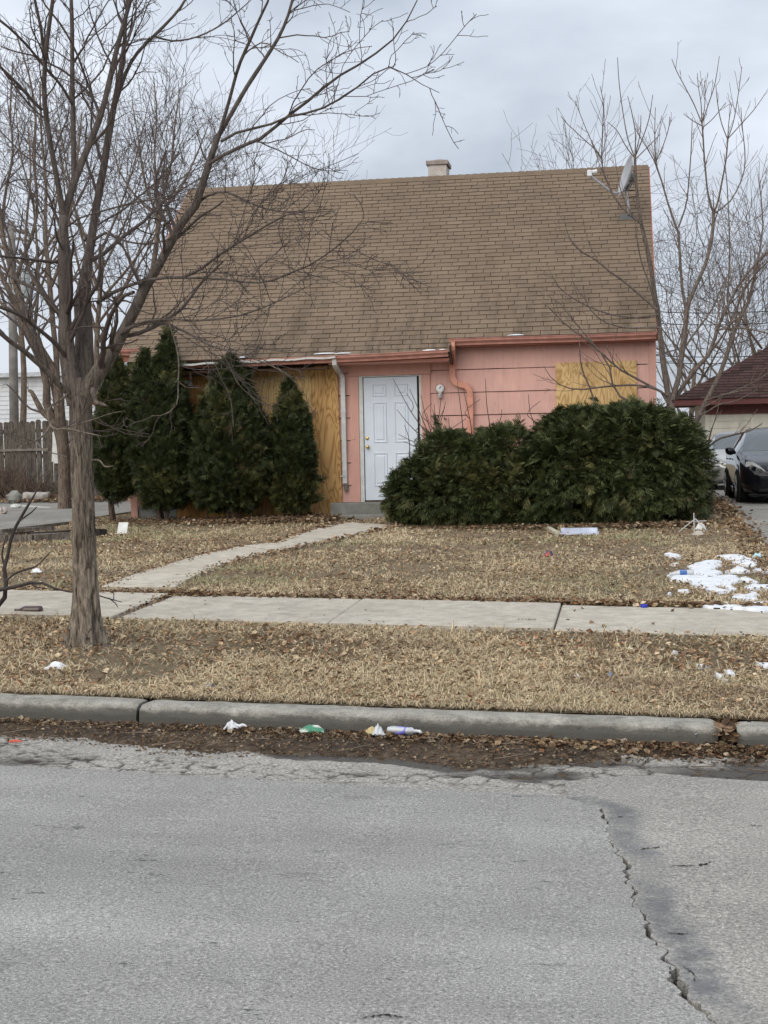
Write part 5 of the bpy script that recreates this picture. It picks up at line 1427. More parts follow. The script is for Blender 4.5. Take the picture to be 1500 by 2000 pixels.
# ---------------- small multi-stemmed tree at the right corner
RY = 22.75
bx_ = P(1318, 1000, RY)
rt2 = empty('small_tree', (bx_[0], RY, 0.58), 'small bare pale-barked tree with many upright shoots at the right house corner', 'tree')
RL_ = [
 (ck((1318, 985, 24), (1318, 900, 22), (1316, 850, 21), (1312, 810, 20), (1309, 788, 19)), 0, 0),
 (ck((1309, 792, 15), (1299, 735, 14), (1292, 680, 13.5), (1286, 620, 12.5), (1281, 590, 12), (1273, 533, 11), (1260, 467, 10), (1252, 435, 9), (1245, 387, 8), (1241, 347, 7), (1240, 305, 6)), 0, -.5),
 (ck((1240, 308, 3), (1226, 270, 2.6), (1216, 215, 2.4), (1209, 160, 2), (1206, 112, 1.5)), -.5, 0),
 (ck((1240, 308, 3), (1241, 262, 2.6), (1234, 220, 2.2), (1226, 188, 1.5)), -.5, .1),
 (ck((1240, 308, 3), (1256, 268, 2.6), (1268, 230, 2.2), (1275, 185, 1.5)), -.5, .1),
 (ck((1240, 310, 2.6), (1222, 285, 2.4), (1205, 255, 2), (1186, 238, 1.5)), -.5, -.1),
 (ck((1240, 306, 2.6), (1250, 262, 2.2), (1252, 225, 1.5)), -.5, -.1),
 (ck((1240, 312, 2.6), (1262, 290, 2.2), (1290, 262, 1.5)), -.5, -.1),
 (ck((1253, 437, 6), (1237, 424, 5.5), (1220, 411, 5), (1204, 392, 5), (1192, 370, 4.5), (1184, 350, 4), (1177, 332, 4), (1175, 310, 3.5), (1176, 280, 3), (1177, 250, 2.6), (1179, 205, 2), (1172, 168, 1.5)), -.45, -.2),
 (ck((1175, 312, 2.8), (1160, 290, 2.5), (1140, 272, 2.2), (1122, 255, 2), (1106, 240, 2), (1095, 226, 1.5)), -.6, -.1),
 (ck((1175, 308, 2.6), (1160, 285, 2.2), (1146, 255, 2), (1132, 220, 1.8), (1123, 196, 1.5)), -.6, .1),
 (ck((1253, 432, 4), (1238, 422, 3.2), (1226, 405, 3), (1212, 370, 2.5), (1206, 340, 2), (1200, 300, 1.5)), -.4, -.1),
 (ck((1312, 782, 14), (1320, 755, 13.5), (1326, 735, 13), (1332, 690, 13), (1340, 625, 12.5), (1341, 600, 12)), 0, .2),
 (ck((1339, 602, 8), (1332, 560, 7), (1329, 520, 6.5), (1326, 470, 6), (1323, 442, 6), (1308, 413, 5), (1298, 370, 4.5), (1287, 340, 4), (1280, 317, 4), (1279, 280, 3), (1279, 240, 2), (1280, 210, 1.5)), .2, .1),
 (ck((1280, 318, 3), (1264, 290, 2.4), (1250, 268, 2), (1240, 250, 1.5)), .2, .1),
 (ck((1280, 318, 2.6), (1295, 285, 2.2), (1306, 250, 2), (1308, 228, 1.5)), .2, .1),
 (ck((1325, 444, 4), (1340, 400, 3.5), (1346, 345, 3), (1350, 290, 2.4), (1352, 230, 1.6)), .2, .1),
 (ck((1341, 602, 10), (1356, 565, 9.5), (1370, 535, 9), (1381, 506, 8.5), (1389, 470, 8), (1393, 440, 8), (1393, 414, 7.5)), .2, .3),
 (ck((1393, 416, 5), (1387, 395, 5), (1382, 375, 4.5), (1378, 335, 4), (1375, 300, 4), (1373, 265, 3.5), (1371, 240, 3.5)), .5, 0),
 (ck((1371, 242, 2.8), (1356, 205, 2.5), (1338, 170, 2.2), (1322, 140, 2), (1312, 115, 1.5)), .5, 0),
 (ck((1371, 242, 2.6), (1383, 205, 2.4), (1396, 165, 2), (1405, 110, 1.5)), .5, 0),
 (ck((1371, 242, 2.4), (1369, 200, 2.2), (1364, 170, 1.8), (1362, 143, 1.5)), .5, .1),
 (ck((1371, 242, 2.4), (1376, 210, 2), (1377, 180, 1.8), (1376, 158, 1.5)), .5, .1),
 (ck((1371, 246, 2.4), (1352, 235, 2), (1335, 222, 1.5)), .5, .1),
 (ck((1371, 250, 2.4), (1392, 232, 2), (1418, 200, 1.5)), .5, .1),
 (ck((1394, 416, 5), (1402, 395, 4.5), (1410, 355, 4), (1417, 318, 4), (1420, 290, 3.5), (1421, 270, 3.5)), .5, .2),
 (ck((1421, 272, 2.6), (1409, 240, 2.3), (1402, 205, 2), (1398, 166, 1.5)), .7, 0),
 (ck((1421, 272, 2.6), (1432, 240, 2.3), (1441, 190, 2), (1449, 130, 1.5)), .7, 0),
 (ck((1421, 272, 2.4), (1445, 245, 2.2), (1472, 215, 1.8), (1490, 190, 1.5)), .7, 0),
 (ck((1421, 272, 2.4), (1424, 235, 2), (1430, 200, 1.5)), .7, .1),
 (ck((1394, 418, 4), (1412, 405, 3.6), (1432, 385, 3.2), (1452, 340, 3), (1455, 300, 2.6), (1450, 250, 2), (1447, 210, 1.6)), .5, .4),
 (ck((1319, 778, 11), (1332, 757, 10.5), (1348, 735, 10), (1370, 708, 9.5), (1386, 690, 9), (1394, 668, 8.5), (1399, 650, 8), (1405, 632, 7), (1425, 590, 6), (1450, 545, 5.5), (1478, 515, 5), (1500, 490, 4.5), (1540, 450, 3)), .1, -.3),
 (ck((1398, 645, 4), (1420, 642, 4), (1450, 641, 4), (1475, 645, 3.5), (1500, 651, 3.5), (1540, 660, 2)), -.1, -.3),
 (ck((1345, 868, 14), (1352, 840, 13.5), (1364, 814, 13), (1374, 793, 12.5), (1386, 770, 12), (1398, 748, 11.5), (1408, 726, 11), (1415, 706, 10.5), (1422, 686, 10), (1429, 660, 9.5), (1436, 640, 9), (1448, 618, 8.5), (1458, 600, 8), (1466, 575, 7), (1474, 540, 6), (1482, 500, 5), (1490, 450, 4), (1488, 400, 3), (1480, 340, 2)), .05, .3),
 (ck((1434, 645, 6), (1426, 620, 5), (1420, 595, 4.5), (1422, 560, 4), (1425, 500, 3.5), (1424, 440, 3), (1420, 360, 2.4), (1414, 300, 1.6)), .3, .2),
 (ck((1437, 640, 6), (1440, 600, 5), (1452, 570, 5), (1468, 545, 4.5), (1490, 520, 4), (1520, 495, 3)), .3, -.1),
 (ck((1374, 795, 4), (1395, 785, 3.6), (1420, 770, 3.2), (1455, 755, 2.8), (1480, 742, 2.4), (1500, 728, 2)), 0, -.4),
 (ck((1365, 812, 4), (1385, 802, 3.6), (1405, 790, 3.2), (1440, 782, 2.6), (1480, 760, 2)), 0, -.4),
 (ck((1380, 782, 4), (1410, 772, 3.6), (1440, 765, 3), (1465, 760, 2)), 0, -.4),
 (ck((1332, 690, 5), (1350, 660, 5), (1365, 640, 4.5), (1390, 605, 4), (1410, 560, 3.5), (1425, 530, 3)), .1, .5),
 (ck((1320, 838, 7), (1295, 812, 6.5), (1268, 800, 6), (1235, 787, 5.5), (1205, 770, 5), (1197, 757, 4.5), (1195, 735, 4), (1186, 706, 4), (1166, 681, 3.5), (1142, 652, 3), (1115, 620, 2.5), (1092, 590, 1.6)), -.15, -.5),
 (ck((1306, 790, 7), (1295, 768, 6.5), (1275, 757, 6), (1250, 743, 5.5), (1208, 720, 5), (1184, 698, 4.5), (1152, 668, 4), (1112, 640, 3.2), (1085, 615, 2.5), (1060, 588, 1.6)), -.05, -.7),
 (ck((1303, 772, 6), (1275, 758, 5.5), (1240, 752, 5), (1182, 755, 4.5), (1132, 761, 3.5), (1102, 755, 3), (1080, 742, 2), (1062, 715, 1.6)), -.1, -.6),
 (ck((1283, 605, 7), (1268, 592, 6.5), (1252, 578, 6), (1214, 546, 5.5), (1190, 530, 5), (1162, 506, 4), (1132, 490, 3.5), (1112, 465, 2.6), (1102, 432, 1.6)), -.3, -.4),
 (ck((1285, 615, 6), (1260, 618, 5), (1230, 620, 4.5), (1182, 611, 4), (1132, 590, 3), (1092, 561, 2.4), (1070, 520, 1.6)), -.3, -.5),
 (ck((1288, 640, 5), (1262, 640, 4.5), (1222, 640, 4), (1180, 628, 3), (1150, 600, 2.4), (1138, 560, 1.6)), -.3, -.5),
 (ck((1160, 782, 4), (1150, 752, 4), (1140, 730, 4), (1134, 705, 3.4), (1132, 670, 2)), -.6, -.2),
 (ck((1287, 635, 5), (1270, 560, 4), (1255, 520, 3.4), (1246, 480, 3), (1240, 440, 2)), -.2, -.4),
 (ck((1346, 880, 6), (1368, 882, 5.5), (1385, 872, 5), (1402, 858, 5), (1430, 850, 4.5), (1462, 842, 4), (1480, 833, 3), (1488, 827, 2)), -.1, -.5),
 (ck((1384, 874, 4), (1386, 855, 3.6), (1390, 838, 3.2), (1396, 822, 2.4), (1402, 800, 2)), -.2, -.3),
]
ST2 = [limb_pts(pts, RY + y0, dy, 12) for pts, y0, dy in RL_]
for s_ in ST2: s_[:, 3] *= .80
V, Q = tube(ST2[0][:, :3], ST2[0][:, 3], 14)
link('trunk', npmesh('trunk', V, Q, smooth_=True), M_STEMP, rt2)
limbs_obj(rt2, M_STEMP, ST2[1:], n=7)
Pn, Rn = np.stack([s[:, :3] for s in ST2[8:]]), np.stack([s[:, 3] for s in ST2[8:]])
r2 = np.random.default_rng(9)
B1 = grow(Pn, Rn, 3.6, .52, 8, r2, .25, 1.0, (.35, .85), .35, .07, .5, .0042, .1)
B2 = grow(B1[0], B1[1], 2.4, .30, 5, r2, .25, 1.0, (.4, .9), .3, .08, .6, .0036, .1)
twigs_obj(rt2, M_TWIGP, [(*B1, 4), (*B2, 3)])

# ---------------- thin bare shrub between the door and the low evergreen
sy = 22.6
sb = P(850, 960, sy)
shb = empty('bare_shrub', (sb[0], sy, 0.58), 'thin leafless shrub poking up between white door and low evergreen', 'shrub')
tips = [(845, 870, 768, 740), (838, 860, 800, 760), (842, 850, 822, 772), (846, 850, 848, 790), (842, 872, 775, 800), (850, 850, 862, 770), (852, 855, 870, 785), (800, 880, 790, 830), (812, 870, 778, 848), (905, 850, 893, 745), (922, 850, 905, 760), (958, 845, 948, 740), (888, 880, 876, 815), (895, 895, 886, 840), (1045, 840, 1032, 770), (975, 835, 980, 800), (855, 862, 845, 800), (820, 880, 788, 862)]
mbs = MB()
for k, (x0, y0, x1_, y1_) in enumerate(tips):
    a_ = P(x0 + rng.uniform(-6, 6), 940, sy); 
    pts = spline([a_, P(x0, y0, sy - .05), P((x0 + x1_) / 2 + rng.uniform(-4, 4), (y0 + y1_) / 2, sy - .12), P(x1_, y1_, sy - .2)], 10)
    mbs.tube(pts, np.linspace(.012, .0045, 10), 5)
    if k % 2 == 0:
        q0 = pts[6]; mbs.tube(spline([q0, q0 + (rng.uniform(-.12, .12), -.03, .12), q0 + (rng.uniform(-.25, .25), -.06, .3)], 5), [.006, .0055, .005, .0045, .004], 4)
o = mbs.build('shoots', M_TWIG, shb, True); o['kind'] = 'stuff'

# ---------------- fallen / leaning dead branch at the left edge
FY = 10.4
fb = empty('fallen_branch', tuple(G(2, 1190)), 'dark dead branch lying across the sidewalk at the left edge', 'branch')
FB = [(ck((-60, 1210, 12), (-10, 1190, 11), (10, 1165, 10), (12, 1140, 9), (8, 1110, 8), (15, 1085, 7), (22, 1050, 7), (35, 1020, 6.5), (52, 992, 6), (66, 968, 4), (74, 955, 2)), 0, .1),
      (ck((-40, 1160, 9), (0, 1152, 8), (30, 1146, 8), (52, 1140, 7), (75, 1137, 6), (110, 1150, 4.5), (142, 1157, 3.5), (180, 1160, 3), (215, 1170, 2.4), (238, 1176, 1.6)), 0, -.2),
      (ck((12, 1135, 5), (30, 1120, 4.5), (52, 1112, 4), (72, 1105, 3.2), (92, 1085, 2.4), (98, 1078, 1.6)), 0, .2),
      (ck((35, 1020, 4), (48, 1010, 3.6), (62, 1000, 3), (72, 990, 2)), .05, 0),
      (ck((10, 1110, 4), (4, 1085, 3.4), (8, 1062, 3), (12, 1045, 2)), .05, 0),
      (ck((212, 1168, 2.4), (225, 1178, 2), (230, 1186, 1.5)), -.2, 0),
      (ck((222, 1172, 2), (222, 1160, 1.6), (216, 1154, 1.4)), -.2, 0),
      (ck((60, 1139, 3), (70, 1146, 2.6), (92, 1150, 2)), 0, -.1)]
M_DEAD = simple('dead_branch_bark', (0.052, 0.043, 0.040), 0.85, 0.2, 0.3, 14)
limbs_obj(fb, M_DEAD, [limb_pts(p, FY + a_, b_, 12) for p, a_, b_ in FB], 'branch', 7)

# ================================================================== CARS
def car_paint(name, c, metal=0.3, rough=0.25):
    t = NT(name)
    t.fin(c, rough, 0.3, metal)
    return t.m
M_GLASS = NT('car_glass').fin((0.035, 0.045, 0.045), 0.04, 0.9)
M_TYRE = simple('tyre_rubber', (0.018, 0.018, 0.018), 0.85, 0.2, 0.2, 20)
M_ALLOY = simple('alloy', (0.40, 0.40, 0.41), 0.35, 0.5, 0.1, 10, 0, 0.7)
M_CHROME = simple('chrome', (0.72, 0.72, 0.72), 0.12, 0.5, 0.02, 10, 0, 1.0)
M_LAMP = NT('headlamp_lens'); M_LAMP.fin((0.62, 0.63, 0.62), 0.08, 0.8); M_LAMP = M_LAMP.m
M_LAMPI = simple('headlamp_inner', (0.16, 0.16, 0.15), 0.2, 0.6, 0.3, 30, 0, 0.5)
M_TRIM = simple('car_black_trim', (0.02, 0.02, 0.021), 0.6, 0.3, 0.1, 10)

def sedan(name, label, loc, paint, k=1.0):
    """a saloon facing -Y; x across, y along (nose at -y), z up; built round its own centre"""
    t = empty(name, loc, label, 'car', 'cars parked on the right driveway', rz=0.0)
    T = lambda V: np.asarray(V, float) * k + np.array(loc)
    L = 2.4
    st = [  # y, half width at sill, half width at belt, belt z, top z, half width at top, bottom z
        (-2.42, .55, .58, .56, .60, .50, .30), (-2.38, .68, .72, .60, .66, .60, .22), (-2.28, .78, .82, .66, .73, .68, .20), (-2.1, .83, .87, .72, .80, .72, .19), (-1.85, .86, .895, .78, .86, .74, .19),
        (-1.5, .875, .905, .84, .925, .75, .19), (-1.15, .88, .91, .88, .97, .75, .19), (-.90, .88, .912, .91, 1.0, .74, .19), (-.62, .88, .912, .925, 1.13, .70, .19), (-.3, .88, .912, .935, 1.29, .64, .19),
        (0, .88, .912, .945, 1.40, .59, .19), (.3, .88, .912, .95, 1.45, .57, .19), (.7, .88, .912, .96, 1.465, .565, .19), (1.05, .88, .912, .965, 1.44, .57, .19), (1.35, .88, .908, .97, 1.37, .59, .19),
        (1.65, .87, .90, .98, 1.24, .64, .19), (1.9, .86, .89, .985, 1.10, .68, .20), (2.1, .84, .87, .98, 1.05, .70, .22), (2.3, .80, .83, .94, 1.02, .68, .26), (2.4, .70, .74, .80, .90, .62, .34)]
    prof = []
    for (y, ws, wb, zb, zt, wt, z0) in st:
        zm = z0 + (zb - z0) * .55
        h = [(0, z0), (ws * .8, z0), (ws, z0 + .06), (ws + .02, zm * .8), (wb, zm + .08), (wb - .012, zb - .03), (wb - .035, zb), (wb - .055, zb + .02 * (zt - zb) / .5)]
        # greenhouse / bonnet
        h += [(wt + (wb - .055 - wt) * .5, zb + (zt - zb) * .5), (wt + .03, zb + (zt - zb) * .86), (wt - .06, zb + (zt - zb) * .965), (wt * .5, zt - .006), (0, zt)]
        prof.append([(x, y, z) for x, z in h])
    H = np.array(prof)                         # (ns,13,3)
    full = np.concatenate([H * np.array([-1, 1, 1]), H[:, -2:0:-1]], 1)   # left then right
    ns, n = full.shape[:2]
    idx = np.arange(ns * n).reshape(ns, n)
    Q = np.stack([idx[:-1], np.roll(idx, -1, 1)[:-1], np.roll(idx, -1, 1)[1:], idx[1:]], -1)   # (ns-1, n, 4)
    def side_of(j): return j if j <= 12 else 23 - j
    glassF = {'windshield': [], 'rear_window': [], 'side_window': [], 'side_window2': []}; bodyF = []
    for i in range(ns - 1):
        for j in range(n):
            sd = j if j < 12 else 23 - j
            ym = (st[i][0] + st[i + 1][0]) / 2
            f = Q[i, j]
            if -.93 < ym < .05 and sd in (9, 10, 11): glassF['windshield'].append(f)
            elif 1.30 < ym < 1.95 and sd in (9, 10, 11): glassF['rear_window'].append(f)
            elif -.64 < ym < 1.5 and sd in (7, 8) and not (.42 < ym < .52): glassF['side_window' if j < 12 else 'side_window2'].append(f)
            else: bodyF.append(f)
    Vb = full.reshape(-1, 3)
    # wheel-arch bulge
    for wy in (-1.42, 1.36):
        d = np.hypot(Vb[:, 1] - wy, Vb[:, 2] - .32)
        m_ = (np.abs(Vb[:, 0]) > .6) & (d < .48) & (Vb[:, 2] < .75)
        Vb[m_, 0] *= 1.012
    body = link('body', npmesh('body', T(Vb), [np.array(bodyF), np.array([list(idx[0])[::-1]]), np.array([list(idx[-1])])], smooth_=True), paint, t)
    for gname, fs in glassF.items():
        fs = np.array(fs)
        u, inv = np.unique(fs, return_inverse=True)
        link('windshield' if gname == 'windshield' else 'rear_window' if gname == 'rear_window' else 'side_window', npmesh(gname, T(Vb[u] * np.array([1.004, 1, 1.002])), inv.reshape(fs.shape), smooth_=True), M_GLASS, t)
    def wheel(wx, wy):
        s = 1 if wx > 0 else -1
        ty = MB()
        pr = [(.20, -.10), (.29, -.105), (.325, -.085), (.335, -.05), (.335, .05), (.325, .085), (.29, .105), (.20, .10)]
        ty.lathe(pr, 24, 'x')
        w_ = link('wheel', npmesh('wheel', T(np.concatenate(ty.v) + (wx, wy, .335)), [np.concatenate([np.asarray(q).reshape(-1, 4) for q in ty.q])], smooth_=True), M_TYRE, t)
        rm = MB()
        rm.lathe([(.205, .104), (.215, .108), (.205, .10), (.19, .07), (.06, .085), (.0, .09)], 24, 'x')
        for a in range(5):
            an = a * 2 * pi / 5
            for sg in (-1, 1):
                a2 = an + sg * .13
                p0 = np.array([.10, .04 * cos(a2), .04 * sin(a2)]); p1 = np.array([.112, .20 * cos(a2), .20 * sin(a2)])
                rm.tube([p0, p1], [.020, .016], 5)
        vv = np.concatenate(rm.v) * np.array([s, 1, 1]) + (wx, wy, .335)
        link('rim', rm_mesh(rm, T(vv)), M_ALLOY, w_)
        ar = MB().lathe([(.345, 0), (.40, .004), (.40, -.03), (.345, -.03)], 28, 'x')
        vv = np.concatenate(ar.v) * np.array([s, 1, 1]); keep = vv
        ang = np.arctan2(vv[:, 2], vv[:, 1])
        link('wheel_arch', rm_mesh(ar, T(vv + (s * .906, wy, .345))), M_TRIM, t)
        dk = MB().lathe([(.36, -.2), (.36, 0), (.0, .001)], 24, 'x')
        link('wheel_well', rm_mesh(dk, T(np.concatenate(dk.v) * np.array([s, 1, 1]) + (s * .9, wy, .35))), M_TRIM, t)
    def rm_mesh(mb_, Vn):
        Fs = []
        if mb_.q: Fs.append(np.concatenate([np.asarray(q).reshape(-1, 4) for q in mb_.q]))
        for f in mb_.ng: Fs.append(np.array([f]))
        return npmesh('piece', Vn, Fs, smooth_=True)
    for wx in (-.835, .835):
        for wy in (-1.42, 1.36): wheel(wx, wy)
    # lights, grille, bumper, mirrors, handles
    def place(px, pz, dy=0.0):
        """a point on the nose surface at lateral x, height z"""
        best = None
        for i in range(7):
            y = st[i][0]; wb, zt, zb = st[i][2], st[i][4], st[i][3]
            hw = wb if pz < zb else wb - .1
            if abs(px) <= hw and pz <= zt + .005: return y + dy - (0.0)
        return st[6][0] + dy
    for s in (-1, 1):
        outl = [(.47, .58), (.60, .535), (.74, .535), (.81, .60), (.82, .72), (.80, .80), (.70, .79), (.58, .715), (.50, .64)]
        n_ = len(outl)
        yv = [place(x, z, -.012) + (0.16 * max(0, x - .62) / .2) * 0 for x, z in outl]
        yo = [-2.405 + 1.05 * max(0, x - .48) ** 1.7 * 1.5 + .30 * max(0, z - .62) for x, z in outl]
        V = [(s * x, y - .015, z) for (x, z), y in zip(outl, yo)] + [(s * x * .97, y + .12, z) for (x, z), y in zip(outl, yo)]
        c = np.mean(V[:n_], 0); c[1] -= .02
        V = V + [tuple(c)]
        Tt = [(i, (i + 1) % n_, 2 * n_) for i in range(n_)]
        Qd = [(i, n_ + i, n_ + (i + 1) % n_, (i + 1) % n_) for i in range(n_)]
        hl = link('headlight', npmesh('headlight', T(V), [np.array(Tt), np.array(Qd)], smooth_=False), M_LAMP, t)
        for (x, z, r_) in ((.71, .675, .052), (.62, .64, .036)):
            yy_ = -2.405 + 1.05 * max(0, x - .48) ** 1.7 * 1.5 + .30 * max(0, z - .62) - .03
            mm = MB().lathe([(r_, 0), (r_, -.012), (r_ * .7, -.016), (r_ * .5, -.006), (0, -.004)], 16, 'y', (s * x, yy_, z))
            link('lamp', rm_mesh(mm, T(np.concatenate(mm.v))), M_LAMPI, hl)
        mm = MB().lathe([(.055, 0), (.06, -.012), (.04, -.016), (0, -.012)], 14, 'y', (s * .62, -2.375, .36))
        link('fog_lamp', rm_mesh(mm, T(np.concatenate(mm.v))), M_LAMPI, t)
        pts = [(s * .88, -.72, .955), (s * .95, -.74, .985), (s * 1.02, -.75, 1.0), (s * 1.075, -.745, .99)]
        mm = MB().tube(spline(pts, 8), [.022, .035, .07, .085, .088, .085, .075, .045], 10)
        vv = np.concatenate(mm.v); vv[:, 2] = .995 + (vv[:, 2] - .995) * .9
        link('mirror', rm_mesh(mm, T(vv)), paint, t)
        for hy in (-.05, .85):
            mm = MB().tube([(s * .925, hy, .84), (s * .935, hy + .08, .845), (s * .925, hy + .17, .84)], .014, 6)
            link('door_handle', rm_mesh(mm, T(np.concatenate(mm.v))), paint, t)
        mm = MB().box(s * .885 - .012, s * .885 + .03 * s + .012, -1.0, .95, .20, .30, .01)
        link('sill', rm_mesh(mm, T(np.concatenate(mm.v))), paint, t)
    g = MB()
    for z in (.52, .575, .63): g.box(-.36, .36, -2.455, -2.41, z - .012, z + .012, .004)
    link('grille', rm_mesh(g, T(np.concatenate(g.v))), M_TRIM, t)
    g = MB().tube([(-.44, -2.42, .69), (-.36, -2.45, .50), (0, -2.47, .48), (.36, -2.45, .50), (.44, -2.42, .69)], .022, 8)
    link('grille_surround', rm_mesh(g, T(np.concatenate(g.v))), M_CHROME, t)
    g = MB().box(-.6, .6, -2.43, -2.36, .235, .30, .01)
    link('lower_grille', rm_mesh(g, T(np.concatenate(g.v))), M_TRIM, t)
    g = MB().box(-.78, .78, -2.385, -2.3, .165, .205, .01)
    link('front_lip', rm_mesh(g, T(np.concatenate(g.v))), M_TRIM, t)
    return t
sedan('sedan', 'glossy black sedan nearest the street on the right driveway', (2.90, 27.45, 0.62), car_paint('black_car_paint', (0.006, 0.0065, 0.009), 0.0, 0.07), 0.94)
sedan('sedan', 'silver sedan parked behind the black one in front of the garage', (2.88, 35.6, 0.645), car_paint('silver_car_paint', (0.48, 0.47, 0.44), 0.5, 0.3), 0.95)

# ================================================================== GARAGE
def clap_mat(name, c):
    t = NT(name)
    col = t.ramp(t.noise(t.pos((1, 1, .3)), 5, 5), [(0.3, tuple(x * .85 for x in c)), (0.7, tuple(min(1, x * 1.08) for x in c))])
    return t.fin(col, 0.7, 0.25)
M_CREAM = clap_mat('cream_siding', (0.55, 0.52, 0.44))
M_MAROON = simple('maroon_trim', (0.115, 0.038, 0.034), 0.6, 0.3, 0.2, 6)
def maroon_roof_mat():
    t = NT('maroon_shingles'); v = t.pos()
    c = t.attr('col')
    c = t.mix(0.6, c, t.ramp(t.noise(v, 14, 4, .7), [(0.3, .65), (0.7, 1.3)]), 'MULTIPLY')
    return t.fin(c, 0.9, 0.15)
M_MROOF = maroon_roof_mat()
gx0, gx1, gy0, gy1, gz = 2.35, 9.2, 40.6, 47.4, 0.66
gar = empty('garage', ((gx0 + gx1) / 2, gy0, gz), 'cream-sided garage with maroon roof behind the parked cars', 'garage')
ez = 2.98
mb = MB()
zz_ = gz
MB().box(gx0 + .03, gx1 - .03, gy0 + .03, gy1, gz - .1, ez).build('wall', M_CREAM, gar)
for k in range(12):
    z0 = gz + k * .19; z1 = z0 + .19
    y = gy0 - 0.004
    V = [(gx0, y - .018, z0), (gx1, y - .018, z0), (gx1, y + .03, z0), (gx0, y + .03, z0), (gx0, y, z1), (gx1, y, z1), (gx1, y + .03, z1), (gx0, y + .03, z1)]
    if z0 < gz + .3 or True:
        link('siding_board', npmesh('siding_board', V, SQ), M_CREAM, gar)
MB().box(gx0 - .03, gx0 + .09, gy0 - .035, gy0 + .05, gz, ez - .05).build('corner_board', M_CREAM, gar)
# overhead door
MB().box(3.55, 6.9, gy0 - .05, gy0 - .024, gz, gz + 1.86, .004).build('garage_door_frame', M_CREAM, gar)
for k in range(4):
    MB().box(3.68, 6.77, gy0 - .07, gy0 - .052, gz + .455 * k + .01, gz + .455 * k + .445, .008).build('garage_door_panel', M_CREAM, gar)
MB().box(gx0 - .9, gx1 + .5, gy0 - .52, gy0 - .49, ez - .16, ez + .01).build('fascia', M_MAROON, gar)
MB().box(gx0 - .88, gx1 + .48, gy0 - .488, gy0, ez - .16, ez - .14).build('soffit', M_MAROON, gar)
MB().box(gx0 - .02, gx1, gy0 - .045, gy0 - .02, ez - .42, ez - .17).build('frieze_board', M_MAROON, gar)
# hip roof in courses
ax0, ax1, ay0, ay1 = gx0 - .95, gx1 + .55, gy0 - .55, gy1 + .5
hip = (ay1 - ay0) / 2; rise = 2.15
A = [(ax0, ay0, ez), (ax1, ay0, ez), (ax1, ay1, ez), (ax0, ay1, ez), (ax0 + hip, (ay0 + ay1) / 2, ez + rise), (ax1 - hip, (ay0 + ay1) / 2, ez + rise)]
base = MB().add(A, [(0, 1, 5, 4), (2, 3, 4, 5), (0, 3, 2, 1)], [(1, 2, 5), (3, 0, 4)])
rb = base.build('roof', M_MROOF, gar, False, np.tile((0.05, 0.018, 0.016), (6, 1)))
Vs = []; Fs = []; Cs = []; n0 = 0
nrow = 26
slope = np.array([0, hip, rise]); sl = np.linalg.norm(slope)
nrm = np.array([0, -rise, hip]) / sl
for r in range(nrow):
    f0, f1 = r / nrow, min((r + 1.15) / nrow, 1)
    xa, xb = ax0 + hip * f0, ax1 - hip * f0
    x = xa - rng.uniform(0, .25)
    while x < xb:
        x2 = x + rng.uniform(.24, .36); a, b = max(x, xa), min(x2 - .012, xb)
        if b - a > .03:
            up0 = .022; 
            p = lambda xx, f, h: np.array([xx, ay0 + hip * f, ez + rise * f]) + nrm * h
            # clip the top corners to the hips
            a1 = max(a, ax0 + hip * f1); b1 = min(b, ax1 - hip * f1)
            if b1 > a1:
                Vs.append(np.array([p(a, f0, .0), p(b, f0, .0), p(b, f0, up0), p(a, f0, up0), p(b1, f1, .006), p(a1, f1, .006)]))
                Fs.append(np.array([(0, 1, 2, 3), (3, 2, 4, 5)]) + n0); n0 += 6
                Cs.append(np.tile(np.array((0.055, 0.031, 0.027)) * rng.uniform(.65, 1.25), (6, 1)))
        x = x2
o = link('shingles', npmesh('shingles', np.vstack(Vs), np.vstack(Fs), col=np.vstack(Cs)), M_MROOF, rb); o['kind'] = 'stuff'

# ================================================================== LEFT BACKGROUND
# wooden fence: pointed-eared pickets on rails
M_FENCE = bark_mat('weathered_cedar', (0.105, 0.088, 0.072), (0.17, 0.145, 0.12), (0.05, 0.042, 0.036), 0.8)
FYY = 34.0
fa = P(-60, 823, FYY); fbx = P(190, 829, FYY)
fence = empty('wooden_fence', ((fa[0] + fbx[0]) / 2, FYY, .65), 'weathered dog-eared wooden fence at the back left', 'fence')
x = fa[0] - 3.5
pk = []
for k in range(5):
    w_ = .136
    z0, z1 = 0, 1.97 + rng.uniform(-.025, .025)
    c = .035
    out_ = [(-w_ / 2, z0), (w_ / 2, z0), (w_ / 2, z1 - c), (w_ / 2 - c, z1), (-w_ / 2 + c, z1), (-w_ / 2, z1 - c)]
    pk.append(MB().prism(out_, -.009, .009, 'y').mesh('picket')); pk[-1].materials.append(M_FENCE)
while x < fbx[0] + 1.0:
    o = bpy.data.objects.new('picket', pk[int(rng.integers(5))])
    o.location = Vector((x, FYY + rng.uniform(-.006, .006), 0.70 + rng.uniform(-.02, .02))) - fence.location
    o.rotation_euler = (0, rng.uniform(-.012, .012), rng.uniform(-.03, .03)); o.parent = fence
    COL.objects.link(o); x += .145
for z in (1.0, 1.72, 2.36):
    MB().box(fa[0] - 3.6, fbx[0] + 1.0, FYY + .012, FYY + .05, z, z + .09).build('rail', M_FENCE, fence)
for x in np.arange(fa[0] - 3.5, fbx[0] + 1, 2.4):
    MB().box(x, x + .09, FYY + .052, FYY + .14, .5, 2.55).build('post', M_FENCE, fence)
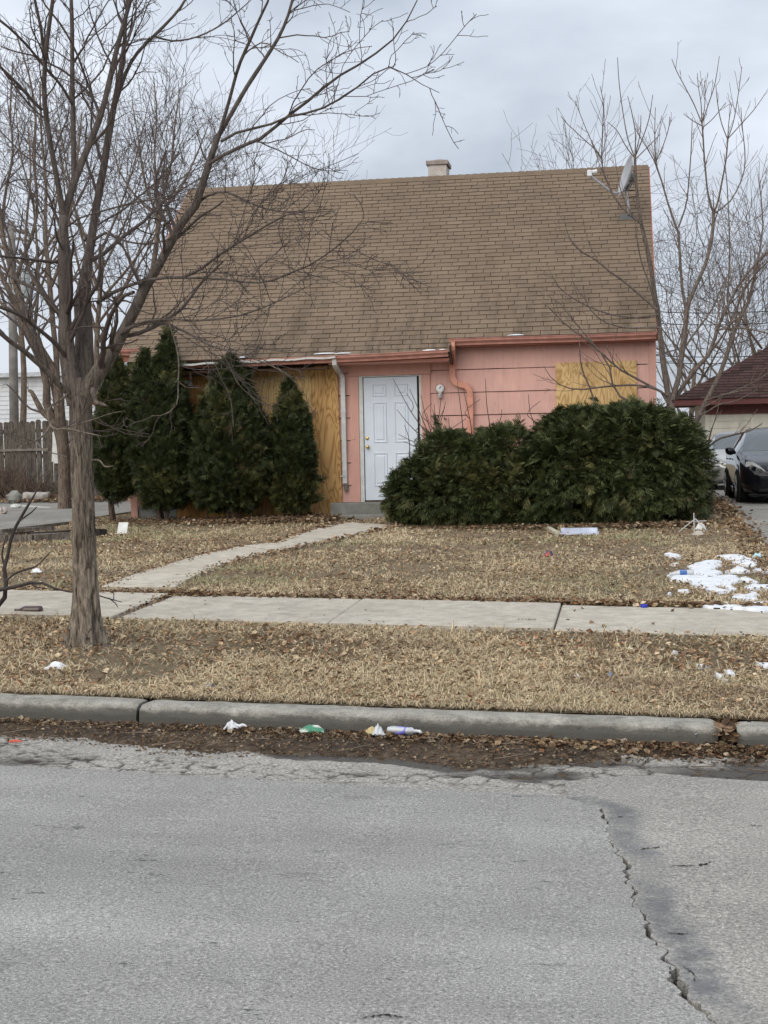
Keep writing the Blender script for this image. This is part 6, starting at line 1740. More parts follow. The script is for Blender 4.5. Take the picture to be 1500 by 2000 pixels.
# one rail on this side (photo shows a pale line across the boards)
q0, q1 = P(-60, 881, FYY - .03), P(95, 883, FYY - .03)
MB().box(q0[0], q1[0], FYY - .05, FYY - .014, q0[2] - .03, q0[2] + .03).build('rail', simple('pale_rail', (0.20, 0.175, 0.15), .9, .1, .3, 6), fence)

# white building behind the fence with its red awning
M_WB = clap_mat('white_boards', (0.66, 0.68, 0.71))
bx0, bx1 = P(-120, 800, 60)[0], P(212, 800, 60)[0]
zt = P(100, 735, 60)[2]
wb = empty('white_building', ((bx0 + bx1) / 2, 60, .68), 'long low white building behind the wooden fence', 'building')
MB().box(bx0, bx1, 60.05, 70, .4, zt).build('wall', M_WB, wb)
nb = int((zt - .6) / .2)
for k in range(nb):
    z0 = .6 + k * .2
    V = [(bx0, 60.0, z0), (bx1, 60.0, z0), (bx1, 60.05, z0), (bx0, 60.05, z0), (bx0, 60.03, z0 + .2), (bx1, 60.03, z0 + .2), (bx1, 60.05, z0 + .2), (bx0, 60.05, z0 + .2)]
    link('siding_board', npmesh('siding_board', V, SQ), M_WB, wb)
MB().box(bx0 - .3, bx1 + .3, 59.6, 70.3, zt, zt + .18).build('roof', simple('pale_roof', (0.50, 0.52, 0.55), .7), wb)
x0, x1 = P(186, 785, 56)[0], P(235, 785, 56)[0]
z0, z1 = P(200, 790, 56)[2], P(200, 776, 56)[2]
kio = empty('kiosk', ((x0 + x1) / 2, 56.5, .68), 'small white hut with a bright red roof edge between tree and evergreens', 'kiosk')
MB().box(x0, x1 + .6, 56.1, 58, .5, z0).build('wall', M_WB, kio)
MB().box(x0 - .1, x1 + .7, 55.9, 58.1, z0 + .001, z1, .03).build('roof', simple('red_roof_edge', (0.62, 0.05, 0.055), .5), kio)

# utility pole with transformer
M_POLE = simple('pole_wood', (0.20, 0.185, 0.17), .9, .15, .3, 3)
pY = 46
pb = P(28, 905, pY)
pole = empty('utility_pole', (pb[0], pY, .66), 'grey wooden utility pole with crossarms at the far left', 'utility pole')
pt = P(22, 432, pY)
MB().tube([(pb[0], pY, .4), (pb[0] * .5 + pt[0] * .5, pY, (pt[2] + .4) / 2), (pt[0], pY, pt[2])], [.17, .15, .12], 10).build('pole', M_POLE, pole, True)
for py_ in (446, 462):
    a, b = P(-14, py_ - 6, pY), P(54, py_ + 8, pY)
    MB().tube([a, b], .06, 6).build('crossarm', M_POLE, pole)
    for k in range(4):
        q_ = a + (b - a) * (0.08 + .28 * k)
        MB().lathe([(.03, 0), (.05, .05), (.03, .09), (.045, .13), (0, .17)], 8, 'z', tuple(q_ + (0, 0, .05))).build('insulator', M_GREY, pole, True)
tq = P(49, 556, pY)
MB().lathe([(.0, -.5), (.28, -.48), (.3, -.4), (.3, .4), (.27, .46), (.1, .5), (0, .52)], 16, 'z', (tq[0], pY - .3, tq[2])).build('transformer', simple('transformer_grey', (0.42, 0.45, 0.44), .5, .3, .1, 5), pole, True)
MB().tube([(tq[0], pY - .3, tq[2]), (pb[0], pY, tq[2])], .05, 6).build('transformer_bracket', M_POLE, pole)
# wires
M_WIRE = simple('wire', (0.03, 0.03, 0.032), .6)
def wire(pa, Ya, pb_, Yb, sag, label, rad=.012):
    a, b = P(*pa, Ya), P(*pb_, Yb)
    t = np.linspace(0, 1, 24)[:, None]
    pts = a * (1 - t) + b * t; pts[:, 2] -= sag * 4 * (t * (1 - t))[:, 0]
    o = MB().tube(pts, rad, 5).build('utility_wire', M_WIRE)
    tag(o, label, 'wire', 'overhead wires')
wire((-40, 440), 46, (700, 300), 52, .8, 'thin overhead wire running from the pole behind the bare trees')
for py_, k in ((598, 'highest'), (621, 'second highest'), (684, 'third'), (697, 'lowest')):
    wire((1180, py_ + 2), 50, (1640, py_ - 4), 50, .25, '%s of the thin dark wires crossing behind the right corner tree' % k, .016)

# ================================================================== DEBRIS AND LITTER
def cutlog(loc, L, r, yaw, m, label, name='log', cat='log', group=None, tilt=0.0):
    t = empty(name, loc, label, cat, group)
    d = np.array([cos(yaw) * cos(tilt), sin(yaw) * cos(tilt), sin(tilt)])
    c = np.array(loc) + (0, 0, r)
    pts = np.array([c - d * L / 2 + d * L * k / 8 for k in range(9)])
    MB().tube(pts, [r * (1 + .06 * sin(k * 1.7)) for k in range(9)], 14).build('bark', m, t, True)
    for s in (-1, 1):
        MB().tube([c + d * s * L / 2, c + d * s * (L / 2 + .004)], [r * .9, r * .88], 14).build('cut_end', simple('cut_wood', (0.30, 0.22, 0.14), .9, .1, .3, 14), t)
    return t
M_BIRCH = simple('pale_log_bark', (0.30, 0.275, 0.25), .9, .1, .5, 9, .3)
M_ROCK = simple('field_stone', (0.21, 0.21, 0.185), .9, .15, .4, 5, .5)
def on(px, py):
    p = G(px, py)
    if 7.2 < p[1] < 7.99:                      # gutter: on top of the dirt, clear of the kerb face
        p[1] = min(p[1], 7.715); p[2] = float(zgut(p[0], p[1])) - .012
    return p
q_ = on(72, 982); cutlog((q_[0], q_[1], q_[2]), .62, .13, .1, M_BIRCH, 'pale thick log lying at the foot of the fence', group='logs by the fence')
q_ = on(112, 981); cutlog((q_[0], q_[1], q_[2]), .85, .10, -.1, M_DARKWOOD, 'reddish rotten log beside the pale one by the fence', group='logs by the fence')
def stone(px, py, s, label, sq=(1, .8, .7), seed=0, m=None, name='stone', cat='stone', group=None):
    c = on(px, py)
    r = np.random.default_rng(seed)
    V = []; n = 10
    for j in range(6):
        ph = -pi / 2 + pi * (j + .5) / 6
        for i in range(n):
            a = 2 * pi * i / n
            k = 1 + .22 * float(vnoise(np.array(a * 1.4 + seed), np.array(j * .9), seed))
            V.append(c + np.array([sq[0] * cos(ph) * cos(a), sq[1] * cos(ph) * sin(a), sq[2] * (sin(ph) + .8)]) * s * k)
    idx = np.arange(6 * n).reshape(6, n)
    F = np.stack([idx[:-1], np.roll(idx, -1, 1)[:-1], np.roll(idx, -1, 1)[1:], idx[1:]], -1).reshape(-1, 4)
    o = link(name, npmesh(name, V, [F, np.array([list(idx[0])[::-1]]), np.array([list(idx[-1])])]), m or M_ROCK)
    return tag(o, label, cat, group)
stone(95, 975, .24, 'mossy green-grey pointed stone behind the logs', (1, .7, .75), 3, simple('mossy_stone', (0.20, 0.22, 0.16), .9, .1, .3, 6, .4), group='stones along the fence')
stone(28, 985, .20, 'grey stone left of the pale log', (1, .8, .9), 4, group='stones along the fence')
stone(42, 976, .16, 'dark stone tucked against the pale log', (1, .8, .9), 5, simple('dark_stone', (0.07, 0.07, 0.066), .9, .1, .3, 6, .4), group='stones along the fence')
stone(3, 1006, .12, 'pale pinkish stone at the left picture edge by the driveway', (1, .8, .7), 6, simple('pink_stone', (0.42, 0.36, 0.33), .9, .1, .3, 6), group='stones along the fence')
stone(30, 994, .10, 'small white stone in the leaves before the logs', (1.2, .8, .6), 7, simple('white_stone', (0.5, 0.5, 0.48), .9, .1, .2, 6), group='stones along the fence')
# white boards leaning on the fence
for k, (pxa, pxb, yb, yt, w_, lb) in enumerate(((104, 107, 902, 842, .09, 'narrow white board fixed upright on the fence beside the yard tree'), (112, 114, 905, 856, .19, 'wider white board fixed upright on the fence against the yard tree trunk'))):
    a, b = P(pxa, yb, FYY - .045), P(pxb, yt, FYY - .04)
    V = [(a[0] - w_ / 2, a[1], a[2]), (a[0] + w_ / 2, a[1], a[2]), (b[0] + w_ / 2, b[1], b[2]), (b[0] - w_ / 2, b[1], b[2])]
    V += [(x, y + .025, z) for x, y, z in V]
    # reach the ground
    V = np.array(V)
    tag(link('board', npmesh('board', V, np.array([(0, 1, 2, 3), (7, 6, 5, 4), (0, 4, 5, 1), (1, 5, 6, 2), (2, 6, 7, 3), (3, 7, 4, 0)])), M_WHITE), lb, 'board', 'white boards by the fence')
stone(194, 962, .20, 'heap of crumpled white plastic between the tree and evergreens', (.8, .6, 1.2), 8, M_WHITE, 'rubbish_heap', 'rubbish')
def timber(pa, pb_, th, h, label, m, dz=0.0, group='old timbers beside the left driveway'):
    a, b = on(*pa), on(*pb_)
    d = (b - a)[:2]; L = np.linalg.norm(d); d /= L; nrm2 = np.array([-d[1], d[0]]) * th / 2
    z = (a[2] + b[2]) / 2 + dz
    P4 = [a[:2] - nrm2, b[:2] - nrm2, b[:2] + nrm2, a[:2] + nrm2]
    za, zb = a[2] + dz - .01, b[2] + dz - .01
    V = [(*P4[0], za), (*P4[1], zb), (*P4[2], zb), (*P4[3], za), (*P4[0], za + h), (*P4[1], zb + h), (*P4[2], zb + h), (*P4[3], za + h)]
    V = np.array(V) + rng.uniform(-.008, .008, (8, 3))
    return tag(link('timber', npmesh('timber', V, SQ), m), label, 'timber', group)
M_TIMB = bark_mat('old_timber', (0.16, 0.135, 0.11), (0.27, 0.235, 0.195), (0.06, 0.048, 0.04), .9)
M_TIMBD = simple('dark_timber', (0.045, 0.038, 0.034), .9, .1, .4, 8, .3)
timber((-30, 1063), (62, 1060), .14, .13, 'long grey timber at the lower left of the pile', M_TIMB)
timber((66, 1060), (134, 1056), .14, .13, 'squared grey timber continuing toward the street tree trunk', M_TIMB)
timber((0, 1052), (130, 1036), .10, .05, 'thin plank lying askew along the driveway edge of the pile', M_TIMB, .10)
timber((30, 1055), (105, 1050), .10, .05, 'short plank resting on the middle of the pile', M_TIMB, .13)
timber((60, 1049), (135, 1045), .10, .06, 'dark broken plank under the askew plank', M_TIMBD, .02)
timber((186, 1050), (201, 1048), .16, .13, 'black short timber just right of the street tree trunk', M_TIMBD)
timber((20, 1047), (64, 1044), .12, .06, 'dark rotten board at the driveway side', M_TIMBD)
M_ORANGE = simple('orange_stick', (0.50, 0.20, 0.055), .7, .2, .25, 9)
timber((357, 1025), (424, 1021), .03, .025, 'orange wooden stick lying below the tall spired evergreen', M_ORANGE, .03, 'orange sticks on the lawn')
timber((462, 1022), (494, 1019), .025, .02, 'short orange stick tipped with white below the broad evergreen', M_ORANGE, .03, 'orange sticks on the lawn')
# pale fallen planks near the fence
timber((45, 991), (98, 994), .06, .03, 'thin white strip lying on the leaves beside the left driveway', M_WHITE, .02, 'white strips by the driveway')
timber((205, 982), (236, 981), .10, .02, 'white flat scrap at the far side of the left driveway', M_WHITE, .02, 'white strips by the driveway')

def crumple(name, label, cat, px, py, w_, d_, h_, c, seed, yaw=0.0, group=None, m=None, n=9, rough=.55, dz=.012, cols=None):
    """a crushed sheet / bag: a folded little surface with thickness"""
    r = np.random.default_rng(seed)
    o = on(px, py)
    a = np.linspace(-1, 1, n)
    X, Y = np.meshgrid(a, a)
    hgt = h_ * np.clip(1 - np.abs(X) ** 2.2, 0, 1) * np.clip(1 - np.abs(Y) ** 2.2, 0, 1)
    ex = 1 - .28 * np.abs(vnoise(np.arctan2(Y, X) * 1.9 + seed, 0 * X, seed))
    XX = X * w_ / 2 * ex; YY = Y * d_ / 2 * ex
    ZZ = hgt * (0.55 + .6 * np.abs(fbm(X * 2.6 + seed, Y * 2.6, 3, seed))) + .004 * r.random(X.shape)
    V1 = np.c_[(XX * cos(yaw) - YY * sin(yaw)).ravel() + o[0], (XX * sin(yaw) + YY * cos(yaw)).ravel() + o[1], ZZ.ravel() + o[2] + dz]
    V2 = V1 - (0, 0, .006)
    F = grid(a, a); N_ = n * n
    idx = np.arange(N_).reshape(n, n)
    rim_ = np.concatenate([idx[0, :-1], idx[:-1, -1], idx[-1, :0:-1], idx[:0:-1, 0]])
    FR = np.stack([rim_, np.roll(rim_, -1), np.roll(rim_, -1) + N_, rim_ + N_], -1)
    col = None
    mm = m or simple('litter_' + name, c, rough, .3, .12, 14)
    if cols is not None:
        col = np.array([cols[0] if v < cols[2] else cols[1] for v in (fbm(X * 1.6, Y * 1.6 + seed, 2, seed)).ravel()])
        col = np.vstack([col, col]); mm = M_LITC
    ob = link(name, npmesh(name, np.vstack([V1, V2]), [F, F[:, ::-1] + N_, FR], col=col), mm)
    return tag(ob, label, cat, group)
M_LITC = colmat('printed_wrapper', .45, .4, .1)
clr = NT('clear_plastic'); clr.fin((0.62, 0.63, 0.64), .25, .5); clr.b.inputs['Transmission Weight'].default_value = .2
# parkway, sidewalk and lawn
crumple('wrapper', 'crumpled white paper on the parkway left of the street tree', 'litter', 110, 1307, .13, .16, .05, (0.74, 0.75, 0.76), 1)
crumple('paper_scrap', 'white paper scrap on the lawn left of the street tree', 'litter', 71, 1119, .12, .16, .05, (0.75, 0.76, 0.77), 2, .3)
crumple('paper_scrap', 'small white scrap at the curb side of the front walk mouth', 'litter', 232, 1161, .07, .06, .02, (0.55, 0.55, 0.53), 3)
bt = on(240, 1045)
bxo = empty('carton', tuple(bt), 'torn white carton standing open on the lawn before the evergreens', 'carton')
mbx = MB(); mbx.add([(-.10, .02, 0.02), (.06, .0, 0.02), (.07, .06, .19), (-.09, .08, .19), (-.10, .026, 0.02), (.06, .006, 0.02), (.07, .066, .19), (-.09, .086, .19)], [(0, 1, 2, 3), (7, 6, 5, 4), (0, 4, 5, 1), (1, 5, 6, 2), (2, 6, 7, 3), (3, 7, 4, 0)])
mbx.v = [v + np.array(bt) for v in mbx.v]; mbx.build('flap', M_WHITE, bxo)
mbx = MB(); mbx.add([(-.17, -.16, .02), (.16, -.18, .03), (.14, .02, .03), (-.12, .03, .02), (-.17, -.16, .026), (.16, -.18, .036), (.14, .02, .036), (-.12, .03, .026)], [(3, 2, 1, 0), (4, 5, 6, 7), (0, 1, 5, 4), (1, 2, 6, 5), (2, 3, 7, 6), (3, 0, 4, 7)])
mbx.v = [v + np.array(bt) for v in mbx.v]; mbx.build('bottom', simple('carton_inside', (0.5, .45, .38), .8), bxo)
for k, (px, py, lb) in enumerate(((655, 1024, 'white flattened paper at the house end of the front walk, left one'), (690, 1024, 'white flattened paper at the house end of the front walk, right one'))):
    crumple('paper_scrap', lb, 'litter', px, py, .17, .12, .02, (0.76, 0.77, 0.79), 10 + k, 0, 'white papers on the front walk')
# brown bottle on the sidewalk edge
def bottle(px, py, L, r, yaw, m, label, name='bottle', lab=None, capm=None, crush=1.0, dz=.012):
    o = on(px, py); t = empty(name, tuple(o), label, 'bottle')
    pr = [(0, 0), (.7, .0), (.97, .03), (1, .1), (1, .60), (.9, .68), (.6, .76), (.40, .84), (.36, .95), (.40, .96), (.40, 1.0), (0, 1.0)]
    R = Matrix.Rotation(yaw, 3, 'Z')
    def put(V):
        V = np.array(V) ; V = V - (L / 2, 0, 0); V[:, 2] = V[:, 2] * crush
        if crush < 1:
            V[:, 2] += r * .35 * fbm(V[:, 0] * 26, V[:, 1] * 40, 2, 7); V[:, 1] += r * .5 * fbm(V[:, 0] * 17 + 3, V[:, 0] * 0, 2, 8)
        W = V @ np.array(R).T
        return W + np.array(o) + (0, 0, r * crush + dz)
    mb_ = MB().lathe([(a * r, b * L) for a, b in pr], 16, 'x')
    mb_.v = [put(np.concatenate(mb_.v))]; mb_.build('glass' if capm is None else 'body', m, t, True)
    if lab is not None:
        mb_ = MB().lathe([(r * 1.03, L * .30), (r * 1.06, L * .31), (r * 1.06, L * .58), (r * 1.03, L * .59)], 16, 'x'); mb_.v = [put(np.concatenate(mb_.v))]; mb_.build('label', lab, t, True)
    if capm is not None:
        mb_ = MB().lathe([(r * .44, L * .955), (r * .46, L * .96), (r * .46, L * 1.01), (0, L * 1.012)], 14, 'x'); mb_.v = [put(np.concatenate(mb_.v))]; mb_.build('cap', capm, t, True)
    return t
M_BROWNG = NT('brown_bottle_glass'); M_BROWNG.fin((0.045, 0.018, 0.012), .12, .6); M_BROWNG = M_BROWNG.m
bottle(56, 1203, .235, .036, pi + .05, M_BROWNG, 'dark brown glass bottle lying by the sidewalk left of the tree')
M_BLUE = simple('blue_label', (0.20, 0.19, 0.62), .45, .35, .15, 25)
M_CAPW = simple('white_cap', (0.7, 0.7, 0.7), .4)
bottle(794, 1440, .19, .034, -.25, clr.m, 'crushed clear plastic bottle with violet-blue label in the gutter', 'plastic_bottle', M_BLUE, M_CAPW, .6, .03)
bottle(1332, 1131, .24, .038, pi + .05, clr.m, 'clear plastic bottle with blue label lying on the snow', 'plastic_bottle', simple('blue_band', (0.05, 0.13, 0.36), .4), M_CAPW, .8, .03)
# gutter
def gut_tag(o, dz=0.0): return o
bag = crumple('plastic_bag', 'knotted white plastic bag against the kerb face', 'bag', 457, 1427, .085, .08, .055, (0.60, 0.59, 0.60), 21, .1, dz=.03)
o_ = on(470, 1428)
MB().tube(spline([o_ + (-.02, 0, .045), o_ + (.01, 0, .042), o_ + (.03, -.01, .05), o_ + (.05, -.01, .042)], 8), [.014, .010, .008, .011, .010, .008, .007, .004], 7).build('knot', simple('bag_knot', (0.66, 0.65, 0.66), .55), bag)
crumple('candy_wrapper', 'flattened green and white packet in the gutter', 'litter', 612, 1434, .15, .075, .045, (0, 0, 0), 22, .18, cols=((0.60, 0.62, 0.55), (0.06, 0.22, 0.13), .02), dz=.03)
bt_ = crumple('plastic_cup', 'crushed clear cup lying in the gutter beside the blue-labelled bottle', 'cup', 748, 1430, .08, .08, .06, (0, 0, 0), 23, .3, m=simple('cup_plastic', (.52, .53, .54), .25, .5), dz=.03)
crumple('dead_leaf', 'yellowish curled leaf clinging to the crushed cup', 'leaf', 735, 1432, .06, .09, .045, (0.50, 0.40, 0.20), 24, .6, dz=.035)
crumple('plastic_strip', 'red-orange plastic strip on the gutter dirt at far left', 'litter', 30, 1446, .075, .012, .008, (0.55, 0.10, 0.06), 25, dz=.036)
crumple('wrapper', 'dull grey flattened wrapper on the parkway grass', 'litter', 410, 1345, .10, .07, .03, (0.24, 0.24, 0.26), 26)
crumple('litter_scrap', 'tiny blue scrap in the parkway leaves', 'litter', 1192, 1326, .025, .03, .03, (0.12, 0.28, 0.58), 27, dz=.02)
crumple('litter_scrap', 'tiny white scrap left of the blue one in the parkway', 'litter', 1126, 1327, .035, .03, .02, (0.72, 0.72, 0.72), 28, dz=.02)
crumple('litter_scrap', 'small crumpled clear wrap on the parkway nearest the sidewalk', 'litter', 1318, 1282, .05, .05, .03, (0.55, 0.55, 0.55), 29, dz=.02)
crumple('litter_scrap', 'small pale scrap on parkway grass just below the sidewalk stamp slab', 'litter', 1230, 1274, .06, .04, .02, (0.6, 0.58, 0.52), 30, dz=.02)
crumple('can', 'crushed red and navy can half sunk in the lawn', 'can', 1072, 1089, .15, .12, .09, (0, 0, 0), 31, .2, cols=((0.42, 0.07, 0.06), (0.035, 0.05, 0.08), -.05))
cpq = on(1258, 1190)
tag(MB().lathe([(.028, 0), (.03, .006), (.03, .026), (.026, .032), (0, .033)], 14, 'z', (cpq[0], cpq[1], cpq[2] + .012)).build('bottle_stopper', simple('blue_cap', (0.03, 0.045, 0.42), .4), None, True), 'bright blue bottle top on the far edge of the sidewalk', 'bottle cap')
crumple('mask', 'pale blue crumpled mask on the lawn behind the snow', 'litter', 1480, 1091, .13, .16, .07, (0.42, 0.66, 0.74), 33)
# white tray and friends under the hedge
tq = on(1131, 1046)
tr = empty('tray', tuple(tq), 'white open tray lying on the lawn under the evergreen shrub', 'tray')
for nm, bx in (('floor', (-.26, .26, -.12, .12, .015, .03)), ('rear_wall', (-.25, .25, .12, .132, .015, .10)), ('front_wall', (-.26, .26, -.132, -.12, .015, .045)), ('end_wall', (-.272, -.26, -.12, .12, .015, .05)), ('end_wall', (.26, .272, -.12, .12, .015, .05))):
    m_ = MB().box(*bx, .003); m_.v = [v + np.array(tq) for v in m_.v]
    m_.build(nm, simple('tray_foam', (0.50, 0.53, 0.62), .5), tr)
timber((1071, 1036), (1088, 1048), .07, .06, 'short cream-coloured block beside the white tray', simple('cream_block', (0.42, 0.385, 0.28), .8), .01, None)
cq = on(1356, 1042)
fr = empty('folding_stand', tuple(cq), 'small white broken stand with thin legs at the shrub end', 'stand')
for a, b in (((-.22, -.05, .02), (.02, .05, .2)), ((.0, 0, .0), (.0, .06, .28)), ((-.04, .06, .16), (.17, .05, .17)), ((.02, .05, .2), (.16, .0, .04))):
    MB().tube([cq + np.array(a), cq + np.array(b)], .008, 6).build('leg', simple('stand_grey', (.42, .42, .40), .5), fr)
crumple('plastic_bag', 'small white crumpled bag beside the broken stand', 'bag', 1368, 1035, .16, .14, .13, (0.60, 0.59, 0.55), 35)
crumple('plastic_bag', 'dull tan crumpled bag in front of the broken stand', 'bag', 1364, 1046, .18, .12, .07, (0.42, 0.38, 0.32), 36)
timber((1030, 1027), (1058, 1031), .06, .03, 'dark flat scrap half under the big evergreen', M_TIMBD, .01, None)
# dark wire curling out at the broken kerb gap
for pts, lb, rad, m in ((((1358, 1447), (1375, 1440), (1395, 1434), (1412, 1428)), 'thin pale wire lying against the kerb by the broken gap', .004, M_GREY), (((1460, 1420), (1475, 1428), (1492, 1438), (1510, 1444)), 'thin black cable over the kerb right of the broken gap', .006, M_BLACK)):
    w3 = spline([G(*p, .035) + (0, 0, .035) for p in pts], 14)
    tag(MB().tube(w3, rad, 5).build('loose_wire', m, None, True), lb, 'wire')

# ---- snow patches on the lawn
SNP = [
 [(1305, 1127), (1330, 1120), (1345, 1124), (1368, 1130), (1385, 1132), (1420, 1128), (1440, 1130), (1448, 1138), (1436, 1146), (1425, 1148), (1440, 1155), (1430, 1158), (1410, 1150), (1400, 1152), (1425, 1160), (1405, 1163), (1380, 1157), (1368, 1150), (1352, 1148), (1348, 1140), (1330, 1138), (1310, 1137)],
 [(1345, 1110), (1372, 1100), (1395, 1098), (1412, 1101), (1405, 1110), (1395, 1118), (1410, 1122), (1400, 1131), (1370, 1131), (1352, 1122)],
 [(1297, 1085), (1310, 1084), (1328, 1087), (1333, 1092), (1318, 1095), (1303, 1092)],
 [(1400, 1090), (1422, 1087), (1455, 1090), (1478, 1100), (1482, 1108), (1465, 1109), (1440, 1106), (1428, 1102), (1450, 1098), (1420, 1096)],
 [(1416, 1122), (1428, 1116), (1442, 1110), (1460, 1116), (1465, 1120), (1445, 1122), (1430, 1121)],
 [(1466, 1117), (1485, 1115), (1520, 1120), (1520, 1124), (1485, 1120)],
 [(1445, 1133), (1460, 1132), (1485, 1142), (1478, 1144), (1462, 1140), (1448, 1140)],
 [(1454, 1150), (1470, 1145), (1490, 1148), (1530, 1150), (1530, 1158), (1490, 1155), (1475, 1156), (1460, 1155)],
 [(1428, 1170), (1436, 1165), (1455, 1167), (1470, 1163), (1462, 1160), (1480, 1161), (1486, 1167), (1476, 1170), (1478, 1176), (1458, 1178), (1440, 1174)],
 [(1360, 1189), (1380, 1189), (1400, 1185), (1420, 1182), (1440, 1186), (1480, 1181), (1540, 1178), (1545, 1196), (1490, 1200), (1450, 1196), (1415, 1194), (1390, 1193)],
 [(1322, 1157), (1345, 1156), (1348, 1160), (1325, 1160)], [(1302, 1163), (1310, 1162), (1314, 1165), (1305, 1166)],
 [(1395, 1322), (1402, 1320), (1414, 1330), (1425, 1338), (1418, 1340), (1404, 1332)], [(1412, 1318), (1425, 1315), (1440, 1322), (1438, 1328), (1424, 1325)],
 [(1356, 1306), (1380, 1304), (1386, 1307), (1360, 1309)], [(1476, 1303), (1505, 1301), (1520, 1306), (1515, 1312), (1490, 1308)],
 [(1310, 1105), (1322, 1104), (1324, 1107), (1312, 1108)],
]
polys = [np.array([G(*p)[:2] for p in q]) for q in SNP]
allp = np.vstack(polys)
Vs = []; Fs = []; n0 = 0
for q in polys:
    x0, y0 = q.min(0) - .03; x1, y1 = q.max(0) + .03
    ax = np.arange(x0, x1, .014); ay = np.arange(y0, y1, .020)
    if len(ax) < 3 or len(ay) < 3: continue
    X, Y = np.meshgrid(ax, ay)
    # signed distance to the outline
    D = np.full(X.shape, 9.0)
    for i in range(len(q)):
        a, b = q[i], q[(i + 1) % len(q)]
        t = np.clip(((X - a[0]) * (b[0] - a[0]) + (Y - a[1]) * (b[1] - a[1])) / (((b - a) ** 2).sum() + 1e-9), 0, 1)
        D = np.minimum(D, np.hypot(X - a[0] - t * (b[0] - a[0]), Y - a[1] - t * (b[1] - a[1])))
    D = np.where(inpoly(X, Y, [tuple(p) for p in q]), D, -D)
    D = D + .032 * fbm(X * 15, Y * 15, 4, 95)
    H = .020 * (1 - np.exp(-np.clip(D, 0, 1) / .04)) + .008 * fbm(X * 9, Y * 9, 3, 96) * (D > 0)
    Z = zg(X, Y) + np.where(D > 0, .024 + np.maximum(H, .004), -.04)
    Fq = grid(ax, ay); ok = (D.ravel()[Fq] > -.02).all(1)
    Vs.append(np.c_[X.ravel(), Y.ravel(), Z.ravel()]); Fs.append(Fq[ok] + n0); n0 += X.size
tag(link('snow', npmesh('snow', np.vstack(Vs), np.vstack(Fs), smooth_=True), M_SNOW), kind='stuff')

# ================================================================== GRASS AND LEAVES
M_GRASS = colmat('dead_grass_blades', .85, .15, .22, 25)
M_LEAF = colmat('fallen_leaves', .85, .15, .28, 40)
def frustum_pts(n, y0, y1, r, pw=1.0, mx=2.3):
    """random ground points the photograph could see (plus a margin), denser where nearer"""
    u = r.random(n)
    y = y0 * (y1 / y0) ** (u ** pw)
    xl, xr_ = -.445 * y - mx, .105 * y + mx
    x = xl + (xr_ - xl) * r.random(n)
    return x, y
def clearz(x, y, m=.03):
    ok = ~(((y > SW0 - m) & (y < SW1 + m)) | inpoly(x, y, walk_poly) | inpoly(x, y, ldrive) | inpoly(x, y, rdrive))
    ok &= ~((y > 22.9) & (x > -8.6) & (x < .6))
    return ok
rg = np.random.default_rng(77)
def tint(x, y, r, n):
    """how straw / green / brown the turf is at a spot"""
    a = fbm(x * .55, y * .55, 4, 101); b = fbm(x * 1.4 + 9, y * 1.4, 4, 102)
    straw = np.array([.56, .45, .29]); green = np.array([.37, .335, .19]); brown = np.array([.36, .27, .175])
    g = smooth(.02, .42, a + r.normal(0, .14, n))[:, None]; k = smooth(.05, .5, b + r.normal(0, .16, n))[:, None]
    c = straw * (1 - g) + green * g
    c = c * (1 - k) + brown * k
    return c * r.uniform(.62, 1.3, n)[:, None]
def grass(name, n, y0, y1, h, wd_, seed, lay=(.75, 1.5), tuft=.05, thr=None):
    r = np.random.default_rng(seed)
    nt = n // 9
    tx_, ty_ = frustum_pts(nt, y0, y1, r)
    dens = fbm(tx_ * .9, ty_ * .9, 4, 103)
    keep = r.random(nt) < np.clip(.62 + 1.7 * dens, .05, 1)
    if thr is not None: keep = fbm(tx_ * 1.1 + 5, ty_ * 1.1, 4, 131) > thr * r.uniform(.3, 1.3, nt)
    tx_, ty_ = tx_[keep], ty_[keep]; nt = len(tx_)
    hd = r.uniform(0, 2 * pi, nt)
    i = np.repeat(np.arange(nt), 9); m = len(i)
    x = tx_[i] + r.normal(0, tuft, m); y = ty_[i] + r.normal(0, tuft, m)
    ok = clearz(x, y, .015) & (y > 8.06 if y0 < 10 else y > 12.4)
    i, x, y = i[ok], x[ok], y[ok]; m = len(x)
    sc = np.sqrt(y / 9.5)
    L = h * r.uniform(.5, 1.5, m) * np.clip(1 + .5 * fbm(x * .8, y * .8, 3, 104), .5, 1.6)
    a = hd[i] + r.normal(0, .9, m); tl = r.uniform(*lay, m)
    d = np.c_[np.cos(a) * np.sin(tl), np.sin(a) * np.sin(tl), np.cos(tl)]
    s = np.c_[-np.sin(a), np.cos(a), r.normal(0, .4, m)]
    w_ = wd_ * sc * r.uniform(.6, 1.4, m)
    z = zg(x, y) + .008
    b = np.c_[x, y, z]
    mid = b + d * (L * .55)[:, None] + np.array([0, 0, .006])
    d2 = d.copy(); d2[:, 2] -= r.uniform(.3, .9, m); 
    tip = mid + d2 * (L * .5)[:, None]; tip[:, 2] = np.maximum(tip[:, 2], z + .004)
    V = np.stack([b - s * (w_ * .5)[:, None], b + s * (w_ * .5)[:, None], mid + s * (w_ * .42)[:, None], mid - s * (w_ * .42)[:, None], tip], 1).reshape(-1, 3)
    q = np.arange(m)[:, None] * 5
    c = tint(x, y, r, m)
    C = np.repeat(c, 5, 0)
    o = link(name, npmesh(name, V, [q + np.array([[0, 1, 2, 3]]), q + np.array([[3, 2, 4]])], col=C), M_GRASS)
    return tag(o, kind='stuff')
grass('parkway_grass', 150000, 8.03, 10.95, .062, .0042, 1)
grass('lawn_grass', 235000, 12.4, 24.5, .055, .0044, 2, tuft=.06)
grass('grass_tufts', 22000, 8.05, 22, .105, .0042, 9, (.3, 1.25), .028, thr=.30)
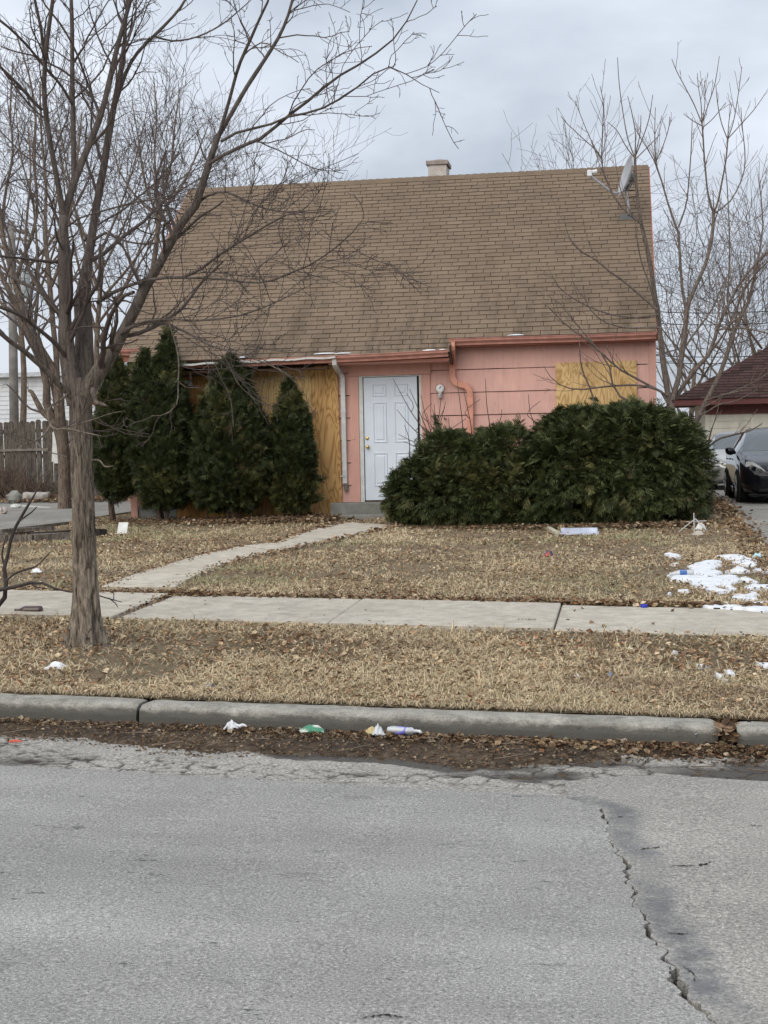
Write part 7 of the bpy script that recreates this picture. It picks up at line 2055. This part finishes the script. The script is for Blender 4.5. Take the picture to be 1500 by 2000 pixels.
grass('lawn_grass', 9000, 24.4, 34, .06, .006, 3, tuft=.08)
# long straw flopping over the kerb
r_ = np.random.default_rng(5)
m = 5200
x = r_.uniform(-4.8, 1.6, m); y = 8.05 + np.abs(r_.normal(0, .05, m))
a = -pi / 2 + r_.normal(0, .8, m); L = r_.uniform(.05, .13, m)
b = np.c_[x, y, zg(x, y) + .006]; d = np.c_[np.cos(a) * .8, np.sin(a) * .8, r_.uniform(.2, .7, m)]
s = np.c_[-np.sin(a), np.cos(a), 0 * a]
mid = b + d * (L * .5)[:, None]; tip = mid + np.c_[np.cos(a) * .9, np.sin(a) * .9, r_.uniform(-.5, .05, m)] * (L * .5)[:, None]
tip[:, 2] = np.maximum(tip[:, 2], zg(tip[:, 0], np.maximum(tip[:, 1], 8.0)) + .006)
V = np.stack([b - s * .0022, b + s * .0022, mid + s * .002, mid - s * .002, tip], 1).reshape(-1, 3)
q = np.arange(m)[:, None] * 5
C = np.repeat(np.array([.53, .425, .28]) * r_.uniform(.65, 1.3, m)[:, None], 5, 0)
tag(link('kerb_grass', npmesh('kerb_grass', V, [q + np.array([[0, 1, 2, 3]]), q + np.array([[3, 2, 4]])], col=C), M_GRASS), kind='stuff')

LC = np.array([(.30, .19, .11), (.21, .13, .078), (.39, .27, .16), (.50, .385, .25), (.14, .09, .06), (.34, .18, .095), (.58, .47, .33)])
LP = np.array([.22, .2, .2, .14, .12, .06, .06])
def leaves(name, x, y, z, size, seed, dark=1.0, curl=.5):
    r = np.random.default_rng(seed); m = len(x)
    sz = size * r.uniform(.45, 1.35, m)
    ya = r.uniform(0, 2 * pi, m)
    # random tilt: leaf frame (u along, v across, n)
    nrm = np.c_[r.normal(0, .45, m), r.normal(0, .45, m), np.ones(m)]; nrm /= np.linalg.norm(nrm, axis=1, keepdims=True)
    u = np.c_[np.cos(ya), np.sin(ya), 0 * ya]; u -= nrm * (u * nrm).sum(1, keepdims=True); u /= np.linalg.norm(u, axis=1, keepdims=True)
    v = np.cross(nrm, u)
    cu = r.uniform(.05, curl, m); wd_ = r.uniform(.28, .5, m)
    o = np.c_[x, y, z]
    def pt(a, b, c): return o + (u * a[:, None] + v * b[:, None] + nrm * c[:, None]) * sz[:, None]
    one = np.ones(m)
    V = np.stack([pt(-.5 * one, 0 * one, cu * .3), pt(-.1 * one, -wd_, cu * .75), pt(0 * one, 0 * one, -.02 * one), pt(-.05 * one, wd_, cu * .7), pt(.32 * one, -wd_ * .6, cu * .6), pt(.5 * one, 0.05 * one, cu * .9), pt(.3 * one, wd_ * .65, cu * .65)], 1).reshape(-1, 3)
    q = np.arange(m)[:, None] * 7
    F4 = np.vstack([q + np.array([[0, 1, 4, 2]]), q + np.array([[2, 4, 5, 6]]), q + np.array([[0, 2, 6, 3]])])
    c = LC[r.choice(len(LC), m, p=LP)] * r.uniform(.7, 1.25, m)[:, None] * dark
    return tag(link(name, npmesh(name, V, [F4], col=np.repeat(c, 7, 0)), M_LEAF), kind='stuff')
# lawn and parkway
x, y = frustum_pts(44000, 8.05, 24.6, rg)
den = .38 + 1.5 * fbm(x * .8, y * .8, 4, 111) + .55 * np.exp(-np.abs(y - 12.65) / .25) + .5 * np.exp(-np.abs(y - 22.3) / .9) + .25 * smooth(-1.5, -5, x) * (y < 11) + .15 * (y < 10.9)
ok = (rg.random(len(x)) < np.clip(den, .05, 1)) & clearz(x, y, .0)
x, y = x[ok], y[ok]
leaves('leaf_litter', x, y, zg(x, y) + rg.uniform(.012, .034, len(x)), .039, 61)
# chopped fine leaf bits
x, y = frustum_pts(52000, 8.05, 23.5, rg)
ok = (rg.random(len(x)) < np.clip(.5 + 1.4 * fbm(x * .9 + 4, y * .9, 4, 112), .05, 1)) & clearz(x, y, .0)
x, y = x[ok], y[ok]
leaves('leaf_bits', x, y, zg(x, y) + rg.uniform(.012, .035, len(x)), .026, 62)
# drifts: far sidewalk edge, walk edges, hedge foot, foot of the fence, garage side, kerb gap
def drift(pts, n, sx, seed, name, size=.06, dz=.02, dark=.85, path=True):
    r = np.random.default_rng(seed); pts = np.array(pts, float)
    t = r.random(n) * (len(pts) - 1); i = t.astype(int); f = (t - i)[:, None]
    p = pts[i] * (1 - f) + pts[np.minimum(i + 1, len(pts) - 1)] * f
    x = p[:, 0] + r.normal(0, sx, n); y = p[:, 1] + r.normal(0, sx, n)
    z = zg(x, y) + dz + np.abs(r.normal(0, .012, n))
    leaves(name, x, y, z, size, seed, dark)
drift([(-8, 12.52), (-5, 12.50), (-3, 12.50), (-1, 12.50), (1.3, 12.52)], 2600, .05, 63, 'leaf_drift', .05, .018, .8)
drift([tuple(p) for p in walkL], 700, .07, 64, 'leaf_drift', .05, .02, .8)
drift([tuple(p) for p in walkR], 600, .06, 65, 'leaf_drift', .05, .02)
drift([(-4.06, 10.95), (-4.06, 12.42)], 130, .035, 66, 'leaf_drift', .04, .022, .6)
drift([(-4.9, 12.45), (-4.2, 12.5), (-3.6, 12.5)], 500, .07, 67, 'leaf_drift', .05, .02, .75)
drift([(-2.9, 21.0), (-1.5, 20.85), (0, 20.9), (1.0, 21.0)], 2600, .16, 68, 'leaf_drift', .07, .03, .62)
drift([(-8.4, 22.5), (-7, 22.3), (-5.6, 22.3), (-4.8, 22.6)], 2600, .25, 69, 'leaf_drift', .07, .03, .62)
drift([(-16, 31.8), (-14.5, 32.2), (-12.8, 32.2), (-10.5, 32.0)], 3000, .55, 70, 'leaf_drift', .10, .06, .75)
drift([(1.55, 14), (1.62, 18), (1.65, 22), (1.6, 26), (1.5, 30)], 1500, .14, 71, 'leaf_drift', .07, .03, .75)
# gutter leaves
r_ = np.random.default_rng(72)
n = 5200
x = r_.uniform(-4.8, 1.7, n)
fr_ = np.clip(np.abs(r_.normal(0, .10, n)), 0, .5)
y = 7.78 - fr_ * np.interp(x, [-4, -2, -.8, 1], [.7, 1.0, 1.1, 1.2])
keep = r_.random(n) < np.interp(x, [-4.5, -2.6, -1.6, -.6, .6, 1.6], [.10, .12, .28, .42, .6, .65])
x, y = x[keep], y[keep]
leaves('gutter_leaves', x, y, zgut(x, y) + r_.uniform(.002, .014, len(x)), .036, 73, .6)
n = 12000
x = r_.uniform(-4.8, 1.7, n); y = r_.uniform(6.95, 7.79, n)
keep = (y > dirt_edge(x) + .02)
x, y = x[keep], y[keep]
leaves('gutter_bits', x, y, zgut(x, y) + r_.uniform(.006, .014, len(x)), .017, 74, .45)
# clump in the kerb gap
n = 130
x = r_.normal(.55, .035, n); y = r_.uniform(7.78, 8.1, n)
leaves('gap_leaves', x, y, zgut(x, np.minimum(y, 7.8)) + r_.uniform(.0, .10, n), .06, 75, .7)
# loose leaves on pavement and road
x = r_.uniform(-6, 1.4, 46); y = r_.uniform(SW0 + .05, SW1 - .05, 46)
leaves('pavement_leaves', x, y, zg(x, y) + .02, .045, 76, .5)
# twigs lying about
Pt = []
for k in range(110):
    x, y = frustum_pts(1, 8.1, 20, r_); x, y = x[0], y[0]
    if not clearz(np.array([x]), np.array([y]))[0]: continue
    a = r_.uniform(0, pi); L = r_.uniform(.08, .28)
    Pt.append([[x + cos(a) * L * t, y + sin(a) * L * t + .01 * sin(t * 5), float(zg(x, y)) + .035 + .01 * sin(t * 3)] for t in np.linspace(-.5, .5, 5)])
for k in range(26):
    x = r_.uniform(-4, 1.2); y = r_.uniform(7.3, 7.75); a = r_.normal(0, .5); L = r_.uniform(.06, .22)
    Pt.append([[x + cos(a) * L * t, y + sin(a) * L * t, float(zgut(x, y)) + .018 + .006 * sin(t * 4)] for t in np.linspace(-.5, .5, 5)])
Pt = np.array(Pt)
V, Q = tubes_batch(Pt, np.full(Pt.shape[:2], .0032), 4)
tag(link('ground_twigs', npmesh('ground_twigs', V, Q), simple('ground_twig', (0.17, 0.125, 0.09), .9)), kind='stuff')
# brush against the fence
Pt = []
for k in range(420):
    px = r_.uniform(-40, 90); base = P(px, 975, FYY - r_.uniform(.1, .8)); base[2] = .68
    h = r_.uniform(.4, 1.3) * np.interp(px, [-40, 30, 90], [1.1, 1, .4])
    dx, dy = r_.normal(0, .35), r_.normal(0, .15)
    Pt.append([[base[0] + dx * t + .08 * sin(5 * t + k), base[1] + dy * t, base[2] + h * (t - .35 * t * t * abs(r_.normal(0, 1)))] for t in np.linspace(0, 1, 7)])
Pt = np.array(Pt)
V, Q = tubes_batch(Pt, np.full(Pt.shape[:2], .008) * np.linspace(1, .6, 7)[None], 3)
tag(link('brush', npmesh('brush', V, Q), simple('brush_stems', (0.13, 0.09, 0.07), .9)), kind='stuff')
